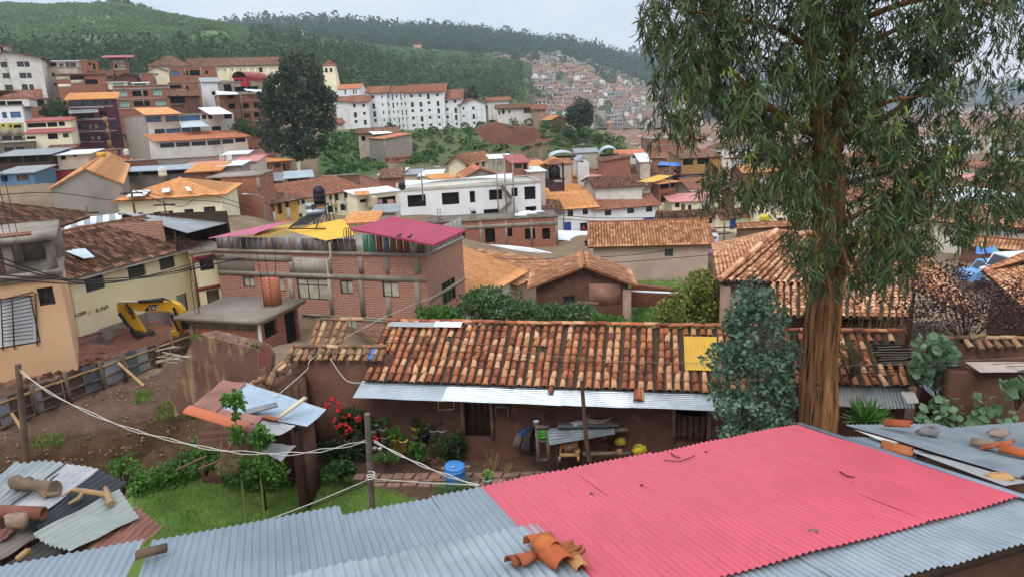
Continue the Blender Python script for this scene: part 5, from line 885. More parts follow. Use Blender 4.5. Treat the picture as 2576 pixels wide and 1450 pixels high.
# ---- coped wall to the right of it and adobe outbuilding
cl=thing('adobe_wall',at(2450,900,19.5)-Z*2,'adobe garden wall topped with a single row of pale clay tiles','wall'); a,b_=at(2335,868,20.3),at(2640,872,19.8); dU=nz((b_-a)*A_(1,1,0)); dN=A_(dU[1],-dU[0],0); m=MB(); L_=nrm(b_-a); m.box(a-Z*3.6,dU*L_,-dN*.5,Z*3.5); m.build('wall',mADO,cl)
m=MB(); s_=nz(-dN+Z*.4); tile_field(m,a+dN*.18-Z*.05,dU,s_,np.cross(dU,s_),int(L_/.27),.27,1,.3,.1,.42,1.8,lambda i,k:i in(3,));
for i in range(int(L_/.4)):
 d=nz(dU+Z*rnm(0,.05)); sd=np.cross(d,Z); m.inst(BTV,BTF,[np.stack([-sd*.1,d*.46,Z*.09],1)],[a-dN*.22+dU*i*.4+Z*.16])
m.build('coping_tiles',mBARD,cl,True)
ob_=thing('adobe_outbuilding',at(2500,980,17.5)-Z*3,'brown adobe outbuilding with a bleached plank along its top','outbuilding'); m=MB(); a=at(2405,930,17.6); m.box(a-Z*4.5,A_(4,.3,0),A_(-.05,.5,0),Z*4.4); m.build('wall',mADO,ob_); m=MB(); c0,c1=at(2446,922,17.5),at(2620,922,17.7); m.sheet(c0+A_(.12,-.15,-.1),c1+A_(.1,-.15,-.1),c1+A_(0,.25,.05),c0+A_(-.05,.25,.05),period=3,amp=.01); m.build('plank',M('bleached_plank','#b8a598','#98877c',3,.9,0,.4,20),ob_)
# ---- hip roofed house behind, far right tile roof
hh=thing('hip_roof_house',at(2050,760,30)-Z*3,'large old house with a pale barrel tile hip roof behind the eucalyptus trunk','house')
zE=at(1812,712,30)[2]; c0=at(1812,712,30); eUp=onz(2290,800,zE-.9)
rA=at(1935,586,37.5); rB=at(2290,640,36)
def slope_field(par,P0,P1,P2,P3,sp=.27,ex=.36,mat=None,jit=1.,rows=None,r=.095,name='roof_tiles'):
 """tiles on the quad P0 eave-left, P1 eave-right, P2 ridge-right, P3 ridge-left"""
 W=nrm(P1-P0); W2=nrm(P2-P3); H=(nrm(P3-P0)+nrm(P2-P1))/2; cols=int(max(W,W2)/sp)+1; rw_=int(H/ex)+1; Ms=[];Ls=[]
 nn=nz(np.cross(P1-P0,P3-P0)); nn=nn if nn[2]>0 else -nn
 for i in range(cols):
  f_=(i+.5)/cols+rnm(0,.004); a=P0+(P1-P0)*f_; b_=P3+(P2-P3)*f_; S_=nz(b_-a); u_=nz(np.cross(S_,nn)); u_=u_ if u_@(P1-P0)>0 else -u_
  for k in range(rw_):
   g_=k/rw_; an=rnm(0,.04)*jit; s2=nz(S_*cos(an)+u_*sin(an)-nn*.06); uu=nz(np.cross(s2,nn)); uu=uu if uu@(P1-P0)>0 else -uu; rr=min(r,W/cols*.4+.2*r)*ru(.93,1.07)
   Ms.append(np.stack([uu*rr,s2*(H/rw_)*1.35,nz(np.cross(uu,s2))*rr if np.cross(uu,s2)@nn>0 else -nz(np.cross(uu,s2))*rr],1)); Ls.append(a+(b_-a)*g_+nn*.05)
 m=MB(); m.inst(BTV,BTF,Ar(Ms),Ar(Ls)); m.build(name,mat or mBAR,par,True)
 m=MB(); m.sheet(P0,P1,P2,P3,period=sp,amp=.03,nper=4,nv=6); m.build('pan_tiles',mPAN,par)
mBARP=TILE('pale_barrel_tiles',['#c8906a','#b97f5c','#d3a27c','#a8714f','#c28a66','#dbb08c','#996349','#b07a5a'],'#6a6038',2.,.72,False,.85,'#b5aa90')
slope_field(hh,at(1805,708,30),at(2300,728,29.4),at(2275,600,39),at(1950,590,37),mat=mBARP,sp=.3); slope_field(hh,at(1938,797,26.6),at(2285,803,26.2),at(2300,724,29.3),at(1936,716,29.9),mat=mBARP,sp=.3,jit=2); slope_field(hh,at(1790,618,42),at(1805,708,30.1),at(1950,589,37.1),at(1948,582,40),mat=mBARP,sp=.3)
slope_field(hh,at(2295,728,29.4),at(2480,820,28),at(2330,640,36),at(2275,600,39),mat=mBARP,sp=.3)
m=MB(); rp=[at(1812,708,29.9),at(1880,650,33.4),at(1950,587,37)]
for i in range(9):
 f_=i/9; a=rp[0]+(rp[2]-rp[0])*f_; b_=rp[0]+(rp[2]-rp[0])*(f_+.13); m.tube([a+Z*.1,b_+Z*.13],.13,7)
for i in range(12): a=at(1945+27*i,587+1.2*i,37.2)+Z*.05; b_=at(1975+27*i,588+1.2*i,37.2)+Z*.1; m.tube([a,b_],.13,7)
m.build('ridge_tiles',mBARP,hh); m=MB(); c0=at(1818,722,30.6); m.box(c0-Z*4,A_(8.2,-.6,0),A_(.6,3,0),Z*3.6); c1=at(1945,800,27.2); m.box(c1-Z*4,A_(5.2,-.2,0),A_(0,2,0),Z*3.7); m.build('wall',mADO,hh); m=MB(); c0=at(1812,716,30.2); m.box(c0-Z*4,A_(.42,-.1,0),A_(.1,.4,0),Z*3.9); m.build('white_pillar',mADOP,hh)
m=MB(); m.box(c0+A_(.45,.35,-4),A_(2.2,-.6,0),A_(0,.1,0),Z*3.9); m.build('pale_wall',M('flaked_pink_wall','#b79c90','#9a8076',.8,.9,0,.4),hh)
fh=thing('tile_roof_house',at(2560,700,25)-Z*3,'house with a warm clay barrel tile roof at the right edge','house'); slope_field(fh,at(2600,805,21),at(2468,686,26.5),at(2555,655,29),at(2700,690,24),mat=mBARP,sp=.28); slope_field(fh,at(2470,686,26.5),at(2580,640,29.5),at(2680,600,31),at(2600,650,27),mat=mBARP,sp=.28); m=MB(); m.box(at(2500,705,26)-Z*4,A_(5,-3,0),A_(2,3,0),Z*3.7); m.build('wall',mADO,fh)
# ---------------------------------------------------------------- valley floor, far town, hills
def interp(P,x): P=Ar(P,float); return Ar([np.interp(x,P[:,0],P[:,k]) for k in range(1,P.shape[1])])
def hillsheet(name,ridge,foot,mat,nu=90,nv=26,bulge=0,rough=4,back=True):
 """terrain between two photo curves (x,y,Y): foot and ridge; returns a point function"""
 x0=max(ridge[0][0],foot[0][0]); x1=min(ridge[-1][0],foot[-1][0]); rn=np.random.default_rng(3)
 ph=rn.uniform(0,6,(8,3))
 def pt(a,b):
  x=x0+(x1-x0)*a; r=at(x,*interp(ridge,x)); f=at(x,*interp(foot,x)); p=f+(r-f)*b; p[2]+=bulge*sin(PI*b)
  w=sin(PI*min(1,b*1.0))
  for i,(q1,q2,q3) in enumerate(ph): p[2]+=rough/(1+i)*w*sin(a*(6+i*7)+q1+b*(3+i*4)+q2)
  return p
 m=MB(); V=[pt(i/nu,j/nv) for j in range(nv+1) for i in range(nu+1)]
 if back:
  for i in range(nu+1): p=V[nv*(nu+1)+i]; d=nz(A_(p[0],p[1],0)); V.append(p+d*150-Z*25)
  for i in range(nu+1): p=V[nv*(nu+1)+i]; d=nz(A_(p[0],p[1],0)); V.append(p+d*700-Z*260)
  nr_=nv+2
 else: nr_=nv
 idx=np.arange((nr_+1)*(nu+1)).reshape(nr_+1,nu+1); F=np.stack([idx[:-1,:-1],idx[:-1,1:],idx[1:,1:],idx[1:,:-1]],-1).reshape(-1,4)
 m.arr(V,F); o=m.build(name,mat,None,True); tag(o,None,None,None,'structure'); return pt
mHILL=M('hill_grass','#6f8056','#64744c',.012,.95,0,0,1,.1,'#8a7c5c',.02,.6); mHILL2=M('forest_floor','#3d4c30','#2f3d27',.012,.95,0,0); mSLOPE=M('town_slope','#7d6a58','#5f6244',.02,.95,0,0)
# template crowns made of small leaf tufts
def crown_t(n,sq,rng,tri=True,w=.33):
 d=rng.normal(size=(n,3)); d/=nrm(d,axis=1,keepdims=True); r=rng.uniform(.55,1,n)**.6; C_=d*r[:,None]*A_(1,1,sq); C_[:,2]+=sq
 R=rndrot(n,rng); T=A_([-w,-w*.6,0],[w,-w*.6,0],[w*.7,w*.7,w*.2],[-w*.7,w*.7,-w*.1]).reshape(4,3); V=np.einsum('kij,vj->kvi',R,T)+C_[:,None]
 return V.reshape(-1,3),(np.arange(n*4).reshape(n,4))
def scatter_trees(name,label,pts,hgt,mat,seeds=5,n=26,sq=1.5,sink=.1,w=.33):
 m=MB(); pts=Ar(pts); tm=[crown_t(n,sq,np.random.default_rng(s_),w=w) for s_ in range(seeds)]; which=nr.integers(0,seeds,len(pts))
 for k in range(seeds):
  P=pts[which==k]; s_=ru(hgt[0],hgt[1],len(P))/(2*sq); a=ru(0,6.28,len(P)); sx=s_*ru(.8,1.25,len(P)); z0=np.zeros(len(P))
  Mx=np.stack([np.cos(a)*sx,-np.sin(a)*sx,z0,np.sin(a)*sx,np.cos(a)*sx,z0,z0,z0,s_],-1).reshape(-1,3,3); L=P.copy(); L[:,2]-=s_*sink*3
  m.inst(*tm[k],Mx,L)
 return stuff(m,name,mat,label)
mF1=LEAF('hill_bush_leaves',['#667c54','#70865c','#7a9064','#5e7450'],.45,.8); mF2=LEAF('pine_leaves',['#3f574a','#486252','#50695a'],.4,.8); mF3=LEAF('dark_tree_leaves',['#40543c','#4a6044','#566c4c','#3a4c38'],.35,.7); mF4=LEAF('bush_leaves',['#3d5a2c','#4d6e34','#5d8040','#35502a','#6d8c48'],.25,.6)
zf=lambda Y:float(np.interp(Y,[200,330,600,900,1500,2600,5000],[-9,-15,-20,-27,-36,-54,-70]))
def at_z(x,Y,z):
 P=at(x,300,Y); d=(x-pxy(A_(P[0],Y,z))[0])/FPX*Y; P=A_(P[0]+d,Y,z); d=(x-pxy(P)[0])/FPX*Y; return A_(P[0]+d,Y,z)
for Y in (300,380,480,620,800,1050,1400,1900,2600,3600):
 for x in range(1500,3400,150 if Y<700 else 250): g(at_z(x,Y,zf(Y)))
for p in ((1300,330,900),(1420,345,900)): g(at(*p))
for p in ((-14,300,240),(-400,330,160),(100,215,260),(300,218,290),(560,225,280),(700,225,290),(860,240,330),(1060,285,300),(1160,300,300)): g(at(*p))
for p in ((890,420,150),(960,425,150),(830,420,150),(850,345,205),(925,330,230),(1040,330,245),(1200,322,245),(1300,305,245),(1400,318,225),(1490,345,205),(1080,395,165),(1200,390,165),(1330,385,170),(1450,375,178),(1560,372,200)): g(at(*p))
# hills
R1=[(-500,25,800),(0,17,800),(110,24,800),(200,20,810),(290,17,820),(400,40,830),(520,62,840),(620,80,850),(700,95,860),(820,112,860),(1010,130,860),(1200,142,860),(1330,165,870)]
F1=[(-500,215,290),(0,215,290),(300,212,300),(560,218,300),(860,240,350),(1010,262,420),(1330,268,480)]
h1=hillsheet('hill',R1,F1,mHILL,bulge=6,rough=3)
R2=[(560,88,1250),(640,78,1250),(720,82,1250),(860,78,1260),(960,92,1270),(1060,94,1280),(1180,98,1300),(1300,116,1320),(1400,128,1340),(1500,142,1360),(1560,158,1380),(1640,165,1500),(1800,180,1600)]
F2=[(560,130,900),(860,130,900),(1010,135,900),(1200,150,900),(1330,175,930),(1540,225,1000),(1640,225,1200),(1800,230,1400)]
h2=hillsheet('forest_hill',R2,F2,mHILL2,bulge=0,rough=2)
R3=[(1180,150,1000),(1260,145,1010),(1380,148,1050),(1460,165,1080),(1560,195,1130),(1660,225,1300),(1760,240,1500)]
F3=[(1180,270,520),(1260,300,520),(1380,318,560),(1460,322,600),(1560,322,700),(1660,322,900),(1760,322,1100)]
h3=hillsheet('town_hillside',R3,F3,mSLOPE,60,20,0,2)
R4=[(1500,150,2200),(1640,132,2400),(1760,160,2600),(1900,150,3200),(2100,205,3400),(2300,215,3400),(2575,210,3400),(3000,190,3400)]
F4=[(1500,230,1500),(1640,230,1600),(1900,262,2300),(2300,255,2500),(3000,235,2500)]
h4=hillsheet('far_hill',R4,F4,mHILL2,40,10,0,6)
pts=[]
for _ in range(11500):
 a,b_=rnd.random(),rnd.random()**.9
 x=-500+1830*a
 if b_>.88 and 205<x<330: continue
 gap=sin(a*31+sin(b_*9)*2)*sin(b_*13+a*11)
 if gap>.4 and rnd.random()<.8: continue
 if 610<x<790 and .80<b_<.93 : continue
 pts.append(h1(a,b_))
scatter_trees('hillside_scrub','thick green scrub and low trees covering the near hillside',[p for p in pts],(2.6,7.),mF1,6,34,.8,w=.2)
pts=[h1(.62+rnd.random()*.37,rnd.random()**1.2*.42) for _ in range(620)]+[h1(.2+rnd.random()*.45,rnd.random()*.13) for _ in range(300)]
scatter_trees('eucalyptus_wood','belt of tall dark eucalyptus trees along the foot of the hill',pts,(8,17),mF3,5,44,2.3,w=.24)
pts=[]
for _ in range(3400):
 a=rnd.random(); b_=rnd.random()
 p=h2(a,b_**.8)
 pts.append(p)
scatter_trees('pine_wood','dense dark pine wood covering the far ridge',pts,(15,30),mF2,5,44,2.1,w=.2)
pts=[h2(rnd.random()*.8,1) for _ in range(260)]; scatter_trees('ridge_trees','ragged row of tall trees along the skyline of the far ridge',pts,(18,36),mF2,5,20,2.2)
pts=[h4(rnd.random(),rnd.random()) for _ in range(800)]; scatter_trees('far_wood','bluish wood on the most distant hill',pts,(25,45),mF2,4,18,1.5)
for a,hh in ((.409,7),(.432,11),(.443,13),(.455,8),(.468,9),(.478,8),(.492,6)):
 p=h1(a,.985); m=MB(); V,F=crown_t(60,.8,np.random.default_rng(int(a*1000))); m.arr(V*hh*.6+p,F); tr=thing('hilltop_tree',p,'round tree standing alone on the bare hilltop' if a>.42 else 'small lone tree left of the bare hilltop','tree','round trees on the bare hilltop' if a>.42 else None)
 m.build('crown',mF1,tr); m=MB(); m.tube([p-Z,p+Z*hh*.5],[.3,.15],5); m.build('trunk',mWOODD,tr)
# statue and hut
p=at(762,98,842); s_=thing('white_statue',p,'tiny white statue with outstretched arms on the ridge','statue'); m=MB(); m.lathe([(0,0),(3.2,0),(3.,2),(2.4,2),(2.4,3.2),(0,3.2)],p,8); m.build('plinth',mW2,s_); m=MB(); m.tube([p+Z*3,p+Z*5,p+Z*7.4,p+Z*8.2],[1.2,1.0,.9,.4],8); m.lathe([(0,8.2),(.5,8.4),(.55,9),(.3,9.5),(0,9.5)],p,8); m.tube([p+A_(-3.6,0,7.3),p+A_(-1,0,7.6),p+A_(1,0,7.6),p+A_(3.6,0,7.3)],[.3,.5,.5,.3],6); m.build('figure',mWHITE,s_,True)
p=at(1040,120,880); hu=thing('hut',p,'tiny red roofed hut on the grassy ledge below the pine wood','hut'); m=MB(); m.box(p-Z*2,A_(9,0,0),A_(0,5,0),Z*5); m.build('wall',mSAL,hu); m=MB(); m.box(p+Z*3.05-A_(.5,.5,0),A_(10,0,0),A_(0,6,0),Z*1.2); m.build('roof',mREDW,hu)
# distant houses: a few small kinds copied over the slopes and the valley
FW=[('white','#d8d4cd'),('brown brick','#97766a'),('tan','#b59a80'),('pale pink','#c2a496'),('grey','#9a938c')]; FR=[('clay','#8d6e5e'),('rust','#99786a'),('grey','#a3a19e'),('white','#d5d5d6'),('orange','#bd8a66')]
def far_mesh(w,d,hh,rh,wc,rc,seed):
 me=[];m=MB(); m2=MB(); m3=MB(); rg=random.Random(seed)
 m.box((-w/2,-d/2,-9),(w,0,0),(0,d,0),(0,0,hh+9))
 if rh>0:
  m.poly([(-w/2,-d/2,hh),(-w/2,d/2,hh),(-w/2,0,hh+rh)]); m.poly([(w/2,-d/2,hh),(w/2,0,hh+rh),(w/2,d/2,hh)])
  for s_ in (-1,1): m2.poly([(-w/2-.4,s_*(d/2+.5),hh-.4),(w/2+.4,s_*(d/2+.5),hh-.4),(w/2+.4,0,hh+rh+.06),(-w/2-.4,0,hh+rh+.06)]); m2.poly([(-w/2-.4,s_*(d/2+.5),hh-.55),(w/2+.4,s_*(d/2+.5),hh-.55),(w/2+.4,0,hh+rh-.1),(-w/2-.4,0,hh+rh-.1)])
 else: m2.box((-w/2-.15,-d/2-.15,hh+.01),(w+.3,0,0),(0,d+.3,0),(0,0,.4))
 nf=max(1,int(hh/2.8)); nw=max(2,int(w/2.6))
 for f_ in range(nf):
  for i in range(nw):
   if rg.random()<.8: x=-w/2+w*(i+.3)/nw; m3.box((x,-d/2-.06,f_*2.8+.9),(w/nw*.45,0,0),(0,.05,0),(0,0,1.3))
 for f_ in range(nf):
  for i in range(2): m3.box((w/2+.01,-d/2+d*(.2+.45*i),f_*2.8+.9),(.05,0,0),(0,d*.18,0),(0,0,1.3))
 return m,m2,m3
def meshof(mb,name,mat):
 o=mb.build(name,mat); me=o.data; bpy.data.objects.remove(o); return me
FK=[]
for i in range(14):
 w=FW[[0,1,2,1,3,0,4,1,0,2,1,0,2,0][i]]; r_=FR[[0,2,2,2,0,1,3,2,4,2,2,0,0,1][i]]; r3=random.Random(i); rh=0 if r_[0] in('grey','white') else r3.uniform(1.5,2.6)
 ms=far_mesh(r3.uniform(6,12),r3.uniform(5,8),r3.choice([3.2,5.8,5.8,8.6]),rh,w,r_,i)
 FK.append((w,r_,[meshof(ms[0],'wall',M('far_wall_'+w[0].replace(' ','_'),w[1],None,.3,.9,0,0)),meshof(ms[1],'roof',M('far_roof_'+r_[0],r_[1],None,.4,.9,0,0)),meshof(ms[2],'window',mHOLE)],ms))
spots=[]
for _ in range(1700):
 a,b_=rnd.random(),rnd.random()**.8; x=1180+580*a
 gx=sin(a*17+1)*sin(b_*11+a*5)
 if gx>.55: continue
 spots.append((h3(a,b_),'on the steep town hillside'))
for _ in range(2900):
 Y=1/rf(1/2600,1/300); x=rf(1380,2700)
 if x<1640 and Y>600: continue
 spots.append((at_z(x,Y,zf(Y)),'on the valley floor'))
spots=[(p,w) for p,w in spots]; spots.sort(key=lambda s_:nrm(s_[0]-CC)); NIND=170; rest=[MB() for _ in FK]
mrest=[]
for i,(p,w) in enumerate(spots):
 k=rnd.randrange(len(FK)) if 'valley' not in w else rnd.choice([0,1,4,5,7,8,9,11,12,13,0,5,11,13]); fw,fr,mes,ms=FK[k]; rz=rf(-.35,.35)+(PI/2 if rnd.random()<.3 else 0); sz=rf(.85,1.2)
 if i<NIND:
  lab='distant %s house with a %s roof %s'%(fw[0],fr[0],w); o=thing('distant_house',p,lab,'house',lab.replace('house','houses',1)); o.rotation_euler[2]=rz; o.scale=(sz,sz,sz)
  for nm,me in zip(('wall','roof','window'),mes): c_=Onew(nm,me); Olink(c_); c_.parent=o; WL[c_.name]=p
 else: mrest.append((k,p,rz,sz))
# the remaining, smallest houses as one mass
dm=MB(); mats=[]
for k,(fw,fr,mes,ms) in enumerate(FK):
 L=[r_ for r_ in mrest if r_[0]==k]
 if not L: continue
 P=Ar([r_[1] for r_ in L]); a=Ar([r_[2] for r_ in L]); z_=Ar([r_[3] for r_ in L]); o0=a*0; Mx=np.stack([np.cos(a)*z_,-np.sin(a)*z_,o0,np.sin(a)*z_,np.cos(a)*z_,o0,o0,o0,z_],-1).reshape(-1,3,3)
 for jj,mb in enumerate(ms):
  mt=mes[jj].materials[0]
  if mt not in mats: mats.append(mt)
  dm.k=mats.index(mt); V=np.concatenate(mb.v)
  for w_ in (3,4):
   FF=[fa for fa in mb.f if fa.shape[1]==w_]
   if FF: dm.inst(V,np.concatenate(FF),Mx,P)
o=dm.build('distant_town',mats); tag(o,'mass of the smallest houses far across the valley and hillside','town',None,'stuff')
pts=[(h3(rnd.random(),rnd.random())) for _ in range(230)]+[at(rf(1400,2600),y,Y) for y,Y in [(rf(318,385),0) for _ in range(0)]]
cl=[h3(.05+.12*rnd.random(),.35+.3*rnd.random()) for _ in range(110)]+[h3(.22+.12*rnd.random(),.2+.15*rnd.random()) for _ in range(90)]+[h3(.6+.3*rnd.random(),.75+.22*rnd.random()) for _ in range(160)]
scatter_trees('town_trees','scattered green trees among the houses of the far hillside',pts+cl,(6,13),mF1,4,26,1.2)
# ---------------------------------------------------------------- ground
for x in (-9,-6,-3,0,3,6):
 for y in (12.5,15,17.5,20,22.5): g((x,y,1.5 if x>-8.5 else 1.7))
for x,y,z in ((-11.5,17.5,1.9),(-10.6,19.6,2.7),(-9.8,21.2,2.7),(-12.5,19,2.9),(-14,20,2.9),(-14,23,2.4),(-15,26,2.2),(-10.5,23,2.6),(-12,26,2.2),(-14,30,2.0),(-12,30,1.8),(-17.5,37,.6),(-20,37,.6),(-18,30.5,1.2),(-18.5,27,1.4),(-21,29,1.3),(-20,33,.95),(-22.5,33,1.1),(-23.2,36,1.0),(-21.5,40,.4),(-16,43,.2),(-17,22,2.3),(-19,25,1.5),(-15,17,2.8),(-22,27,1.5),(-12,35,.8),(-10,30,1.2),(-6,30,.8),(0,30,.6),(6,30,1.),(12,30,1.),(18,30,1.2),(9,22,1.5),(12,18,1.8),(9,14,2.0),(15,22,1.8),(0,38,-.4),(5,38,-.4),(10,36,0),(14,40,-.6),(5,46,-1.2),(10,46,-1.4),(12,52,-2.2),(7,52,-2.),(20,45,-1),(24,50,-2)): g((x,y,z))
for x in (-30,-15,0,15,30): g((x,3,4.5)); g((x,-6,8.3)); g((x,-40,9.5)); g((x*3,-200,20))
for x,y in ((0,1135),(90,1128),(180,1110),(260,1090),(340,1068),(420,1052),(475,1035)): g(onz(x,y,2.95))
for x,y in ((150,1260),(240,1235),(330,1212),(400,1185),(450,1150),(500,1112),(560,1085)): g(onz(x,y,1.55))
def fpt(f_): a=1/(1/22.5*(1-f_)+1/35.5*f_); return at(-20+505*f_,1090-204*f_,a)
for k in range(13): g(fpt(k/12))
g((-9,10,2.5)); g((0,9.5,2.5)); g((9,10,3))
for p in ((800,470,95),(900,470,100),(800,450,110)): pass
GA=Ar(G,float); _g=GA.copy()
for i in range(len(GA)):
 if 50<GA[i,1]<290: GA[i,2]=_g[np.hypot(_g[:,0]-GA[i,0],_g[:,1]-GA[i,1])<7+.03*GA[i,1],2].min()
def H(x,y):
 x=asr(x,float).ravel(); y=asr(y,float).ravel(); out=np.empty(len(x))
 for i in range(0,len(x),4000):
  d=(x[i:i+4000,None]-GA[None,:,0])**2+(y[i:i+4000,None]-GA[None,:,1])**2; r=np.sqrt(x[i:i+4000]**2+y[i:i+4000]**2)[:,None]*.012
  w=1/(d+.05+r*r)**2; out[i:i+4000]=(w@GA[:,2])/w.sum(1)
 return out
def inpoly(P,x,y):
 P=asr(P,float); r=np.zeros(np.shape(x),bool); j=len(P)-1
 for i in range(len(P)):
  c=((P[i,1]>y)!=(P[j,1]>y))&(x<(P[j,0]-P[i,0])*(y-P[i,1])/(P[j,1]-P[i,1]+1e-12)+P[i,0]); r^=c; j=i
 return r
def pxa(P): v=P-CC; k=FPX/np.maximum(v@CF,.1); return 1287.5+(v@CR)*k,725-(v@CU)*k
def gp(x,y,z=1.5):
 for _ in range(14): P=onz(x,y,z); z=.5*z+.5*H(P[0],P[1])[0]
 return onz(x,y,z)
rad=np.concatenate([lsp(2,9,12),lsp(9.3,44,150),44*(90.)**lsp(.012,1,150)]); az=np.radians(np.concatenate([lsp(-180,-52,24)[:-1],lsp(-52,52,330),lsp(52,180,24)[1:]]))
rr_,aa=np.meshgrid(rad,az,indexing='ij'); gx,gy=(rr_*np.sin(aa)).ravel(),(rr_*np.cos(aa)).ravel(); gz=H(gx,gy)
def nse(x,y,s,seed=0):
 r=np.zeros_like(x); q_=np.random.default_rng(seed)
 for k in range(5): a=q_.uniform(0,6.28,3); f=s*1.9**k; r+=np.sin(x*f*cos(a[0])+y*f*sin(a[0])+a[1]+1.7*np.sin(y*f*.6+a[2]))/(1.6**k)
 return r/2
near=np.clip((46-rr_.ravel())/12,0,1); PX,PY=pxa(np.stack([gx,gy,gz],-1))
bank=inpoly([(0,1230),(0,900),(440,820),(500,900),(560,1080),(470,1130),(420,1200),(330,1210),(240,1190)],PX,PY)&(rr_.ravel()<46)&(gy>5)
gz+=near*(.03*nse(gx,gy,2.2)+.012*nse(gx,gy,9,3))+bank*(.1*nse(gx,gy,3,5)+.09*nse(gx,gy,7,6)+.04*nse(gx,gy,16,7))
V=np.stack([gx,gy,gz],-1); idx=np.arange(len(gx)).reshape(len(rad),len(az)); F=np.stack([idx[:-1,:-1],idx[:-1,1:],idx[1:,1:],idx[1:,:-1]],-1).reshape(-1,4)
m=MB(); m.arr(V,F)
# soil, clay and grass tones, each where that ground really lies
col=np.tile(Ar(hx('#85735f')[:3]),(len(gx),1))
def paint(poly,c,y0,y1,soft=0):
 k=inpoly(poly,PX+nse(gx,gy,1.5,8)*6,PY+nse(gx,gy,1.5,9)*4)&(gy>y0)&(gy<y1); col[k]=hx(c)[:3]
paint([(-400,1500),(-400,800),(2700,800),(2700,1500)],'#644e42',5,30)
paint([(-300,1000),(-300,880),(140,850),(460,770),(520,800),(470,850),(200,930),(60,960)],'#8a6050',22,48)
paint([(-50,1260),(-50,1120),(260,1085),(470,1035),(560,1085),(500,1130),(420,1190),(330,1215),(150,1265)],'#54402f',8,30)
paint([(250,1500),(330,1210),(440,1180),(560,1150),(700,1160),(770,1190),(900,1210),(1060,1260),(1060,1500)],'#6a8040',8,24)
paint([(960,480),(1000,400),(900,330),(1020,325),(1240,310),(1500,325),(1600,380),(1580,420),(1380,395),(1040,420)],'#5c6642',115,270); paint([(795,450),(800,330),(900,330),(980,440)],'#55693e',115,270); paint([(1200,318),(1300,312),(1400,330),(1370,365),(1210,350)],'#7b5a4a',150,240)
paint([(1340,830),(1560,690),(1700,690),(1830,800),(1800,830)],'#466b28',28,62)
s=NT('ground_soil'); at_=s.n('ShaderNodeAttribute',attribute_name='soil'); tc=s.n('ShaderNodeTexCoord'); n1=s.noise(tc,3,.5,8,.7); r1=s.ramp(n1,0,[(.3,(.7,.68,.66,1)),(.7,(1.18,1.16,1.12,1))]); n2=s.noise(tc,3,6,6,.7); r2=s.ramp(n2,0,[(.35,(.75,.74,.72,1)),(.65,(1.12,1.12,1.1,1))]); c_=s.mix(1.,(at_,0),(r1,0),'MULTIPLY'); c_=s.mix(1.,c_,(r2,0),'MULTIPLY'); n3=s.noise(tc,3,9,6,.7); s.bump((n3,0),.8,.05); mGND=s.fin(c_,.97,0,.1)
gd=m.build('ground',mGND,None,True); tag(gd,None,None,None,'structure'); ca=gd.data.color_attributes.new('soil','FLOAT_COLOR','POINT'); ca.data.foreach_set('color',np.concatenate([col,np.ones((len(col),1))],1).astype(np.float32).ravel())
def gh(P): P=Ar(P,float); P[2]=H(P[0],P[1])[0]; return P
def samp(poly,n,z=1.5,iters=8):
 """random ground points whose photo position lies in the polygon"""
 P=asr(poly,float); x0,y0=P.min(0);x1,y1=P.max(0); xs=ru(x0,x1,n*4); ys=ru(y0,y1,n*4); k=inpoly(P,xs,ys); xs,ys=xs[k][:n],ys[k][:n]; zz=np.full(len(xs),z)
 D=CF+CR*((xs-1287.5)/FPX)[:,None]-CU*((ys-725)/FPX)[:,None]
 for _ in range(iters): Q=CC+D*((zz-CZ)/D[:,2])[:,None]; zz=.5*zz+.5*H(Q[:,0],Q[:,1])
 Q=CC+D*((zz-CZ)/D[:,2])[:,None]; return Q
# ---------------------------------------------------------------- foliage helpers
QL=(Ar([(0,0,0),(.5,.45,.08),(0,1,0),(-.5,.45,.08)],float),Ar([[0,1,2,3]]))          # simple leaf, unit length along y
def bentleaf(k=3,w=.13,bend=.5):
 V=[];F=[]
 for i in range(k+1): t_=i/k; ww=w*sin(PI*min(.97,max(.06,t_)))**.7; V+= [(-ww/2+bend*.25*t_*t_,t_,-bend*t_*t_*.4),(ww/2+bend*.25*t_*t_,t_,-bend*t_*t_*.4)]
 for i in range(k): F.append((2*i,2*i+1,2*i+3,2*i+2))
 return Ar(V),Ar(F)
def orient(d,roll=None,rng=nr):
 """matrices whose y axis is d"""
 d=d/nrm(d,axis=1,keepdims=True); r=rng.normal(size=d.shape); x=np.cross(d,r); x/=np.maximum(nrm(x,axis=1,keepdims=True),1e-6); z=np.cross(x,d); return np.stack([x,d,z],-1)
def leaves(mb,C_,d,size,tm=QL,w=1.,rng=nr):
 Mx=orient(d,rng=rng)*asr(size).reshape(-1,1,1)*A_(w,1,1)[None,None,:]; mb.inst(tm[0],tm[1],Mx,C_)
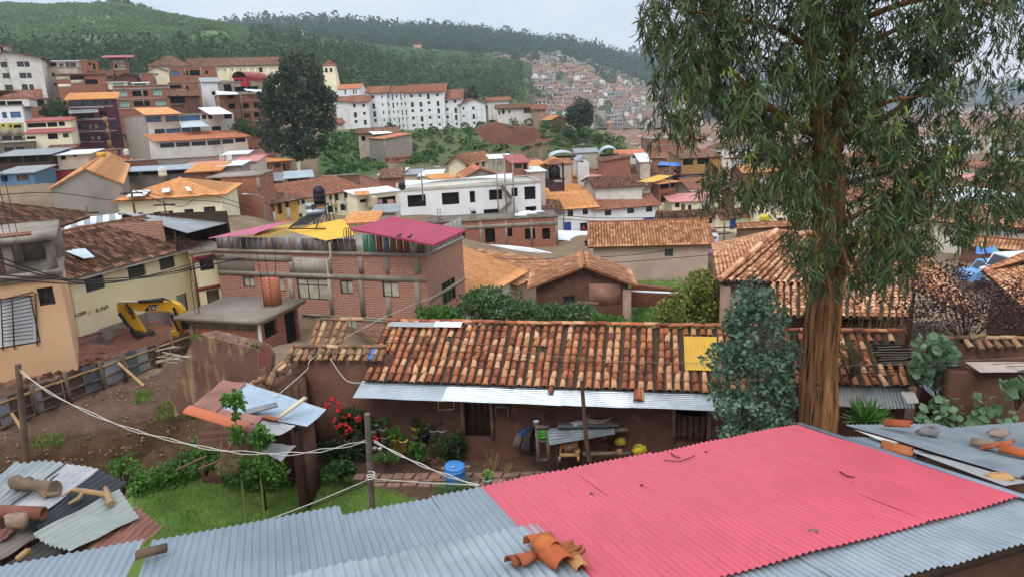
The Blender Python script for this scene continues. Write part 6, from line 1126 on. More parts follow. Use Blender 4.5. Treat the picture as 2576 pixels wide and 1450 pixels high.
def leafmass(poly,n,Y,dY,size,mat_leaf,name,label,cat,tm=QL,w=.8,stem=8,down=.0,base=None,clump=60,parent_mat=mWOODD,group=None,cr=.14):
 """a shrub filling a photo outline: clumps of leaves round a few branches, with real depth"""
 P=asr(poly,float); x0,y0=P.min(0);x1,y1=P.max(0); xs=ru(x0,x1,clump*6); ys=ru(y0,y1,clump*6); k=inpoly(P,xs,ys); xs,ys=xs[k][:clump],ys[k][:clump]
 w_=(x1-x0)/2; ccx=(x0+x1)/2; C_=Ar([at(x,y,Y+ru(-dY,dY)*sqrt(max(.1,1-((x-ccx)/max(w_,1))**2))) for x,y in zip(xs,ys)]); R=cr*(x1-x0)/FPX*Y
 j=nr.integers(0,len(C_),n); of=rnm(size=(n,3)); of/=nrm(of,axis=1,keepdims=True); of*=(ru(.2,1,(n,1))**.5)*R*A_(1,1,.8)
 pos=C_[j]+of; d=of/np.maximum(nrm(of,axis=1,keepdims=True),1e-6)+rnm(0,.6,(n,3)); d[:,2]-=down
 yb=max(P[:,1]); bs=base if base is not None else at(ccx,yb,Y); bs=Ar(bs,float)
 th=thing(name,bs,label,cat,group); m=MB(); leaves(m,pos,d,ru(.7,1.25,n)*size,tm,w); m.build('foliage',mat_leaf,th)
 if stem:
  m=MB()
  for i in nr.choice(len(C_),min(stem,len(C_)),False): c_=C_[i]; mid=(bs+c_)/2+rnm(0,R*.5,3)*A_(1,1,.3); m.tube([bs-Z*.2,mid,c_],[.03,.02,.008] if Y<30 else [.08,.05,.02],5)
  m.build('stems',parent_mat,th)
 return th
mGRASS=LEAF('grass_blades',['#74984a','#84a854','#96b862','#688a44','#adb872'],.3,.6); mNET=LEAF('nettle_leaves',['#4a7430','#5a8a38','#3c6028','#6b9a44'],.25,.5); mSHR=LEAF('dark_shrub_leaves',['#2f4a2a','#3c5a32','#4a6a3a','#28402a'],.2,.5); mPUR=LEAF('purple_leaves',['#3a2629','#4f3336','#2c1e22','#63443f','#5a4a3a'],.15,.6); mPUMP=LEAF('pumpkin_leaves',['#7d9a78','#6a8a66','#90aa88','#587858'],.2,.6); mVINE=LEAF('vine_leaves',['#3f5a38','#4c6a42','#33492f','#5d7a4a','#6f8a58'],.2,.6); mYBUSH=LEAF('yellowing_leaves',['#5a6a2c','#7d8438','#a09a44','#48582c','#6b7434'],.2,.6); mSTRAP=LEAF('strap_leaves',['#3f6a30','#52803c','#648f48'],.25,.4)
# lawn
poly=[(350,1375),(330,1230),(450,1190),(580,1165),(720,1165),(780,1185),(880,1208),(1000,1235),(1050,1262),(1040,1300),(600,1375)]
Q=samp(poly,26000); m=MB(); d=rnm(0,.45,(len(Q),3)); d[:,2]=1; leaves(m,Q,d,ru(.05,.13,len(Q)),(Ar([(-.5,0,0),(.5,0,0),(.1,1,0)],float),Ar([[0,1,2]])),.16); stuff(m,'grass',mGRASS,'short bright green lawn between the sheds and the stone path')
poly=[(560,1230),(580,1165),(640,1140),(720,1150),(790,1182),(880,1208),(900,1225),(760,1225),(660,1245)]
Q=samp(poly,2600); m=MB(); d=rnm(0,.8,(len(Q),3)); d[:,2]=np.abs(d[:,2])*.6+.1; Q=Q+Z*ru(.03,.28,(len(Q),1)); leaves(m,Q,d,ru(.06,.12,len(Q)),QL,.95); stuff(m,'ground_cover',mNET,'bright leafy ground cover spreading over the lawn edge')
poly=[(330,1260),(335,1215),(400,1195),(470,1155),(500,1120),(560,1105),(640,1125),(700,1150),(560,1190),(430,1230)]
Q=samp(poly,3000); m=MB(); d=rnm(0,.9,(len(Q),3)); d[:,2]=np.abs(d[:,2])*.6; Q=Q+Z*(ru(.02,.5,(len(Q),1))**1.3); leaves(m,Q,d,ru(.05,.13,len(Q)),QL,.9); stuff(m,'weeds',mNET,'tangle of green weeds growing below the dirt bank')
poly=[(1560,810),(1590,705),(1720,700),(1700,760),(1820,810)]
Q=samp(poly,5000,-.8); m=MB(); d=rnm(0,.5,(len(Q),3)); d[:,2]=1; leaves(m,Q,d,ru(.12,.3,len(Q)),(Ar([(-.5,0,0),(.5,0,0),(.1,1,0)],float),Ar([[0,1,2]])),.25); stuff(m,'meadow_grass',mGRASS,'bright grass plot between the mud house and the yellowing bush')
# mossy tufts and loose stones on the bank, stones in the yard
Q=np.concatenate([samp([(390,1060),(400,1015),(440,1005),(475,1020),(470,1050)],500,2.7),samp([(80,1130),(90,1090),(160,1085),(170,1120)],250,2.7),samp([(335,1020),(345,985),(380,985),(385,1010)],400,2.7)]); m=MB(); d=rnm(0,.5,(len(Q),3)); d[:,2]=.8; leaves(m,Q,d,ru(.06,.18,len(Q)),QL,.25); stuff(m,'bank_grass',LEAF('moss_grass',['#5a7a2a','#6d8a30','#4a662a','#869a3c'],.2,.7),'tufts of mossy grass on the dirt bank')
SV,SF=None,None
def rock_t(seed,n=7):
 rg=np.random.default_rng(seed); V=[];F=[]; R=4
 for i in range(R+1):
  for k in range(n): a=k*2*PI/n; ph=PI*i/R; r=rg.uniform(.75,1.1); V.append((sin(ph)*cos(a)*r,sin(ph)*sin(a)*r,cos(ph)*.65*r))
 for i in range(R):
  for k in range(n): F.append((i*n+k,(i+1)*n+k,(i+1)*n+(k+1)%n,i*n+(k+1)%n))
 return Ar(V),Ar(F)
mSTONE=M('brown_stones','#9a7a68','#6f5649',9,.95,0,.4,20,.1,None,1,.5,0,.35)
m=MB()
for poly,n_,z,s0,s1 in (([(0,1200),(0,1090),(300,1040),(480,1010),(560,1080),(470,1120),(300,1190)],520,2.6,.015,.06),([(170,1020),(420,930),(500,900),(480,1000),(300,1050)],260,2.3,.02,.07),([(0,960),(120,920),(420,850),(470,860),(200,960)],220,1.3,.03,.1),([(820,1180),(840,1140),(1180,1130),(1560,1150),(1500,1200),(1200,1200)],420,1.5,.012,.04),([(1040,1165),(1000,1135),(1130,1130),(1150,1160)],120,1.5,.03,.08)):
 Q=samp(poly,n_,z); sz=ru(s0,s1,len(Q))*ru(.5,1.2,len(Q)); m.inst(*rock_t(n_),rndrot(len(Q))*sz[:,None,None],Q)
stuff(m,'loose_stones',mSTONE,'loose stones and clods scattered over the bare earth')
# flagstone path
m=MB()
def slab(pts):
 P=[gp(*p)+Z*.035 for p in pts]; m.poly(P); D=[p-Z*.12 for p in P]; [m.poly([P[i],D[i],D[(i+1)%len(P)],P[(i+1)%len(P)]]) for i in range(len(P))]
def j(a): return rf(-a,a)
for row,(y0,y1,xa,xb,w) in enumerate(((1191,1205,770,1580,34),(1207,1223,930,1240,36),(1196,1209,1560,1640,32))):
 x=xa
 while x<xb:
  ww=w*rf(.75,1.3); dy=-(x-1000)*.012; slab([(x+j(2)+4,y0+dy+j(1.5)),(x+ww-4+j(2)+4,y0+dy+j(1.5)),(x+ww-6+j(3)-4,y1+dy+j(1.5)),(x+j(2)-4,y1+dy+j(1.5))]); x+=ww
for pts in ([(955,1130),(1005,1132),(1000,1152),(940,1148)],[(1050,1127),(1075,1125),(1082,1157),(1045,1162),(1035,1155)],[(1082,1135),(1105,1130),(1100,1140),(1085,1147)],[(815,1130),(850,1122),(870,1128),(835,1142)],[(850,1140),(885,1135),(910,1140),(870,1152)],[(870,1110),(930,1108),(920,1122),(860,1124)],[(1170,1140),(1190,1137),(1188,1147),(1168,1150)],[(1190,1137),(1212,1136),(1208,1147),(1188,1148)],[(1210,1140),(1230,1139),(1230,1150),(1208,1151)],[(1040,1118),(1060,1112),(1068,1118),(1045,1124)]): slab(pts)
o=m.build('stone_path',M('flagstone','#a8826f','#83645a',5,.85,0,.5,14,.2,'#6d5a50',3,.58),None); tag(o,None,None,None,'structure')
# ---------------------------------------------------------------- foreground shed with the pink and zinc roof
A0=at(1210,1222,8.4); B0=onz(2000,1070,A0[2]-.13); e=nz(B0-A0); hh_=nz(A_(e[1],-e[0],0)); sd=hh_*cos(rdn(9.5))+Z*sin(rdn(9.5)); nn_=np.cross(sd,e); nn_=nn_ if nn_[2]>0 else -nn_
SP=lambda a,b_,c_=0: A0+e*a+sd*b_+nn_*c_
mPINK=METAL('pink_painted_sheet','#cd5867','#c04e5d',None,.6,.05,.42,.5,1,.45); mZN=METAL('blue_grey_zinc','#8f9aa3','#7a8690',None,.6,.25,.42,.6,1,.5); mZN2=METAL('pale_zinc','#a5aeb4','#8a949b','#8d8a84',.7,.35,.42,1.5,1.4,.5)
fs=thing('corrugated_shed',A_(*SP(1,3)[:2],2.5),'foreground shed with a pink corrugated roof flanked by blue grey zinc sheets','shed')
def csheet(par,name,a0,a1,b0,b1,mat,c_=0,skew=0,per=.076,nv=14,wob=.006,dz=0):
 m=MB(); m.sheet(SP(a0,b0,c_),SP(a1,b0,c_),SP(a1+skew,b1,c_+dz),SP(a0+skew,b1,c_+dz),period=per,amp=.011,nper=8,nv=nv,wob=wob); return m.build(name,mat,par,True)
for i,(a0,a1) in enumerate(((0,1.28),(1.24,2.52),(2.48,3.76),(3.72,5.02))): csheet(fs,'pink_roof_sheet',a0,a1,-.01*(i%2),3.4 if i else 4.6,mPINK,.012+.006*(i%2),.0,.076,18,.012)
for i,(a0,a1) in enumerate(((1.26,2.2),(2.16,3.2),(3.16,4.2),(4.16,5.3))): csheet(fs,'zinc_sheet',a0,a1,3.3,4.02+.035*i,mZN2,-.03+.002*i)
for i,(a0,a1,b0) in enumerate(((-3.9,-1.77,-.2),(-1.77,-.62,.03),(-.66,.04,.0))): csheet(fs,'zinc_sheet',a0,a1,b0-(.12 if i==0 else 0),1.55,mZN,-.012+.004*i,0,.082)
for i,(a0,a1) in enumerate(((-3.9,-2.9),(-2.95,-1.75),(-1.8,-.85),(-.9,.2))): csheet(fs,'zinc_sheet',a0,a1,1.40+.03*i,4.6,mZN2,.012+.003*i,0,.1)
csheet(fs,'zinc_sheet',-7.6,-4.0,-.42,2.2,mZN,-.01,-.05,.085); csheet(fs,'zinc_sheet',-7.6,-4.05,2.1,4.6,mZN2,.0,0,.09)
m=MB(); m.box(SP(5.03,-.03,.02),e*.09,sd*4.1,nn_*.012); m.build('edge_flashing',METAL('dull_flashing','#8a97a5','#768492',None,.6,.4,.45),fs)
m=MB(); m.box(SP(1.0,3.92,-.16),e*5,sd*.1,nn_*.12); m.build('beam',mWOODD,fs)
m=MB(); dn=A_(0,0,-1); p=SP(.6,3.7,-.05); wall_face(m,p-Z*5,e*A_(1,1,0)/nrm(e[:2]),5.4,4.85,hh_); p2=SP(-7.2,.6,-.75); wall_face(m,p2-Z*5,e*A_(1,1,0)/nrm(e[:2]),12,4.9,-hh_); m.build('wall',mADO,fs)
# nails and leaves on the pink sheets
m=MB(); Q=[];
for a in np.arange(.25,5,.62):
 for b_ in (.06,.75,1.5,2.25,3.1): Q.append(SP(a+ru(-.05,.05),b_+ru(-.08,.08),.026))
m.inst(*rock_t(5,6),rndrot(len(Q))*.012,Ar(Q)); m.build('roof_nail',M('dull_nail','#b58a90'),fs)
for (x,y),(x2,y2),lab in ((t(2,3,1595,200),t(2,3,1690,250),'short dark stick lying on the pink roof'),(t(3,3,720,390),t(3,3,870,445),'thin dead twig lying on the right part of the pink roof')):
 m=MB(); P=[onplane((x+(x2-x)*k,y+(y2-y)*k+(3 if k==.5 else 0)),SP(0,0,.03),nn_) for k in (0,.5,1)]; m.tube(P,.008,5); solo(m,'stick',mWOODD,lab,'stick')
m=MB(); m.tube([onplane(t(2,3,*p),SP(0,0,.03),nn_) for p in ((1525,275),(1690,285),(1760,262),(1835,230))],.006,5); solo(m,'stick',mWOODD,'long bent twig lying on the pink roof','stick')
for k,(x,y) in enumerate(((1280,525),(2225,990),(775,617),(1930,192))):
 p=onplane(t(2,3,x,y),SP(0,0,.024),nn_); m=MB(); m.inst(*QL,orient((e+sd*.3)[None])*A_(.055,.055,.055)[None,:,None],p[None]); solo(m,'dead_leaf',M('dead_leaf','#5c4a38'),'curled dead leaf lying on the pink roof','leaf','dead leaves on the pink roof')
p=onplane(t(3,3,455,980),SP(0,0,.03),nn_); m=MB(); m.inst(*rock_t(8),[np.diag([.055,.03,.03])],[p]); solo(m,'stone',mSTONE,'small dark stone lying on the seam of the pink roof','stone')
def tilepiece(p,d,up,label,c,ln=.42,r=.1,grp=None,name='roof_tile'):
 d=nz(d); up=nz(up-d*np.dot(up,d)); x=np.cross(d,up); V=BTV@np.stack([x*r,d*ln,up*r],0)+p; m=MB(); m.arr(V,BTF); return solo(m,name,M('loose_tile_'+c[1:],c,None,6,.9,0,.4,25,.1),label,'roof tile',grp,True)
PP=lambda x,y,c_=0: onplane(q(1700,1850,600,x,y),SP(0,0,c_),nn_)
tp_=lambda x0,y0,x1,y1,c_: (PP(x0,y0,c_),PP(x1,y1,c_)-PP(x0,y0,c_))
for a,c_,lab,up,r in (((1560,1240,1960,1130,.05),'#b5693f','orange clay tile at the back of the loose heap on the roof seam',nn_,.13),((1760,1190,2010,1290,.12),'#c07042','clay tile resting on top of the loose heap on the roof seam',nn_,.13),((1830,1300,2200,1560,.06),'#b3603c','large clay tile lying lengthwise at the front of the heap',nn_,.15),((2100,1240,2390,1130,.16),'#a86844','clay tile lying hollow side up on the pink roof',-nn_*1.,.1),((2160,1330,2430,1200,.13),'#a06848','second hollow up clay tile under the other on the pink roof',-nn_,.1)):
 p,d=tp_(*a); tilepiece(p,d,up,lab,c_,nrm(d),r)
for a,c_,lab in (((1380,1500,1640,1400,.06),'#a55f42','broken clay tile on the zinc sheet left of the heap'),((1240,1520,1420,1450,.05),'#8f5138','clay tile fragment at the bottom edge of the zinc sheet'),((2290,1400,2480,1620,.04),'#b98458','pale clay tile lying flat at the bottom edge of the pink roof')):
 p,d=tp_(*a); tilepiece(p,d,nn_,lab,c_,nrm(d),.09)
p=onplane(t(0,3,1440,1230),SP(0,0,.05),nn_); m=MB(); m.box(p-e*.06,e*.3+sd*-.05,sd*.1,nn_*.07); solo(m,'wood_block',mWOOD,'weathered block of wood lying on the gap between two zinc sheets','wood block')
# ---- zinc roofs at the right, weighted with stones and tiles
rs=thing('zinc_shed',at(2400,1130,9.5)-Z*4,'low shed at the right with overlapping zinc sheets weighed down by stones','shed')
def qs(x,y,Y): return at(*q(3300,1640,700,x,y),Y)
mZR=METAL('striped_zinc','#a4abb0','#7d878e','#80705f',.66,.35,.4,1.2,1.,.5)
m=MB(); m.sheet(qs(20,70,10.6),qs(1320,55,11.4),qs(2950,520,9.3),qs(2500,825,8.0),period=.1,amp=.02,nper=6,nv=10,wob=.01); m.build('roof_sheet',mZR,rs,True)
m=MB(); m.sheet(qs(1560,110,11.3),qs(2600,30,12.2),qs(3400,330,10.6),qs(2700,480,9.6),period=.1,amp=.02,nper=6,nv=8,wob=.01); m.build('roof_sheet',mZR,rs,True)
m=MB(); P=[qs(700,350,9.6),qs(1150,400,9.8),qs(2650,900,7.9),qs(2300,940,7.4)]; m.sheet(*P,period=4,amp=.01); m.build('grey_board',M('grey_board','#a5a5a3','#8d8d8b',1.5,.8,0,.3),rs); m=MB(); m.sheet(qs(-60,235,9.7),qs(520,250,10.1),qs(1100,560,9.2),qs(620,470,8.9),period=.085,amp=.011,nper=6,nv=5); m.build('roof_sheet',mZN,rs,True)
m=MB(); P=[qs(130,130,10.1),qs(480,250,9.9),qs(800,320,9.7),qs(640,335,9.5)]; m.poly(P); m.build('white_board',mW2,rs); m=MB(); m.box(qs(700,330,10.2)-Z*3.6,A_(4,-1.6,0),A_(.6,1.,0),Z*3.); m.build('wall',mADO,rs)
for x0,y0,x1,y1,Y,c_,lab,r in ((590,110,960,130,10.4,'#a8583c','dark red clay tile on the upper zinc sheet beside a grey stone',.13),(530,420,960,520,8.9,'#a8683f','clay tile lying along the edge of the pink roof',.11),(560,470,980,565,8.85,'#b06a48','second clay tile beneath the one along the pink roof edge',.1),(1830,390,2160,420,9.6,'#93806a','grey mossy clay tile on the zinc sheets at the right',.12),(1960,470,2430,380,9.4,'#b0694c','clay tile propped across the grey one on the zinc sheets',.09),(2220,470,2640,580,9.2,'#b0603a','bright orange clay tile at the right edge of the zinc sheets',.13)):
 p,p2=qs(x0,y0,Y),qs(x1,y1,Y-.25 if x1-x0<500 else Y-.3); tilepiece(p+Z*.06,p2-p,Z,lab,c_,nrm(p2-p),r*.75)
for x,y,Y,sx,sz,c_,lab in ((1205,205,10.2,.2,.1,'#7d7a76','rounded grey stone weighing down the zinc sheet'),(2200,225,10.4,.2,.08,'#9a8378','flat brownish stone on the far zinc sheet'),(2220,865,7.85,.18,.06,'#c79a68','pale yellow flat stone tucked under the lower zinc sheet')):
 p=qs(x,y,Y)+Z*.05; m=MB(); V,F=rock_t(int(x),11); m.arr(V*A_(sx,sx*.6,sz*1.4)+p,F); solo(m,'stone',M('stone_'+c_[1:],c_,None,8,.95,0,.6,12),lab,'stone',None,True)
m=MB(); m.tube([qs(1040,480,9.2),qs(1500,560,9.0),qs(1700,640,8.8)],.04,5); m.tube([qs(1180,330,9.9),qs(1600,560,9.1)],.03,5); m.build('rubble_edge',mWOODD,rs)
# ---- patched tin roof at the lower left
tn=thing('tin_shed',onz(250,1300,6.4)-Z*4,'tumbledown shed roofed with patched rusty and grey corrugated sheets','shed')
def z3(x,y,z=6.4): return onz(*t(0,3,x,y),z)
mTA=METAL('dull_tin','#a5a9a6','#83888a','#8d7c70',.66,.35,.5,1.2); mTB=METAL('white_scuffed_tin','#b9b4b4','#8e9092','#84746c',.6,.3,.5,2); mTC=METAL('black_tin','#35373c','#232529','#6c6c6c',.66,.2,.6,2.5); mTD=METAL('greenish_tin','#a2a79f','#858a86','#7a5d4c',.72,.35,.5,1.); mTE=METAL('rust_tin','#8f6050','#744a3c','#a58a7c',.62,.1,.7,2.)
for i,(c00,c10,c11,c01,mt,z) in enumerate((((150,300),(400,280),(-60,690),(-330,700),mTA,6.38),((375,285),(672,292),(70,770),(-180,720),mTA,6.42),((660,305),(1005,365),(440,800),(60,760),mTB,6.40),((995,372),(1275,500),(580,965),(215,945),mTC,6.38),((1200,560),(1400,830),(700,1190),(325,1010),mTD,6.46),((1370,740),(1640,950),(1430,1140),(890,1175),mTE,6.36),((215,955),(480,980),(-60,1340),(-260,1200),M('brown_tin','#857a70','#6b6058',2,.7,.2,.2),6.3),((490,1020),(720,1190),(300,1330),(60,1330),M('dark_tin','#5a5856','#403e3d',2,.7,.2,.2),6.2),((-60,960),(215,940),(60,1060),(-160,1120),mTE,6.36))):
 m=MB(); m.sheet(z3(*c00,z),z3(*c10,z),z3(*c11,z+.04),z3(*c01,z+.04),period=.13,amp=.02 if i!=2 else .009,nper=8,nv=8,wob=.02,bend=-.05 if i==4 else 0); m.build('roof_sheet',mt,tn,True)
m=MB(); m.box(z3(350,600,6.2)-Z*3,A_(1.6,-1,0),A_(-3,-2.5,0),Z*2.9); m.build('wall',mADO,tn);
for p,p2 in (((900,1180,6.33),(1130,990,6.33)),((180,1270,6.4),(290,1180,6.4))): m=MB(); m.bar(z3(*p),z3(*p2),.07); m.build('batten',mWOODL,tn)
m=MB(); P=[z3(120,500,6.56),z3(220,490,6.58),z3(360,535,6.56),z3(560,570,6.52)]; m.tube([P[0]+(P[3]-P[0])*k/11+Z*.03*rnd.random() for k in range(12)],[.1+rf(-.025,.03) for k in range(12)],9); m.tube([P[2],z3(440,600,6.5),z3(500,620,6.5),z3(610,610,6.5)],[.06,.05,.04,.03],6); m.tube([z3(500,520,6.55),z3(520,460,6.62),z3(590,410,6.62)],[.03,.02,.01],5); m.tube([z3(410,590,6.5),z3(460,650,6.48)],[.05,.02],5); solo(m,'log',M('gnarled_bark','#7d6954','#54473a',5,.95,0,.9,14),'gnarled log lying across the patched tin roof','log')
m=MB(); m.tube([z3(740,570,6.52),z3(860,590,6.54),z3(1080,620,6.52)],[.035,.05,.045],7); m.tube([z3(850,590,6.53),z3(790,660,6.5),z3(690,715,6.47)],[.045,.035,.02],6); m.tube([z3(1060,545,6.56),z3(1085,630,6.54),z3(1120,715,6.5)],[.03,.05,.06],7); m.tube([z3(740,560,6.52),z3(690,600,6.52),z3(605,640,6.5)],[.02,.02,.015],5); solo(m,'branch',M('bare_branch','#a5855f','#7d6549',5,.9,0,.5,14),'forked bare branch lying on the black tin sheet','branch',None,True)
m=MB(); p,p2=z3(-120,790,6.6),z3(440,810,6.56); ax=nz(p2-p); L_=nrm(p2-p); m.lathe([(.085,0),(.1,0),(.1,L_),(.075,L_),(.075,L_-1.)],p,16,ax); solo(m,'pipe',M('rusty_pipe','#85543f','#6a4232',3,.7,.2,.2),'rusty iron pipe lying on the patched tin roof','pipe',None,True)
m=MB(); V,F=rock_t(4,9); m.arr(V*A_(.2,.14,.2)+z3(170,880,6.55),F); solo(m,'stone',M('split_stone','#a88c74','#7d6a5a',5,.95,0,.6,12),'split stone beside the rusty pipe on the tin roof','stone',None,False)
# ---- junk shed in the yard
js=thing('junk_shed',A_(*at(640,1100,18.3)[:2],1.5),'ramshackle yard shed roofed with rusty plates, zinc sheets and an orange gutter sheet','shed')
def z4(x,y,Y): return at(*q(600,1440,700,x,y),Y)
m=MB(); m.sheet(z4(565,505,17.9),z4(880,640,17.4),z4(1335,200,19.6),z4(1000,165,19.8),period=5,amp=.02,nv=8,wob=.03); m.build('rust_plate',M('rust_plate','#9a6a5c','#7d5448',1.5,.8,.1,.3,12,.3,'#c9a68a',1.2,.68),js)
m=MB(); m.sheet(z4(940,560,17.8),z4(1330,200,19.7),z4(2480,585,18.9),z4(2200,835,17.6),period=.1,amp=.01,nper=6,nv=10,wob=.02); m.build('zinc_sheet',METAL('bluish_zinc','#aab9c4','#93a3af','#9a8878',.68,.35,.4,1.4,1.4),js,True)
m=MB(); m.sheet(z4(1420,900,17.0),z4(1560,725,17.5),z4(2050,815,17.4),z4(1800,955,16.9),period=.1,amp=.01,nper=6,nv=6,wob=.02); m.build('zinc_sheet',mTB,js,True); m=MB(); m.sheet(z4(880,640,17.45),z4(960,570,17.8),z4(1570,690,17.5),z4(1390,915,16.9),period=5,amp=.02,wob=.02); m.build('rust_plate',M('rust_plate2','#a8776a','#8a5f54',1.5,.8,.1,.3),js)
a,b_=z4(500,600,17.5),z4(1370,860,16.8); ax=nz(b_-a); m=MB(); L_=nrm(b_-a); x=nz(np.cross(ax,Z)); y=np.cross(x,ax); nn2=10; Vs=[]
for k in range(nn2+1):
 th_=PI*(.05+.9*k/nn2);
 for u_ in (0,.5,1): Vs.append(a+ax*L_*u_+x*(-.2*cos(th_))*(1 if x@CF<0 else -1)+y*(.14*sin(th_)))
m.arr(Vs,[(k*3+i,k*3+i+1,k*3+i+4,k*3+i+3) for k in range(nn2) for i in (0,1)]); m.build('orange_gutter',METAL('orange_plastic_sheet','#c4683f','#b05a36',None,.6,.05,.4),js,True)
m=MB()
for x,y,Y in ((2100,860,17.9),(1450,900,17.9)): p=z4(x,y,Y); m.bar(p,A_(p[0],p[1],1.4),.08)
m.build('post',mWOODD,js); m=MB(); p=z4(1480,560,18.6); m.box(A_(z4(560,700,18.9)[0],18.9,1.3),A_(2.6,.3,0),A_(0,.15,0),Z*1.9); p=z4(590,700,19.3); p2=z4(1960,900,19.2); m.box(A_(p[0],p[1],1.2),A_(p2[0]-p[0],-.1,0),A_(0,.3,0),Z*(p2[2]-1.2)); p=z4(1960,860,18.0); m.box(A_(p[0],p[1],1.3),A_(.3,0,0),A_(0,1.2,0),Z*(p[2]-1.6)); m.build('back_wall',mADO,js)
m=MB(); P=[z4(1545,1185,16.9),z4(1690,1060,17.3),z4(2045,1100,17.2),z4(1830,1325,16.7)]; m.sheet(*P,period=.12,amp=.008,nv=6,wob=.03); solo(m,'metal_sheet',mTB,'bent grey sheet propped beside the junk shed','metal sheet')
m=MB(); p0,p1=gp(*q(600,1440,700,2050,1440)),gp(*q(600,1440,700,2390,1440)); m.sheet(p0,p1,p1+Z*1.45,p0+Z*1.4,period=.5,amp=.02,nv=4,wob=.02); pw=p0+A_(-.85,.15,0); m.sheet(pw,p0,p0+Z*1.4,pw+Z*1.3,period=.5,amp=.02,nv=4,wob=.02); m.build('rusty_panel',M('deep_rust_panel','#5d4036','#46302a',2,.85,.1,.3,14,.2,'#7a5848',2,.6),js)
def plank(c0,c1,w,h_,mat,label,up=Z):
 c0,c1=Ar(c0),Ar(c1); m=MB(); d=c1-c0; s_=nz(np.cross(d,up)); m.box(c0-s_*w/2,s_*w,d,nz(np.cross(s_,d))*h_ if np.cross(s_,d)[2]>0 else -nz(np.cross(s_,d))*h_); return solo(m,'plank',mat,label,'plank')
plank(z4(1310,640,17.75),z4(1780,520,18.1),.28,.05,M('grey_plank','#8f9092','#727375',3),'grey plank lying on the zinc sheets of the junk shed'); plank(z4(1820,690,17.75),z4(2190,420,18.4),.14,.05,M('fresh_plank','#d9c8ac','#c2ae90',3),'fresh pale plank lying on the zinc sheets of the junk shed')
tilepiece(z4(1580,690,17.55),z4(1800,735,17.4)-z4(1580,690,17.55),Z,'clay tile lying under the pale plank on the junk shed','#a86a50',.5,.08)
mBLB=M('blue_drum_plastic','#3f7fc0','#3672b0',2,.4,0,.05,10,.4)
def drum(p,r,h_,label,mat,lid=True):
 th=thing('drum',p,label,'drum'); m=MB(); m.lathe([(0,0),(r*.9,0),(r*.94,.03),(r,.1*h_),(r,.45*h_),(r*1.03,.47*h_),(r*1.03,.5*h_),(r,.52*h_),(r*.99,.9*h_),(r*1.02,.92*h_),(r*1.02,.95*h_),(r*.96,.97*h_),(r*.9,h_),(0,h_)],p,28); m.build('barrel',mat,th,True)
 if lid:
  m=MB(); q0=p+Z*h_+A_(.0,.03,.035); ax=nz(A_(.08,-.05,1)); m.lathe([(0,-.03),(r*.97,-.03),(r*1.0,0),(r*.97,.05),(r*.8,.06),(0,.07)],q0,28,ax); m.build('lid',M('blue_lid','#4f93da','#4587cc',2,.4,0,.05,10,.4),th,True); m=MB(); m.lathe([(0,0),(.05,0),(.05,.03),(0,.03)],q0+A_(-.03,-.16,.075),10); m.build('bung',FLAT('bung_grey','#b9b2ae'),th)
 return th
pb=gp(1147,1226); drum(pb,.3,.62,'blue plastic drum with a tilted lid standing by the stone path',mBLB)
plank(pb+A_(-.42,.25,.5),pb+A_(.42,.2,.55),.14,.03,mWOODL,'pale board resting behind the blue drum'); drum(gp(*q(600,1440,700,1400,1150)),.25,.75,'dark blue drum hidden under the junk shed',M('dark_blue_plastic','#2d4fa8','#26438f',2,.45,0,.1),False)
m=MB()
for (x0,y0),(x1,y1) in (((1640,1330),(1900,1440)),((1560,1330),(1800,1470)),((1600,1350),(1760,1500)),((1660,1370),(1830,1520))): m.tube([gp(*q(600,1440,700,x0,y0))+Z*.35,gp(*q(600,1440,700,x1,y1))+Z*.05],.04,6)
solo(m,'pipe_bundle',M('grey_pipe','#9a9a96','#7d7d7a',3),'bundle of grey pipes leaning on the ground by the junk shed','pipes')
# ---------------------------------------------------------------- coped wall left of the adobe house, mud stub wall
cw=thing('adobe_wall',A_(*at(830,1060,21.2)[:2],1.5),'dark adobe wall with weathered tile coping between the yard and the brick house','wall')
a=at(729,905,21.4); b_=at(935,905,21.0); dU=nz((b_-a)*A_(1,1,0)); dN=A_(dU[1],-dU[0],0); L_=nrm(b_-a)+.6; zt=(a[2]+b_[2])/2; a[2]=zt
m=MB(); m.box(A_(a[0],a[1],.8),dU*L_,-dN*.45,Z*(zt-.75)); m.build('wall',mADO,cw)
m=MB(); s_=nz(-dN+Z*.45); nn3=np.cross(dU,s_); tile_field(m,a+dN*.15,dU,s_,nn3,int(L_/.25),.25,2,.26,.09,.42,1.8)
for i in range(int(L_/.38)): d=nz(dU+Z*rnm(0,.06)); sd_=np.cross(d,Z); m.inst(BTV,BTF,[np.stack([-sd_*.1,d*.46,Z*.09],1)],[a-dN*.34+dU*i*.38+Z*.32])
a2=at(775,888,21.9); tile_field(m,a2,dU,nz(-dN+Z*.62),np.cross(dU,nz(-dN+Z*.62)),5,.24,4,.31,.09,.42,1.6);
for i in range(4): m.inst(BTV,BTF,[np.stack([-np.cross(dU,Z)*.1,dU*.46,Z*.09],1)],[a2-dN*1.15+Z*.78+dU*(.05+i*.34)])
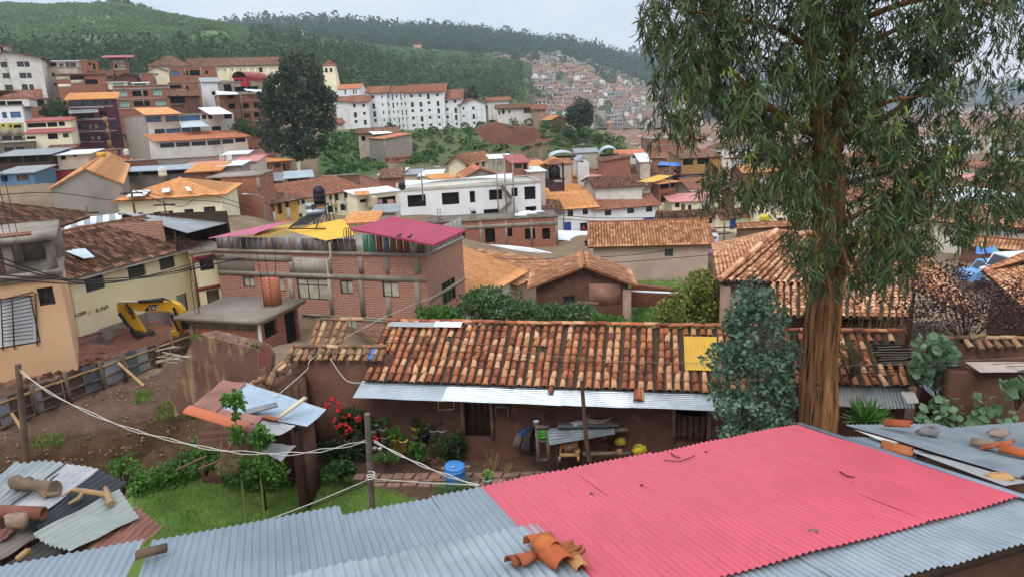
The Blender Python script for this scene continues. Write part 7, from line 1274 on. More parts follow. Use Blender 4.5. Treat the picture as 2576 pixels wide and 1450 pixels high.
# tiles sliding down the broken wall end
for k in range(17):
 f_=k/17; p=at(735-95*f_+j(10),912+58*f_+j(10),21.0-1.2*f_+j(.25)); d=nz(A_(-.55+j(.5),-.6+j(.5),-.35+j(.2))); up=nz(Z-d*d[2]); x=np.cross(d,up); m.inst(BTV,BTF,[np.stack([x*.095,d*.4,up*.09],1)],[p])
m.build('coping_tiles',mBARD,cw,True); m=MB();
for k in range(5): p=at(735-95*k/5,950+38*k/5,20.9-1.1*k/5); m.box(A_(p[0]-.3,p[1],.8),A_(.62,0,0),A_(0,.45,0),Z*(p[2]-.85))
m.build('stepped_wall_end',mADO,cw)
def prism(name,label,pts,Y,th,mat,cat,par=None):
 """mud wall with an uneven top: photo outline at distance Y, real thickness"""
 P=[at(x,y,Y) for x,y in pts]; B_=[p+A_(0.12*th,th,0) for p in P]; m=MB(); m.poly(P,[(p[0],p[2]) for p in P]); m.poly(B_[::-1],[(p[0],p[2]) for p in B_[::-1]])
 for i in range(len(P)): k=(i+1)%len(P); m.poly([P[i],P[k],B_[k],B_[i]],[(0,0),(1,0),(1,th),(0,th)])
 t_=thing(name,P[-1],label,cat); m.build('wall',mat,t_); return t_
sw=prism('mud_wall','crumbling reddish mud wall with straw showing and a mossy top',[(486,852),(520,846),(560,856),(610,868),(655,882),(670,905),(668,960),(650,1010),(560,1030),(440,1045),(428,990),(452,965),(462,905),(478,868)],22.6,.7,M('straw_mud','#7f6052','#664b40',1.,.95,0,.8,9,.1,'#a98a68',2.2,.52,1),'wall')
m=MB(); Q=Ar([at(x,y+2,22.6+.1+.5*rnd.random()) for x,y in [(486+185*k,852+32*max(0,k-.2)) for k in nr.random(900)]])+rnm(0,.04,(900,3)); d=rnm(0,.6,(900,3)); d[:,2]=np.abs(d[:,2]); leaves(m,Q,d,ru(.1,.24,900),QL,.4); m.build('moss',LEAF('wall_moss',['#5f7428','#6f8432','#4f5f28','#7d7a3a'],.1,.8),sw)
m=MB()
for k in range(14): p=at(440+j(25),890+j(22),22.3+j(.3)); d=A_(.9+j(.3),j(.4),j(.25)); m.tube([p-d*.3,p+d*.3],.022,5)
solo(m,'broken_sticks',M('bleached_wood','#b5a695','#94866f',3),'heap of bleached broken laths on the earth beside the mud wall','sticks')
m=MB(); a=at(650,925,22.2); m.sheet(a,at(681,920,22.2),at(679,868,22.4),at(652,868,22.4),period=.15,amp=.012,nv=4); solo(m,'rusty_sheet',METAL('deep_rust_sheet','#7d4438','#65362e',None,.6,.1,.7),'upright rust red sheet standing in the gap between the mud walls','metal sheet')
# ---------------------------------------------------------------- fence, street things
fn=thing('metal_fence',gh(at(250,1000,27)),'long low fence of mismatched metal sheets with wooden rails','fence'); N_F=19
fm=[mGREY,METAL('dark_fence_tin','#70787c','#555d61','#5d4438',.6,.3,.6),METAL('rust_fence_tin','#6d4f44','#55403a',None,.6,.1,.75),M('brown_fence_board','#5a463b','#45362d',2,.9)]; od=[2,0,2,3,0,3,3,2,3,1,1,0,0,1,0,2,3,2,3]
for k in range(N_F):
 a,b_=fpt(k/N_F),fpt((k+.97)/N_F); hgt=1.12+.05*sin(k*5); m=MB(); off=A_(.02*(k%2),0,0); m.sheet(a+off,b_+off,b_+Z*hgt+off,a+Z*(hgt+.03*sin(k*3))+off,period=.09,amp=.01,nper=5,nv=3); m.build('fence_panel',fm[od[k]],fn)
for z_ in (.1,.5,.95):
 m=MB()
 for k in range(6): m.bar(fpt(k/6)+A_(.07,-.05,z_),fpt((k+1.01)/6)+A_(.07,-.05,z_+.03*sin(k)),.05,.09)
 m.build('fence_rail',mWOODL if z_>.5 else mWOOD,fn)
for f_ in (.22,.38,.55,.66,.83,.9):
 p=fpt(f_)+A_(.14,-.08,-.3); m=MB(); m.bar(p,p+Z*(1.55 if f_<.8 else 1.8),.1); m.build('fence_post',mWOOD,fn)
for (x0,y0),(x1,y1),lab in ((t(0,2,1195,750),t(0,2,1450,980),'pale prop pole leaning against the metal fence'),(t(0,2,120,1260),t(0,3,260,20),'orange prop pole leaning on the near end of the fence')):
 p1=gp(x1,y1,2.3); m=MB(); p0=at(x0,y0,p1[1]+1.0); m.tube([p1,p0],.06,6); solo(m,'prop_pole',mWOODL,lab,'pole')
# excavator arm
ex=thing('excavator',gh(at(440,850,39)),'yellow excavator with its arm folded over the dug up street','excavator'); EY=38.5; mCAT=M('machine_yellow','#d9a428','#c29022',1,.5,0,.1,12,.4,'#8a6a2a',1.5,.64); mHYD=FLAT('black_hydraulics','#24221f',.45)
def plate(pts,th,mat,name,off=0,r=2):
 P=[at(*t(0,r,x,y),EY+off) for x,y in pts]; D=A_(.25*0,th,0); m=MB(); m.poly(P); m.poly([p+D for p in P][::-1])
 for i in range(len(P)): k=(i+1)%len(P); m.poly([P[i],P[k],P[k]+D,P[i]+D])
 return m.build(name,mat,ex)
plate([(1170,165),(1190,140),(1240,138),(1400,140),(1560,133),(1720,135),(1790,165),(1840,225),(1862,285),(1810,312),(1765,255),(1700,228),(1560,228),(1400,228),(1290,205),(1240,215),(1195,215)],.42,mCAT,'boom')
plate([(1180,180),(1245,205),(1300,215),(1335,260),(1450,430),(1480,488),(1430,500),(1395,455),(1290,350),(1215,265),(1178,225)],.3,mCAT,'stick',.06)
plate([(1330,430),(1400,440),(1470,470),(1485,500),(1515,515),(1480,545),(1420,560),(1365,540),(1350,480)],.9,M('bucket_steel','#4d4038','#383029',3,.7,.2,.3),'bucket',-.2)
plate([(1300,390),(1330,405),(1370,470),(1350,500),(1310,440)],.3,mHYD,'linkage',.0)
plate([(1730,300),(1770,310),(1810,420),(1800,470),(1760,430)],.5,mCAT,'boom_base',.2); plate([(1700,440),(1780,425),(1800,480),(1705,470)],1.4,mCAT,'track_frame',.3); plate([(1840,290),(1930,330),(1925,400),(1845,410),(1815,350)],1.6,mHYD,'engine_body',.4); plate([(1890,325),(1925,330),(1920,350),(1890,345)],1.0,mCAT,'body_cover',.2)
def exrod(p0,p1,r,mat,name): m=MB(); m.tube([at(*t(0,2,*p0),EY-.12),at(*t(0,2,*p1),EY-.12)],r,8); m.build(name,mat,ex)
exrod((1185,140),(1400,132),.045,mGREY,'cylinder_rod'); exrod((1395,131),(1640,118),.09,mHYD,'cylinder'); exrod((1195,245),(1300,385),.09,mHYD,'cylinder'); exrod((1745,190),(1790,310),.07,mHYD,'cylinder'); exrod((1720,260),(1800,430),.07,mHYD,'cylinder')
m=MB()
for k in range(5): m.tube([at(*t(0,2,1275+j(12),150+j(8)),EY-.15),at(*t(0,2,1300+j(40),225+j(20)),EY-.3),at(*t(0,2,1350+j(20),300+j(20)),EY-.12)],.03,4)
for k in range(3): m.tube([at(*t(0,2,1500+40*k,112-3*k),EY-.1),at(*t(0,2,1640,95+8*k),EY-.1),at(*t(0,2,1730,130),EY-.1)],.025,4)
m.build('hoses',mHYD,ex)
lp=[(1450,222),(1500,168),(1598,158),(1568,218)]; P=[at(*t(0,2,*p),EY-.02) for p in lp]; m=MB(); m.poly(P); m.build('black_emblem',FLAT('emblem_black','#171615'),ex); m=MB(); m.poly([at(*t(0,2,*p),EY-.022) for p in ((1585,168),(1598,158),(1568,218),(1558,218))]); m.build('red_stripe',FLAT('emblem_red','#b5402c'),ex)
O=at(*t(0,2,1498,214),EY-.03); text(ex,'lettering','CAT',O,nz(at(*t(0,2,1560,210),EY-.03)-O),nz(at(*t(0,2,1492,175),EY-.03)-O),.27,FLAT('emblem_white','#f0eee8'),.004); m=MB(); m.poly([at(*t(0,2,*p),EY-.045) for p in ((1517,214),(1534,196),(1548,212))]); m.build('yellow_triangle',mCAT,ex)
# red plastic mesh and a white board in the dug up street, earth ridge
mRN=FLAT('red_mesh_plastic','#c0484a',.6)
m=MB(); L0=[(0,860),(60,790),(230,620),(420,590),(560,560),(820,545),(1100,470),(1300,445),(1690,355)]; P=[gp(*t(0,2,x,y+30),1.0)+Z*.45 for x,y in L0]; m.tube(P,.03,4); m.tube([p-Z*.35 for p in P],.02,4)
for i in range(len(P)-1):
 for k in range(14): a=P[i]+(P[i+1]-P[i])*k/14; m.tube([a,a-Z*.35],.008,3,False)
solo(m,'barrier_mesh',mRN,'sagging red plastic barrier mesh along the dug up street','barrier')
m=MB(); p=gp(*t(0,2,520,700),1.4); m.box(p+Z*.3,A_(.85,.1,0),A_(0,.04,0),Z*1.05); m.bar(p+A_(.4,0,-.3),p+A_(.4,0,.4),.04); solo(m,'white_board',mW2,'plain white board standing in the red mud of the street','board')
m=MB(); Q=samp([(300,905),(430,868),(470,852),(478,862),(330,920),(180,960),(60,985),(50,960),(180,925)],420,1.5); m.inst(*rock_t(3),rndrot(len(Q))*ru(.05,.17,len(Q))[:,None,None],Q); stuff(m,'earth_mound',M('dark_clods','#5a4034','#42302a',4,.97,0,.8,10,.1,None,1,.5,0,.3),'ridge of dark excavated clods along the fence')
m=MB(); Q=samp([(90,905),(300,868),(330,870),(330,890),(110,925)],160,1.2); m.inst(*rock_t(6),rndrot(len(Q))*ru(.05,.2,len(Q))[:,None,None]*A_(1.6,1.2,.5)[None,:,None],Q); stuff(m,'red_rubble',M('red_clods','#95695a','#7d5548',4,.97,0,.8,10,.1,None,1,.5,0,.25),'broken red clay slabs heaped along the street')
# ---------------------------------------------------------------- poles and ropes
p0=at(936,1275,13.2); pt=at(923,1040,12.9); pl=thing('wooden_post',A_(p0[0],p0[1],1.5),'bare grey wooden post with ropes tied to it in the middle of the yard','post'); m=MB(); m.tube([A_(p0[0]+.02,p0[1]+.05,1.3),p0,(p0+pt)/2,pt],[.065,.062,.062,.058],12); m.build('pole',M('grey_post_wood','#7d736a','#5d554e',6,.9,0,.5,20,.1,'#4a433d',3,.6,1),pl)
l0=gp(64,1168,2.5); lt_=at(45,915,l0[1]); pl2=thing('wooden_post',l0,'thin weathered post at the left end of the long rope','post'); m=MB(); m.tube([l0-Z*.3,(l0+lt_)/2+A_(.02,0,0),lt_],[.09,.085,.08],9); m.build('pole',mWOOD,pl2)
mROPE=M('white_rope','#d5d0c6','#b5b0a6',8,.8,0,.3,40)
def rope(pts,label,r=.014,mat=mROPE,tw=.0,name='rope',n=40,cat='rope'):
 K=Ar([at(*p) for p in pts]); s_=lsp(0,len(K)-1,n); P=np.zeros((n,3))
 for i,u in enumerate(s_):
  k=min(int(u),len(K)-2); f_=u-k; a0=K[max(k-1,0)];a1=K[k];a2=K[k+1];a3=K[min(k+2,len(K)-1)]
  P[i]=.5*((2*a1)+(-a0+a2)*f_+(2*a0-5*a1+4*a2-a3)*f_*f_+(-a0+3*a1-3*a2+a3)*f_**3)
 m=MB()
 if tw:
  for sg_ in (-1,1): m.tube(P+np.stack([0*s_,0*s_,sg_*tw*(.6+.8*np.sin(s_*9)*np.exp(-.2*((s_-1)%3)))],-1),r,5)
 else: m.tube(P,r,5)
 return solo(m,name,mat,label,cat,smooth=True)
Y2=l0[1]
RR=.0095
rope([(45,928,Y2),(140,995,Y2-.8),(300,1068,Y2-2),(430,1105,Y2-2.8),(560,1132,Y2-3.6),(720,1140,Y2-4.6),(830,1128,13.8),(921,1108,12.95)],'pair of white ropes sagging from the left post to the middle post',RR,mROPE,.035)
rope([(940,1108,12.95),(1010,1145,12.2),(1100,1185,11.2),(1205,1222,8.6)],'pair of pale ropes running from the middle post down to the shed roof',RR,mROPE,.02)
rope([(926,1205,13.0),(800,1258,11.5),(690,1300,10),(600,1330,8.2)],'white rope from the middle post down to the zinc roof at the left',RR); rope([(940,1203,13.0),(1080,1213,10.8),(1205,1219,8.6)],'white rope from the middle post to the corner of the pink roof',RR)
m=MB(); m.tube([at(934,1205,12.95)+A_(.075*cos(a),.075*sin(a),.01*a) for a in lsp(0,15,40)],.014,5); solo(m,'knotted_rope',mROPE,'rope knotted round the middle post','rope')
mWIRE=FLAT('black_cable','#23211f',.6)
for k,(pts,lab) in enumerate((([(600,1350,9),(925,1215,13.1)],'thin dark wire beside the lower white rope'),([(935,1212,13.1),(1200,1205,14),(1420,1178,15),(1560,1135,16),(1830,1060,18),(2030,1030,19)],'dark wire running from the middle post over the workbench to the small tree'),
([(1330,1005,20.2),(1480,1022,19.8),(1620,1065,19.8),(1690,1072,20.3)],'thin cable drooping under the eave towards the second door'))): rope(pts,lab,.009,mWIRE,0,'cable',30,'cable')
rope([(690,1000,19),(770,930,20.6),(800,890,21.5),(960,800,30),(1100,740,40)],'thin cable rising from the junk shed over the tile coping',.011,mROPE,0,'cable',24,'cable'); rope([(830,900,20.8),(870,955,20.5),(915,962,20.4)],'loose cable hanging on the dark adobe wall',.012,mROPE,0,'cable',14,'cable')
for i,(y0,y1) in enumerate(((866,895),(880,908),(893,916))): rope([(870,y0-60,22),(1150,y0-12,20.4),(1450,(y0+y1)/2+20,19.9),(1800,y1+18,19.3),(2100,y1+24,18.6),(2600,y1+2,17.5)],['top','middle','lowest'][i]+' of the thin wires stretched across the front of the adobe roofs',.007,M('pale_wire','#8d8880') if i==0 else mWIRE,0,'wire',40,'wire')
rope([(2020,960,14.2),(2055,966,13.9),(2095,962,14.1)],'wire tied round the big tree trunk',.018,mWIRE,0,'wire',12,'wire')
# street cables on the left
for i,(pts,lab) in enumerate((([(-20,640,26),(200,705,33),(420,690,40),(640,640,46)],'cable crossing in front of the yellow house below its eave'),([(-20,655,26),(220,712,33),(440,682,40),(660,640,46)],'second cable crossing just below the yellow house eave'),([(-20,690,26),(260,702,34),(500,665,42),(760,560,60)],'sagging cable over the windows of the yellow house'),([(-20,700,26),(300,708,34),(560,640,45)],'lowest cable over the windows of the yellow house'),
([(0,490,45),(140,485,52),(300,505,58),(420,500,64)],'cable above the mossy roof at the left edge'),([(335,470,58),(430,500,60),(560,510,62),(640,540,70)],'cable draped along the yellow orange roofed house'),([(340,480,58),(450,520,60),(520,490,66),(640,525,72)],'second cable draped along the yellow orange roofed house'),
([(1430,650,60),(1600,640,62),(1790,612,66)],'cable in front of the even clay roof house'),([(1430,668,58),(1620,655,60),(1800,640,62)],'second cable in front of the even clay roof house'),([(1180,640,60),(1290,652,58),(1400,650,56)],'cable before the white tarpaulin'),([(1360,535,110),(1500,548,112),(1700,545,116),(1900,530,120),(2050,520,120)],'long cable across the white street houses'),([(1360,548,110),(1520,556,112),(1720,552,116),(2050,528,120)],'second long cable across the white street houses'))): rope(pts,lab,.028 if pts[0][2]<70 else .05,mWIRE,0,'cable',24,'cable')
def pole(x,yt,yb,Y,r,label,lamp=0,mat=None,cat='street lamp'):
 a,b_=at(x,yb,Y),at(x,yt,Y); b_[0]=a[0]; th=thing('street_lamp' if lamp else 'utility_pole',a,label,cat); m=MB(); m.tube([a-Z*1.5,b_],[r,r*.7],7); m.build('pole',mat or mMETG,th)
 if lamp:
  m=MB(); m.tube([b_,b_+A_(lamp*.8,0,.35),b_+A_(lamp*2.0,-.1,.5)],r*.5,5); m.build('arm',mMETG,th); m=MB(); m.box(b_+A_(lamp*1.9,-.25,.42),A_(lamp*.8,0,.05),A_(0,.3,0),Z*.15); m.build('lamp_head',FLAT('lamp_grey','#b9bcbd'),th)
 else:
  m=MB(); m.bar(b_-Z*.5+A_(-.9,0,0),b_-Z*.5+A_(.9,0,0),.12); m.bar(b_-Z*1.1+A_(-.6,0,0),b_-Z*1.1+A_(.6,0,0),.1); m.build('crossarm',mWOODD,th)
 return th
for a in ((1062,432,475,92,.1,'street lamp over the long red tile roof',.9),(1684,403,450,130,.1,'street lamp on the green slope left of the arched roofs',-.9),(1438,372,425,130,.1,'street lamp beside the white sheet roofs',.9),(1732,372,400,165,.1,'street lamp behind the ribbed arched roof',-.9),(1770,487,552,118,.13,'street lamp in front of the cream pink roofed house',-.9),(670,498,560,78,.1,'street lamp in front of the yellow corner house',-.8)): pole(*a)
for a in ((340,470,540,60,.12,'brown timber power pole in front of the orange hipped house'),(418,500,545,60,.08,'dark steel pole on the corner of the orange hipped house'),(1418,520,580,112,.12,'power pole before the white street house garage'),(1820,560,625,70,.12,'grey power pole with a cable coil beside the even clay roof house'),(1892,515,560,115,.13,'power pole beside the blue gate'),(222,520,545,58,.1,'short cement pole behind the striped shed')): pole(*a,0,mWOOD if 'timber' in a[5] else mCOND,'utility pole')
pole(1216,742,700,49,.08,'T shaped wooden pole before the orange roofed side house',0,mWOODD,'pole') if False else None
# truck and cars under the white awning
ca=thing('awning_shelter',at(1450,600,92)-Z*3,'white sheet canopy over parked vehicles','canopy'); m=MB(); m.sheet(at(1402,603,90),at(1482,610,90),at(1478,582,97),at(1402,579,97),period=.3,amp=.01,nv=3); m.build('roof_sheet',mWSH,ca); m=MB()
for x,y,Y in ((1404,604,90.2),(1480,611,90.2),(1478,584,96.8)): p=at(x,y,Y); m.bar(p,p-Z*3.2,.1)
m.build('post',mMETG,ca)
def vehicle(p,L_,W_,H1,H2,rz,mat,label,name='parked_car',cat='car',cab=(.25,.8)):
 th=thing(name,p,label,cat); R_=rotm(Z,rz); Tm=lambda V:Ar(V)@R_.T+p; m=MB(); prof=[(0,.35),(0,H1*.85),(.12*L_,H1),(cab[0]*L_,H1),((cab[0]+.1)*L_,H2),((cab[1]-.05)*L_,H2),(cab[1]*L_,H1),(.97*L_,H1*.95),(L_,.4)]
 A1=Tm([(x-L_/2,-W_/2,z) for x,z in prof]); B1=Tm([(x-L_/2,W_/2,z) for x,z in prof]); m.poly(A1); m.poly(B1[::-1]); [m.poly([A1[i],A1[(i+1)%9],B1[(i+1)%9],B1[i]]) for i in range(9)]; m.build('body',mat,th)
 m=MB(); c0,c1=cab; w=[(c0+.04)*L_,(c0+.12)*L_,(c1-.07)*L_,(c1-.02)*L_];
 for sy in (-1,1): m.poly(Tm([(w[0]-L_/2,sy*(W_/2+.01),H1*1.03),(w[1]-L_/2,sy*(W_/2+.01),H2*.95),(w[2]-L_/2,sy*(W_/2+.01),H2*.95),(w[3]-L_/2,sy*(W_/2+.01),H1*1.03)]))
 m.poly(Tm([((c0+.005)*L_-L_/2-.02,-W_*.42,H1*1.05),((c0+.005)*L_-L_/2-.02,W_*.42,H1*1.05),((c0+.092)*L_-L_/2-.02,W_*.42,H2*.96),((c0+.092)*L_-L_/2-.02,-W_*.42,H2*.96)])); m.build('windows',mGL,th)
 for x in (.18,.8):
  for sy in (-1,1): m=MB(); c_=Tm([(x*L_-L_/2,sy*(W_/2-.1),.32)])[0]; m.lathe([(0,-.1),(.3,-.1),(.32,0),(.3,.1),(0,.1)],c_,14,R_@A_(0,1,0)); m.build('wheel',mBLKP,th)
 return th
vehicle(at(1432,632,93)-Z*.6,6,2.1,1.5,2.5,.1,FLAT('grey_truck_paint','#b9bcbe',.4),'grey truck parked under the white canopy','parked_truck','truck',(.1,.4)); vehicle(at(1448,650,88)-Z*.5,4.4,1.75,.95,1.5,.05,FLAT('dark_car_paint','#3a3d42',.35),'dark car parked in front of the grey truck'); vehicle(at(1470,622,98)-Z*.5,4.2,1.7,.95,1.5,.3,FLAT('silver_car_paint','#c4c6c8',.35),'silver car behind the grey truck')
for x,y,Y,c_,lab in ((1782,618,70,'#b9bcc0','silver car half hidden at the right end of the even clay roof house'),(1781,635,67,'#b8848e','pinkish red car below the silver one by the clay roof house'),(1780,600,76,'#8a2f38','dark red car behind the silver one by the clay roof house')): vehicle(at(x,y,Y)-Z*.4,4.2,1.7,.95,1.5,1.35,FLAT('car_'+c_[1:],c_,.35),lab)
vehicle(at(2572,690,46)-Z*.6,4.8,1.8,1.2,2.0,.05,FLAT('white_van_paint','#e3e3e3',.4),'white van parked in the yard behind the right hand tile roof','parked_van','van',(.08,.98)); vehicle(at(2497,692,47)-Z*.5,4.2,1.7,.95,1.5,.05,FLAT('blue_car_paint','#6d9fd0',.4),'light blue car parked beside the white van')
# black tank on the white house roof and the tank tower
def tank(p,s_,mat,label): m=MB(); m.lathe([(0,0),(.62*s_,0),(.64*s_,.5*s_),(.6*s_,.55*s_),(.64*s_,.6*s_),(.62*s_,1.2*s_),(.35*s_,1.5*s_),(0,1.55*s_)],p,14); return solo(m,'water_tank',mat,label,'tank',smooth=True)
tank(at(*t(1,1,1472,472),105.5),.85,mBLKP,'black water tank at the left end of the white unfinished house'); tank(at(*t(2,1,758,400),139),1.0,M('white_tank','#d9d4c8'),'pale water tank beside the tall orange hipped roof'); tank(at(*t(2,1,1800,318),152),.8,mBLKP,'small black water tank beside the white roofed shed'); tank(at(*t(0,1,1640,325),76),.65,M('white_tank','#d9d4c8'),'white water tank on a frame behind the orange hipped roof'); tank(at(*t(0,1,1275,112),110),.6,M('white_tank','#d9d4c8'),'white water tank in the brick yard'); tank(at(*t(0,1,2310,165),104),.6,M('white_tank','#d9d4c8'),'pale water tank between the faded pink roofs')
tb=at(*t(2,1,430,390),135); tt=thing('tank_tower',tb-Z*2,'dark tower carrying a black water tank under a small orange roof','tower'); m=MB()
for dx,dy in ((-1.6,-1),(1.6,-1),(-1.6,1),(1.6,1)): m.bar(tb+A_(dx,dy,-3),tb+A_(dx,dy,3.6),.2)
m.box(tb+A_(-1.9,-1.3,.6),A_(3.8,0,0),A_(0,2.6,0),Z*.2); m.box(tb+A_(-1.7,-1.1,-5),A_(3.4,0,0),A_(0,2.2,0),Z*5.); m.build('frame',M('maroon_dark','#4a2f30'),tt); m=MB(); m.lathe([(0,.8),(1.1,.8),(1.1,2.7),(.6,3.2),(0,3.3)],tb,14); m.build('tank',mBLKP,tt,True); m=MB(); e=[tb+A_(sx*2.6,sy*1.9,3.6) for sx,sy in ((-1,-1),(1,-1),(1,1),(-1,1))]; r0,r1=tb+A_(0,-1.9,4.7),tb+A_(0,1.9,4.7)
for pl_ in ([e[0],r0,r1,e[3]],[e[1],r0,r1,e[2]]): roof_patch(m,pl_,A_(0,1,0),.25,.03,.9,.02,.1)
m.build('roof',mORG,tt)
# people far down the street and at the garage door
def person(p,hgt,label,top,bot,sk='#8a5f48',arm=.1):
 th=thing('person',p,label,'person'); k=hgt/1.7; m=MB()
 for sx in (-.09,.09): m.tube([p+A_(sx,0,0)*k,p+A_(sx*1.05,.02,.45)*k,p+A_(sx*.95,0,.88)*k],[.05*k,.065*k,.09*k],8)
 m.tube([p+Z*.84*k,p+Z*1.0*k,p+Z*1.25*k,p+Z*1.42*k,p+Z*1.48*k],[.14*k,.15*k,.19*k,.14*k,.06*k],10)
 m.tube([p+Z*1.46*k,p+Z*1.53*k,p+Z*1.6*k,p+Z*1.68*k,p+Z*1.71*k],[.05*k,.085*k,.1*k,.075*k,.02*k],10)
 for sx in (-1,1): m.tube([p+A_(sx*.19,0,1.4)*k,p+A_(sx*(.24+arm*.3),-.03,1.12)*k,p+A_(sx*(.24+arm),-.1,.86)*k],[.055*k,.045*k,.035*k],7)
 m.build('body',M('skin_'+sk[1:],sk,None,4,.7),th,True); m=MB(); m.tube([p+Z*.83*k,p+Z*1.0*k,p+Z*1.25*k,p+Z*1.43*k],[.155*k,.165*k,.205*k,.15*k],10)
 for sx in (-1,1): m.tube([p+A_(sx*.19,0,1.41)*k,p+A_(sx*(.24+arm*.3),-.03,1.12)*k],[.068*k,.058*k],7)
 m.build('jacket',M('cloth_'+top[1:],top),th,True); m=MB()
 for sx in (-.09,.09): m.tube([p+A_(sx,0,.06)*k,p+A_(sx*1.05,.02,.45)*k,p+A_(sx*.95,0,.9)*k],[.06*k,.078*k,.1*k],8)
 m.build('trousers',M('cloth_'+bot[1:],bot),th,True); m=MB(); m.tube([p+A_(0,.02,1.6)*k,p+A_(0,.02,1.68)*k,p+A_(0,.01,1.735)*k],[.105*k,.095*k,.03*k],9); m.build('hair',FLAT('dark_hair','#1c1714'),th,True); return th
for x,y,Y,tc_,bc,lab in (((t(2,1,720,912)),0,124,'#a8343a','#2d3038','person in a red jacket standing in the dark garage doorway'),((t(2,1,752,1085)),0,86,'#25262a','#2d3038','person in dark clothes walking beside the white canopy'),((t(1,1,810,700)),0,96,'#c0a04a','#33384a','person in an ochre top at the shop fronts'),((t(1,1,900,675)),0,100,'#b8bcc4','#3a3038','person in a pale top further along the shop fronts'),((t(1,1,985,640)),0,108,'#a84a5a','#2d3038','person in a rose top at the end of the shop fronts')): person(at(x[0],x[1],Y)-Z*.0,1.68,lab,tc_,bc)
# ---------------------------------------------------------------- yard clutter
mPLW=M('white_pail','#d2cdc2','#b5afa2',3,.6,0,.1,20,.3,'#8d8475',3,.6); mPLY=M('yellow_pail','#d9a828','#c2932a',3,.6,0,.1,20,.3,'#8d7a45',3,.62); mPLT=M('pinkish_pail','#b59686','#9a7d70',3,.7); mPLB=M('black_pail','#3a3836','#2a2826',3,.6); mPLG=M('greenish_pail','#a5b09a','#8a957f',3,.6); mSOIL=M('pot_soil','#3a2c24','#2a201a',9)
def pail(x,y,w,h_,mat,label,Y=None,plant=None,group=None):
 """bucket whose base stands at photo point (x,y)"""
 p=gp(x,y,1.5) if Y is None else at(x,y,Y); k=p[1]/CF[1]/FPX*1.02; r=w*k/2; hh=h_*k; th=thing('bucket' if plant is None else 'potted_plant',p,label,'bucket' if plant is None else 'potted plant',group); m=MB(); m.lathe([(0,0),(r*.82,0),(r*.97,hh*.92),(r*1.06,hh*.92),(r*1.06,hh),(r*.9,hh),(r*.86,hh*.88),(0,hh*.86)],p,18); m.build('pail',mat,th,True)
 m=MB(); m.tube([p+A_(r*1.03*cos(a),r*1.03*sin(a)-.0,hh*.9-.12*hh*sin(abs(a)*.5)*2) for a in lsp(-PI,0,12)],.006,4); m.build('handle',mMETG,th)
 if plant:
  n,sz,ph,mt,fl=plant; m=MB(); c_=p+Z*(hh+ph*.5); o=rnm(size=(n,3)); o/=nrm(o,axis=1,keepdims=True); o*=ru(.2,1,(n,1))**.5*A_(ph*.55,ph*.5,ph*.6); leaves(m,c_+o,o+rnm(0,.4,(n,3))*ph,ru(.7,1.2,n)*sz,QL,.8); m.build('foliage',mt,th); m=MB()
  for i in range(5): m.tube([p+Z*hh*.85,c_+rnm(0,ph*.2,3),c_+o[i]*.9],[.012,.008,.004],4)
  m.build('stems',mWOODD,th)
  if fl:
   m=MB()
   for i in range(fl[1]): m.inst(*rock_t(2,6),rndrot(1)*fl[2],(c_+o[i*3]*1.05+A_(0,-.03,.02))[None])
   m.build('flowers',FLAT('bloom_'+fl[0][1:],fl[0],.6),th)
 return th
cr=lambda x,y: q(1300,1600,600,x,y)
for x,y,w,h_,mt,lab,pl_ in ((700,495,120,180,mPLW,'white bucket planted with spiky leaves behind the post',(70,.12,.3,mSHR,None)),(850,420,150,130,mPLT,'pink rimmed tub with a thin cactus beside the white bucket',(50,.1,.3,mVINE,None)),(890,620,140,200,mPLT,'rusty striped tin with a small plant in the front row',(80,.07,.2,mSHR,None)),(1065,650,130,190,mPLY,'bright yellow bucket overflowing with green leaves',(190,.09,.36,mNET,None)),(1200,680,150,200,M('cream_yellow_pail','#d8c268','#c2ac58',3,.6),'pale yellow printed bucket with soil and a seedling',(60,.07,.16,mNET,None)),(1400,385,150,100,M('yellow_tub','#cdb844','#b5a03a',3,.6),'yellow basin on the wall ledge with a dark shrub',(90,.08,.3,mSHR,None)),(1390,540,110,120,M('green_pail','#7d9a6a','#6a855a',3,.6),'small green pot in the middle of the row',(40,.06,.14,mVINE,('#e6e2da',3,.02))),(1560,540,140,210,mPLB,'black bucket half hidden by leaves',(60,.08,.3,mVINE,None)),(1705,500,150,190,mPLG,'grey white drum shaped bucket near the door',(30,.08,.2,mSHR,None)),(1850,500,150,190,mPLW,'white bucket holding a smaller white pot with a bare shrub',(40,.06,.4,mVINE,None)),(2065,520,140,160,mPLW,'white tub almost covered by leaves near the door',(120,.08,.3,mSHR,None)),(380,560,110,170,mPLW,'slim white pot with a succulent left of the post',(50,.07,.16,mVINE,None)),(255,590,130,110,M('grey_sack','#a09a98'),'grey sack like pot left of the slim white pot',(40,.08,.14,mSHR,None)),(480,560,90,90,mPLT,'terracotta coloured pot beside the post',(30,.08,.16,mSHR,('#b04a9a',4,.03))),(705,690,80,70,mPLG,'small grey pot on the ground right of the post',None),(800,715,90,90,mPLW,'small white pot on the ground right of the post',None),(930,740,130,110,mPLB,'black pot with broad leaves in the front row',(50,.12,.25,mSHR,None))):
 X_,Y_=cr(x,y); pail(X_,Y_,w*.15,h_*.15,mt,lab,20.6 if y<640 else 20.0,pl_)
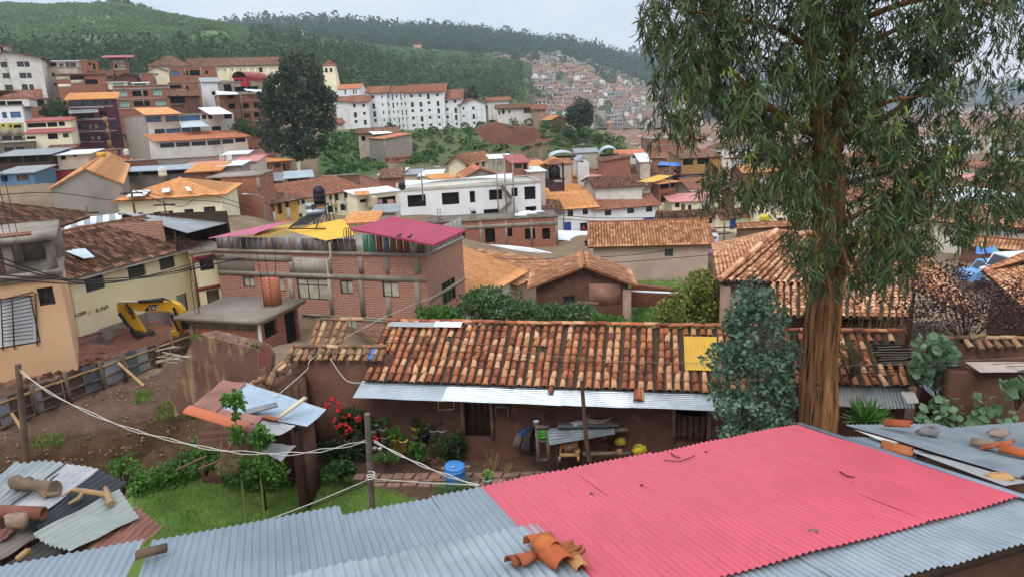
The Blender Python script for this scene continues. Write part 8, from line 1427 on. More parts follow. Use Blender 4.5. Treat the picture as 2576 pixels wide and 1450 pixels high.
p_=cr(2205,490); pail(p_[0],p_[1],16,18,mPLW,'white lidded bucket standing on the door step',21.0); pail(*q(1900,1560,600,335,750),16,18,mPLW,'white bucket perched on stones beside the old tyre',20.6); pail(*q(1900,1560,600,835,440),15,14,M('printed_pail','#dcdce2','#c2c8d8',6,.6),'small white printed bucket on top of the wooden frame',19.4); pail(*q(1700,1850,600,880,160),26,14,M('green_white_tub','#d9dcd2','#b9c4ae',3,.6),'white enamel bowl with grass beside the drum',16.9,(50,.12,.2,mGRASS,None))
# shrubs of the yard
S_=[('#b8282e','flower'),]
fb=leafmass([cr(60,60),cr(330,10),cr(520,60),cr(520,380),cr(330,420),cr(160,380),cr(20,180)],1500,20.7,.5,.1,mSHR,'flowering_shrub','geranium bush with bright red flowers against the dark adobe wall','shrub',clump=40); m=MB()
fl=[cr(*p) for p in ((90,10),(40,150),(180,140),(265,80),(455,165),(205,255),(130,240),(80,285),(250,280),(310,320),(225,370),(400,125),(740,490))]+[t(1,2,*p) for p in ((750,1110),(825,1155),(835,1230),(710,1170))]
for x,y in fl:
 c_=at(x,y,20.2); m.inst(*rock_t(2,7),rndrot(6)*.05,c_+rnm(0,.035,(6,3)))
m.build('flowers',M('geranium_red','#d0282c','#a81c24',9,.6),fb)
for poly,n,lab,mt,Y,sz in (([cr(1240,700),cr(1300,560),cr(1480,560),cr(1560,640),cr(1540,780),cr(1300,800)],700,'low green shrub with tiny white flowers in front of the yellow buckets',mNET,20.0,.075),([cr(1620,780),cr(1640,520),cr(1900,480),cr(2120,360),cr(2180,520),cr(2150,760),cr(1900,800)],1500,'dense dark green shrub hiding the buckets beside the first door',mSHR,20.2,.075),([cr(-60,1060),cr(-20,880),cr(160,850),cr(350,960),cr(330,1100)],900,'leafy dark bush at the edge of the stone path',mSHR,18.4,.1),([cr(-330,760),cr(-260,560),cr(180,560),cr(500,650),cr(520,780),cr(100,740)],1100,'dark low plants along the foot of the adobe wall',mSHR,20.6,.09),([cr(660,830),cr(640,770),cr(1000,760),cr(1080,680),cr(1180,800),cr(900,840)],500,'fringe of small plants below the bucket row',mNET,19.6,.06)):
 leafmass(poly,n,Y,.35,sz,mt,'garden_shrub',lab,'shrub',clump=34)
leafmass([q(600,1440,700,*p) for p in ((1000,1380),(1150,1290),(1350,1260),(1650,1330),(1950,1440),(1700,1500),(1050,1490))],1100,16.6,.4,.1,mNET,'garden_shrub','leafy weeds in the shade right of the stick fence','shrub',clump=50)
leafmass([(262,1215),(275,1150),(300,1145),(345,1130),(350,1200),(320,1225)],420,16.6,.3,.09,mNET,'garden_shrub','thin leafy sprigs against the bare bank beside the tin roof','shrub',clump=26)
leafmass([q(600,1440,700,*p) for p in ((480,1330),(700,1170),(950,1180),(1000,1330),(860,1430),(560,1440))],900,17.6,.4,.1,mNET,'garden_shrub','bright weedy shrub growing below the junk shed','shrub',clump=40); leafmass([q(1700,1850,600,*p) for p in ((20,330),(60,220),(200,180),(520,130),(620,200),(420,280),(180,300))],900,16.4,.3,.09,LEAF('feathery_grass',['#5f7a44','#6d8a50','#4d6638'],.2),'grass_tuft','feathery grass tuft in front of the blue drum','grass',clump=30,w=.25)
# two tall thin stemmed plants
for pts,top,rad,lab in (([q(600,1440,700,*p) for p in ((1215,1440),(1190,900),(1175,700),(1150,480))],[q(600,1440,700,*p) for p in ((980,420),(1150,350),(1280,430),(1230,560),(1090,540))],.3,'tall thin stemmed plant with a leafy top in front of the junk shed'),([q(600,1440,700,*p) for p in ((1490,1450),(1500,1200),(1520,1000))],[q(600,1440,700,*p) for p in ((1400,920),(1530,860),(1680,960),(1660,1120),(1500,1180),(1400,1120))],.4,'shorter leafy stemmed plant beside the dark blue drum')):
 P=[at(*p,16.4) for p in pts]; P[0]=gh(P[0]); th=leafmass(top,260,16.4,.3,.13,mNET,'stem_plant',lab,'plant',stem=0,base=P[0],clump=14,cr=.22); m=MB(); m.tube(P,[.03,.025,.02,.012][:len(P)],6); m.build('stem',M('green_stem','#7a8a4a'),th);
 if len(P)==4:
  m=MB(); C_=Ar([at(*q(600,1440,700,1190+j(70),950+j(120)),16.4+j(.15)) for _ in range(160)]+[at(*q(600,1440,700,1180+j(50),680+j(40)),16.4+j(.1)) for _ in range(50)]); leaves(m,C_,rnm(size=(210,3)),ru(.08,.14,210),QL,.85); m.build('lower_leaves',mNET,th)
m=MB()
for (x0,y0),(x1,y1) in (((985,960),(975,1330)),((1140,1040),(980,1300)),((320,1450),(760,1250)),((980,1300),(930,1450)),((740,1310),(700,1450)),((1000,1290),(640,1440))): m.tube([at(*q(600,1440,700,x0,y0),16.2),at(*q(600,1440,700,x1,y1),16.0)],.028,5)
solo(m,'stick_fence',M('brown_sticks','#7d5a48','#5f4638',4),'rickety fence of crooked sticks round the weeds','fence')
leafmass([q(600,1440,700,*p) for p in ((960,1440),(980,1310),(1060,1260),(1180,1330),(1200,1450))],900,16.0,.2,.16,M('dry_straw_blades','#8d7a52','#6d5e40',4,.9),'straw_tuft','bundle of dry straw hanging on the stick fence','straw',w=.08,stem=0,down=1.)
for x,y,w,hh in ((120,1230,130,330),(350,1230,140,150)):
 X_,Y_=q(1900,1560,600,x,y); b_=gp(X_,Y_); m=MB()
 for k in range(26): m.tube([b_+A_(j(.06),j(.06),0),b_+A_(j(.22),j(.15),(.35 if hh<200 else .75)*rf(.5,1))],[.008,.004],4)
 solo(m,'dry_stalks',M('dry_stalks','#b59a6a','#8d7650',5),'tall bundle of dry stalks beside the stone path' if hh>200 else 'low dead stalks right of the tall dry bundle','dry plant')
# workbench and things on and under it
c5=lambda x,y: q(1900,1560,600,x,y)
def w5(x,y,Y): return at(*c5(x,y),Y)
mGW=M('grey_bench_wood','#73685f','#544b44',3,.9,0,.4,20)
wb=thing('work_bench',gp(*c5(1900,900)),'makeshift timber workbench piled with corrugated sheets','bench'); m=MB()
for x,yb,Y in ((1190,900,19.4),(2330,880,19.5),(1210,860,20.6),(2300,860,20.6),(1640,900,19.3)): p=w5(x,yb,Y); m=MB(); m.bar(A_(p[0],p[1],1.45),A_(p[0],p[1],w5(x,480,Y)[2]),.1); m.build('leg',mGW,wb)
m=MB(); m.bar(w5(2120,500,19.2),w5(2370,500,19.2),.14,.12); m.bar(w5(1600,905,19.0),w5(2400,895,19.0),.1,.12); m.bar(w5(2150,460,19.6),w5(2360,440,19.8),.3,.05); m.build('beam',M('worn_timber','#8d7b68','#6d5d4e',3,.9,0,.4,20),wb)
m=MB(); m.sheet(w5(1195,460,18.9),w5(1190,370,20.3),w5(2200,240,20.6),w5(2225,450,19.0),period=.1,amp=.014,nv=8,wob=.015); m.build('top_sheet',mGREYR,wb,True); m=MB(); m.sheet(w5(1060,750,18.5),w5(1010,460,19.1),w5(2140,460,19.2),w5(2160,580,18.7),period=.1,amp=.014,nv=8,wob=.02); m.build('sloping_sheet',METAL('streaky_bench_zinc','#8f959a','#5d6368','#55483f',.66,.35,.5,3,1.5),wb,True)
m=MB()
for k in range(5): rr=.33+.03*sin(k*2); c_=w5(1850+12*k,340+8*k,19.6); m.tube([c_+A_(rr*cos(a),rr*.7*sin(a),.04*k+.28*max(0,sin(a))*(k%2)) for a in lsp(0,6.4,26)],.022,6)
m.tube([w5(1950,400,19.5),w5(2080,390,19.4),w5(2180,320,19.8),w5(2050,330,19.8)],.022,6); solo(m,'hose_coil',M('beige_hose','#b5a48c','#968670',6,.6),'coil of beige hose lying on the workbench sheet','hose',None,True)
m=MB(); m.sheet(w5(1380,410,19.3),w5(1560,480,19.0),w5(1660,350,19.6),w5(1420,340,19.9),period=.6,amp=.03,nv=5,wob=.04); m.sheet(w5(1520,290,19.9),w5(1640,300,19.7),w5(1620,230,20.0),w5(1560,230,20.1),period=.4,amp=.04,nv=4,wob=.05); solo(m,'white_sacks',mTARP,'crumpled white sacks on the workbench sheet','sacks')
m=MB(); a,b_,d_=w5(720,420,20.1),w5(1035,340,19.9),w5(660,230,20.4); m.box(a,b_-a,d_-a,A_(.05,.45,.05)); cb=solo(m,'cardboard_box',M('cardboard','#a9784f','#94673f',2,.9,0,.2,10),'tilted brown cardboard box at the left end of the workbench','box')
m=MB(); m.box(w5(690,345,20.07)-A_(0,.02,0),w5(1010,262,19.85)-w5(690,345,20.07),A_(0,.01,0),Z*.02); m.build('tape',FLAT('dark_tape','#6d4a30'),cb); cb.children[0].location=(0,0,0) ; o=cb.children[0]; o.matrix_parent_inverse.identity()
fr=thing('ladder',gp(*c5(950,1020)),'grey ladder like wooden frame standing before the workbench','frame'); m=MB()
for x0,x1 in ((845,870),(1020,1050)): m.bar(w5(x0,460,19.1),w5(x1,1010,18.8),.1)
m.build('upright',mGW,fr); m=MB()
for y in (455,685,1005): m.bar(w5(830,y,19.05),w5(1050,y+2,19.05),.11,.09)
m.build('rung',mGW,fr)
m=MB(); p=w5(950,665,19.2); m.lathe([(0,0),(.11,0),(.19,.16),(.22,.17),(.22,.19),(.17,.17),(.1,.02),(0,.02)],p,20,A_(-.1,-.1,1)); solo(m,'green_basin',FLAT('lime_plastic','#52c832',.4),'bright lime green plastic basin on the rung of the wooden frame','basin',smooth=True)
st=thing('old_stove',gp(*c5(1400,1000)),'rusty orange metal stove on a low stand under the workbench','stove'); mRS=M('rust_orange_enamel','#a8693f','#7d4c30',4,.7,.1,.3,14); m=MB(); a=w5(1262,880,18.7); m.box(a,w5(1530,880,18.7)-a,A_(0,.5,0),Z*(w5(1262,700,18.7)[2]-a[2])); m.build('body',mRS,st); m=MB(); c_=(w5(1395,810,18.68)); m.lathe([(0,-.02),(.1,-.02),(.1,.03),(0,.035)],c_,18,A_(0,-1,.1));
for x in (1325,1480): m.lathe([(0,-.01),(.03,-.01),(.03,.03),(0,.03)],w5(x,848,18.68),10,A_(0,-1,0))
m.box(w5(1345,748,18.68),A_(.22,0,0),A_(0,-.02,0),Z*.02); m.build('dials',M('grey_dial','#6d655c'),st); m=MB(); a=w5(1235,960,18.6); m.box(a,w5(1550,960,18.6)-a,A_(0,.6,0),Z*.07); m.box(a+A_(.02,.1,-.0)+Z*.07,w5(1300,900,18.6)-w5(1240,900,18.6),A_(0,.3,0),Z*.13); m.box(w5(1490,950,18.65)+Z*.04,A_(.14,0,0),A_(0,.3,0),Z*.13)
for x in (1225,1540): m.bar(w5(x,1030,18.6),w5(x,950,18.6),.07)
m.build('stand',mWOODL,st); m=MB(); m.box(w5(1400,690,18.7),w5(1540,700,18.7)-w5(1400,690,18.7),A_(0,.4,.03),Z*.02); m.build('yellow_tray',FLAT('yellow_tray','#ddc640'),st)
def tyre(p,R_,ax,label,r=.1): m=MB(); ax=nz(ax); m.lathe([(R_-r*1.4,-r*.8),(R_-r*.4,-r),(R_,-r*.8),(R_*1.0,r*.8),(R_-r*.4,r),(R_-r*1.4,r*.8),(R_-r*1.4,-r*.8)],p,26,ax); return solo(m,'tyre',M('tyre_rubber','#3d3a37','#2a2826',8,.9,0,.6,25,.2,'#5d5248',4,.6),label,'tyre',None,True)
tyre(w5(735,700,19.6),.4,A_(1,-.35,.05),'worn tyre standing on its tread left of the wooden frame',.12); tyre(w5(500,630,20.5),.28,A_(.25,-1,.2),'old wheel rim leaning on the wall behind the stone slab',.05); tyre(w5(1290,250,20.6),.36,A_(.0,-1,.25),'large black tyre hanging in the shade above the bench',.09); tyre(w5(1800,260,20.9),.28,A_(0,-1,.4),'black tyre lying behind the hose coil',.08)
m=MB(); a=w5(420,770,19.6); m.box(a,w5(540,800,19.5)-a,w5(510,540,20.1)-a,A_(.03,.12,.02)); solo(m,'stone_slab',M('lichen_slab','#7d7570','#55504c',5,.95,0,.5,14,.1,'#a8a49c',5,.58),'lichen spotted stone slab leaning beside the tyre','slab')
m=MB(); p=w5(650,560,19.8); m.tube([w5(600,570,19.9),w5(650,520,19.8),w5(735,465,19.7)],[.09,.07,.03],9); solo(m,'watering_can',FLAT('royal_blue_plastic','#2f62c8',.4),'royal blue plastic spout poking out above the tyre','watering can',None,True)
tarp('green patterned cloth hanging beside the tyre',[(*c5(585,800),19.7),(*c5(650,780),19.6),(*c5(665,620),19.8),(*c5(620,640),19.9)],M('green_cloth','#6d8a72','#55705a',6),'cloth',.02,8,'cloth')
m=MB(); p=w5(2235,870,19.0); m.lathe([(0,-.09),(.07,-.07),(.1,0),(.07,.07),(0,.09)],p,16); solo(m,'gourd',FLAT('orange_gourd','#c08a5c'),'round orange gourd on the low beam of the bench','gourd',None,True)
for x,y,Y,s_,lab in ((2235,700,19.4,.2,'yellow sack stuffed under the bench shelf'),(2560,830,18.9,.24,'bright yellow plastic bag beside the garden tools')):
 V,F=rock_t(int(x),12); V=V*(1+.15*np.sin(V[:,:1]*7+V[:,2:]*5)); m=MB(); m.arr(V*A_(s_,s_*.8,s_*1.1)+w5(x,y,Y),F); solo(m,'plastic_bag',M('yellow_bag_%d'%int(s_*100),'#d8c030' if s_>.22 else '#a8963c','#b09a2a',8,.5,0,.6,9),lab,'bag',None,True)
for x0,y0,x1,y1,Y,lab in ((2425,490,2445,900,19.6,'rusty tool handle leaning on the adobe wall'),(2485,420,2480,900,19.5,'second rusty tool handle leaning on the adobe wall'),(1740,705,2060,780,19.2,'grey rod lying across the shelf under the bench'),(1840,845,1990,868,19.1,'short grey rod under the bench')): m=MB(); m.tube([w5(x0,y0,Y+.2),w5(x1,y1,Y-.1)],.02,5); solo(m,'rod',M('rusty_rod','#6d5244'),lab,'rod')
m=MB(); a=w5(2050,860,19.4); m.box(a,A_(.1,.02,0),A_(0,.4,0),w5(2060,690,19.4)-a); solo(m,'plank',mWOODD,'short brown plank upright under the bench','plank')
m=MB();
for k in range(2): a=w5(1900,650+40*k,19.3); m.box(a,w5(2020,605+40*k,19.2)-a,A_(0,.3,0),Z*.05)
solo(m,'crate_slats',M('pinkish_slats','#9a7868','#7d6052',4),'pair of pinkish crate slats under the bench','slats')
c6=lambda x,y: q(2400,1540,600,x,y)
def w6(x,y,Y): return at(*c6(x,y),Y)
for (x0,y0,x1,y1),lab in (((500,820,680,740),'square brown stool with cloths on it by the adobe wall'),((700,860,840,800),'lower brown stool right of the one with cloths'),((540,1000,700,880),'brown crate in front of the stools')):
 th=thing('stool',gp(*c6((x0+x1)/2,y0+140)),lab,'stool'); a,b_=w6(x0,y0,19.4),w6(x1,y0,19.4); hh=.09; m=MB(); m.box(a,b_-a,A_(0,.42,0),Z*hh); m.build('seat',mWOOD,th)
 for u_ in (.02,.9):
  for w_ in (.02,.34): p=a+(b_-a)*u_+A_(0,w_,0); m=MB(); m.box(A_(p[0],p[1],1.45),A_(.06,0,0),A_(0,.06,0),Z*(p[2]-1.46)); m.build('leg',mWOODD,th)
for x,y,c_,lab in ((590,710,'#22211f','black cloth heaped on the brown stool'),(640,770,'#8d8f9a','grey cloth heaped on the brown stool'),(715,740,'#9a7a8a','mauve cloth at the edge of the brown stool')): V,F=rock_t(int(x),11); m=MB(); m.arr(V*A_(.14,.1,.1)*(1+.2*np.sin(V[:,:1]*8))+w6(x,y,19.35),F); solo(m,'cloth',M('heap_'+c_[1:],c_,None,7,.9,0,.5,9),lab,'cloth')
m=MB(); m.lathe([(0,0),(.1,0),(.11,.05),(.06,.14),(.025,.17),(.02,.24),(0,.24)],w6(1490,790,19.6),14); solo(m,'blue_jug',FLAT('sky_blue_plastic','#2f8fd0',.4),'sky blue plastic jug by the second door','jug',None,True)
m=MB(); m.lathe([(0,0),(.035,0),(.035,.3),(.02,.34),(.015,.38),(0,.38)],w5(2315,360,19.7),10); solo(m,'bottle',FLAT('clear_bottle','#b5b2a8',.3),'clear bottle on the right end of the bench','bottle',None,True)
m=MB(); V,F=rock_t(9,10); m.arr(V*A_(.09,.07,.06)+w5(2300,425,19.5),F); solo(m,'green_cup',FLAT('lime_plastic','#52c832',.4),'small lime green cup at the right end of the bench','cup',None,True)
pp=gp(*t(2,2,755,1700)); m=MB(); m.tube([at(*t(2,2,778,1740),17.6),at(*t(2,2,740,1450),17.7),at(*t(2,2,722,1200),17.8),at(*t(2,2,700,925),17.9)],[.065,.06,.055,.05],8); solo(m,'rusty_post',M('rusty_post','#5f4438','#4a342b',4,.85,0,.4),'leaning rusty brown post in front of the workbench','post',None,True)
# ---------------------------------------------------------------- shrubs and trees
leafmass([(1152,792),(1168,752),(1210,728),(1260,735),(1300,742),(1340,770),(1348,800),(1240,806)],5200,39,2.2,.17,mVINE,'vine_bush','large domed bush of dark vine leaves behind the adobe roof','bush',clump=90,stem=12,cr=.1)
leafmass([(1040,800),(1062,775),(1110,775),(1150,785),(1160,800)],1400,40,1.2,.17,mBU if 'mBU' in globals() else mNET,'bush','bright green bush between the brick house and the vine bush','bush',clump=36)
leafmass([(1650,800),(1668,760),(1700,722),(1760,690),(1805,700),(1818,760),(1812,812),(1700,815)],5200,33,2.2,.15,mYBUSH,'yellowing_bush','tall bush with yellowing leaves beside the white pillar','bush',clump=90,stem=12,cr=.1)
leafmass([(1345,800),(1365,775),(1430,772),(1480,775),(1500,800),(1470,808)],2200,37,1.,.16,mVINE,'ivy','dark ivy covering the low mud wall below the broken adobe house','ivy',clump=60); leafmass([(1490,812),(1500,795),(1560,800),(1590,808),(1560,818)],700,36,1.,.15,mNET,'bush','low bright weeds in front of the buttress','weeds',clump=30)
prism('mud_wall','low brick red mud wall behind the grass plot',[(1580,740),(1592,715),(1640,722),(1700,728),(1712,735),(1700,772),(1585,772)],47,.5,BRICK('mud_brick_red','#8d5540','#784636','#6d4a3c',.45,.14,.02,'#9a6a54',.6),'wall'); prism('mud_wall','low crumbling mud wall below the broken adobe house',[(1338,800),(1345,782),(1400,775),(1440,768),(1465,762),(1505,765),(1510,808),(1420,812)],38.5,.5,mADO,'wall'); plank(at(1585,733,46),at(1712,738,45),.3,.06,mTARP,'pale stone coping on the brick red mud wall')
# purple leaved shrub
leafmass([(2262,830),(2255,760),(2270,690),(2330,660),(2400,665),(2450,690),(2500,720),(2560,700),(2600,740),(2600,850),(2480,835),(2350,825)],4600,21.5,1.8,.085,mPUR,'purple_shrub','sprawling shrub with dark purple leaves in front of the pale tile roof','shrub',clump=150,stem=12,cr=.08)
# pumpkin vine on the broken roof, agapanthus, other plants
def lobed(n=9):
 a=lsp(.25,2*PI-.25,n); r=.5*(1+.16*np.cos(a*5)); V=[(0,.0,0)]+[(r[i]*sin(a[i]),.5-r[i]*cos(a[i]),.12*abs(sin(a[i]))-.05*cos(3*a[i])) for i in range(n)]
 F=[(0,i+1,i+2,i+2) for i in range(n-1)]; return Ar(V),Ar([(0,2*i+1,2*i+2,2*i+3) for i in range((n-1)//2)])
LB=lobed(13)
leafmass([(2290,945),(2310,890),(2330,845),(2350,850),(2385,880),(2425,940),(2440,1000),(2400,1020),(2340,960)],420,18.6,.6,.2,mPUMP,'pumpkin_vine','pumpkin vine with broad pale leaves climbing the broken tile roof','vine',LB,1.,clump=70,stem=10,cr=.12)
leafmass([(2320,1040),(2370,1000),(2450,1020),(2500,1000),(2545,1060),(2520,1075),(2420,1085),(2330,1075)],170,16.8,.4,.2,mPUMP,'pumpkin_vine','lower pumpkin vine with broad dark leaves below the broken roof','vine',LB,1.,clump=40,stem=8,cr=.12); leafmass([(2520,985),(2560,960),(2600,930),(2600,1010),(2560,1000)],60,16.6,.3,.25,mPUMP,'pumpkin_vine','few pumpkin leaves hanging on the adobe outbuilding','vine',LB,1.,clump=16,stem=4)
leafmass([(2105,935),(2115,870),(2150,860),(2175,890),(2170,925)],900,19.,.3,.06,LEAF('dry_weed',['#6d6440','#7d7048','#565234'],.15,.7),'dry_weed','dry brownish weed growing on the broken tile roof','weed',clump=34)
ag=gp(2178,1068,2.2); ag=at(2178,1062,14.8); th=thing('strap_plant',ag,'clump of glossy green strap leaves behind the zinc roofs','plant'); n=130; d=rnm(0,1,(n,3)); d[:,2]=np.abs(d[:,2])*.9+.35; d/=nrm(d,axis=1,keepdims=True); m=MB(); leaves(m,ag+rnm(0,.05,(n,3))*A_(1,1,.2),d,ru(.35,.62,n),bentleaf(4,.09,.55)); m.build('leaves',mSTRAP,th)
leafmass([(2335,1035),(2330,990),(2300,1000),(2380,1085)],60,16.9,.3,.12,mVINE,'bush','small leafy sprig under the white board','plant',clump=14) if False else None
m=MB(); b_=at(2210,835,23)
for k in range(40): p=b_+A_(j(1.0),j(.5),0); m.tube([p,p+A_(j(.3),j(.2),rf(.4,.9))],[.008,.003],3)
solo(m,'dry_grass',M('dry_stalks','#b59a6a','#8d7650',5),'pale dry grass growing along the ridge of the broken tile roof','dry grass')
# the sapling with round grey green leaves
mSAP=LEAF('sapling_leaves',['#4a6652','#5a765e','#3d5644','#7c9680','#668468','#88a084'],.2,.5)
sp=[(1800,1085),(1812,1030),(1790,985),(1800,930),(1775,905),(1812,870),(1815,820),(1850,760),(1890,715),(1930,740),(1965,770),(2000,840),(2010,900),(2005,1000),(2015,1060),(1950,1090),(1880,1105)]
base=at(1925,1110,14.6); base[2]=1.8
th=leafmass(sp,7200,14.6,1.1,.085,mSAP,'eucalyptus_sapling','young eucalyptus with round blue green leaves in front of the adobe roof','tree',(Ar([(0,0,0),(.42,.25,.06),(.5,.6,.06),(.2,.98,-.03),(-.2,.98,-.03),(-.5,.6,.06),(-.42,.25,.06)],float),Ar([[0,1,2,3],[0,3,4,5],[0,5,6,0]])),.85,stem=0,base=base,clump=170,cr=.1,down=.2)
m=MB(); top=at(1895,725,14.7); m.tube([base-Z*.5,at(1930,1000,14.6),at(1925,880,14.7),top],[.05,.04,.03,.01],7)
for x,y,xe,ye in ((1930,1000,1830,940),(1930,960,1990,880),(1927,900,1840,850),(1925,860,1970,790),(1932,1040,1990,1000),(1930,1060,1840,1050)): m.tube([at(x,y,14.6),at((x+xe)/2,(y+ye)/2-8,14.6+j(.5)),at(xe,ye,14.6+j(.9))],[.02,.012,.005],5)
m.build('trunk',M('sapling_bark','#8d7f6d','#6d6152'),th)
# ---- the big eucalyptus
mBARK=None; s=NT('eucalyptus_bark'); tc=s.n('ShaderNodeTexCoord'); n1=s.noise(tc,3,2.2,8,.7,(1,1,.09)); r=s.ramp(n1,0,[(.25,hx('#38281e')),(.42,hx('#75543c')),(.56,hx('#a5784f')),(.75,hx('#8a6a50'))]); n2=s.noise(tc,3,9,6,.7,(1,1,.08)); r2=s.ramp(n2,0,[(.3,(.55,.52,.5,1)),(.6,(1.1,1.08,1.05,1))]); c_=s.mix(1.,(r,0),(r2,0),'MULTIPLY'); n3=s.noise(tc,3,14,5,.7,(1,1,.05)); f3=s.ramp(n3,0,[(.54,BK),(.62,WH)]); c_=s.mix((f3,0),c_,hx('#33251c')); s.bump((n2,0),.9,.05); mBARK=s.fin(c_,.95,0,.1)
EY_=14.2
def ep(x,y,d=0): return at(x,y,EY_+d)
tb=ep(2052,1095); eu=thing('eucalyptus_tree',A_(tb[0],tb[1],2.2),'huge eucalyptus with a peeling brown trunk and long drooping leaves','tree')
def limb(pts,rad,n=10,name='limb'):
 P=Ar([ep(*p) for p in pts]); m=MB(); k=len(P); s_=lsp(0,k-1,max(2,(k-1)*5+1)); Q=np.stack([np.interp(s_,range(k),P[:,i]) for i in range(3)],-1); R_=np.interp(s_,range(k),rad)
 for _ in range(2): Q[1:-1]=(Q[:-2]+2*Q[1:-1]+Q[2:])/4
 m.tube(Q,R_*(1+.06*np.sin(s_*4+k)),n)
 if n>40:
  V=m.v[0]; c_=np.repeat(Q,n,0); d=V-c_; th_=np.arctan2(d[:,1],d[:,0]); zz=V[:,2]; w=.05*np.sin(7*th_+1.3*np.sin(zz*.9))+.035*np.sin(17*th_+2*np.sin(zz*1.3+1))+.03*np.sin(31*th_+zz*.8)+.03*np.sin(3*th_+zz*1.7); m.v[0]=c_+d*(1+w)[:,None]
 return m.build(name,mBARK,eu,True)
limb([(2046,1190),(2052,1095),(2058,950),(2070,800),(2082,700),(2086,600),(2084,480),(2078,380)],[.45,.385,.355,.33,.31,.30,.29,.27],64,'trunk')
limb([(2080,400),(2062,300),(2056,200),(2050,100),(2045,0),(2040,-150),(2030,-320)],[.22,.2,.18,.17,.15,.12,.05],12); limb([(2085,410),(2108,320),(2122,230),(2135,120),(2142,0),(2150,-140),(2160,-300)],[.19,.17,.15,.13,.12,.09,.04],12)
limb([(2070,345),(2010,318),(1935,272,-.3),(1850,190,-.6),(1790,130,-.8),(1735,85,-.9)],[.1,.08,.065,.05,.035,.015],8); limb([(2105,360),(2180,325,.4),(2260,275,.8),(2360,190,1.2),(2440,130,1.5)],[.09,.07,.06,.045,.02],8); limb([(2110,330),(2170,285,-.5),(2240,252,-.9),(2330,240,-1.2)],[.07,.05,.04,.015],7)
limb([(2090,470),(2150,455,.5),(2240,430,.9),(2400,420,1.3)],[.07,.05,.04,.015],7); limb([(2075,430),(2000,410,-.5),(1900,395,-.9),(1820,400,-1.2)],[.06,.045,.03,.012],7); limb([(2088,560),(2160,540,-.5),(2220,500,-.9)],[.06,.04,.015],7); limb([(2060,250),(1980,180,.5),(1880,120,.9)],[.07,.05,.015],7); limb([(2135,150),(2220,90,.6),(2330,40,1.)],[.07,.05,.02],7); limb([(2088,640),(2150,610,.3),(2240,590,.6)],[.05,.03,.012],7); limb([(2050,130),(1960,70,-.5),(1820,40,-.8),(1680,20,-1.)],[.07,.05,.03,.01],7); limb([(2140,60),(2260,10,-.6),(2420,-20,-.9),(2560,40,-1.2)],[.07,.05,.03,.01],7)
CR_=[(1598,20),(1635,-40),(1700,-420),(2000,-520),(2300,-480),(2640,-380),(2680,300),(2640,480),(2520,545),(2470,560),(2410,600),(2370,618),(2340,640),(2300,640),(2240,700),(2180,720),(2120,700),(2050,730),(1985,640),(1965,585),(1985,520),(1960,480),(1900,500),(1850,470),(1790,505),(1770,430),(1775,395),(1830,390),(1830,330),(1770,300),(1740,330),(1690,300),(1650,235),(1640,185),(1655,130),(1610,75)]
def holes_(x,y):
 """places where the crown is thin"""
 v=np.ones_like(x)
 for cx,cy,rx,ry,s_ in ((2440,230,75,150,.9),(2560,200,75,200,.85),(2010,340,50,60,.65),(1960,430,60,35,.6),(2215,250,40,60,.35),(2340,300,50,60,.4),(1870,340,40,30,.5),(2010,60,16,130,.65),(1720,250,40,40,.3),(2200,450,60,40,.5),(2290,560,50,40,.4),(1900,470,40,30,.6),(2120,470,30,50,.4)): v*=1-s_*np.exp(-((x-cx)/rx)**2-((y-cy)/ry)**2)
 return v
def twigs(n,poly,dense=1.):
 P=asr(poly,float); x0,y0=P.min(0);x1,y1=P.max(0); xs=ru(x0,x1,n*5); ys=ru(y0,y1,n*5); k=inpoly(P,xs,ys)&(nr.random(n*5)<holes_(xs,ys))&(nr.random(n*5)<np.clip(.62+.55*nse(xs/60,ys/60,1.3,4),.12,1)); xs,ys=xs[k][:n],ys[k][:n]; dep=rnm(0,1.25,len(xs))
 return at_v(xs,ys,EY_+dep)
def at_v(xs,ys,Y): D=CF+CR*((asr(xs)-1287.5)/FPX)[:,None]-CU*((asr(ys)-725)/FPX)[:,None]; return CC+D*(asr(Y)/D[:,1])[:,None]
mEU=LEAF('eucalyptus_leaves',['#37462f','#435636','#506540','#2f3d2c','#5f744a','#455a40','#75885a','#4e6244'],.3,.45); mEU2=LEAF('young_eucalyptus_leaves',['#7d9a38','#6a8a34','#93a84a'],.4,.5)
def crown(T,per,mat,name,ls=(.11,.2),spread=.5,tl=.45):
 n=len(T); k=per; s_=ru(0,1,(n,k)); dirs=rnm(0,.38,(n,3)); dirs[:,2]=-1; dirs/=nrm(dirs,axis=1,keepdims=True); L_=ru(.5,1.2,n)*tl
 pos=T[:,None,:]+dirs[:,None,:]*(s_*L_[:,None])[...,None]+rnm(0,.035,(n,k,3)); d=dirs[:,None,:]+rnm(0,spread,(n,k,3)); d[...,2]-=.25; pos=pos.reshape(-1,3); d=d.reshape(-1,3); m=MB(); leaves(m,pos,d,ru(*ls,len(pos)),bentleaf(3,.17,.6)); m.build(name,mat,eu)
 return dirs,L_
T3=at_v([1640,1650,1655,1645,1640,1710,1790,1800,1775,1640,1605,1615,1700],[205,235,290,310,330,300,470,480,440,290,30,60,330],[EY_-.6]*13); T=np.concatenate([twigs(5100,CR_),T3]); dirs,L_=crown(T,17,mEU,'crown',(.11,.21)); m=MB()
for i in range(0,len(T),3): m.tube([T[i]-dirs[i]*.15+rnm(0,.05,3),T[i],T[i]+dirs[i]*L_[i]*.8],[.007,.006,.003],3,False)
m.build('twigs',mBARK,eu); T2=twigs(150,[(1640,60),(2300,60),(2560,250),(2500,420),(2300,600),(2100,680),(1980,560),(1800,430),(1660,180)]); crown(T2,14,mEU2,'young_leaves',(.1,.18))
m=MB()
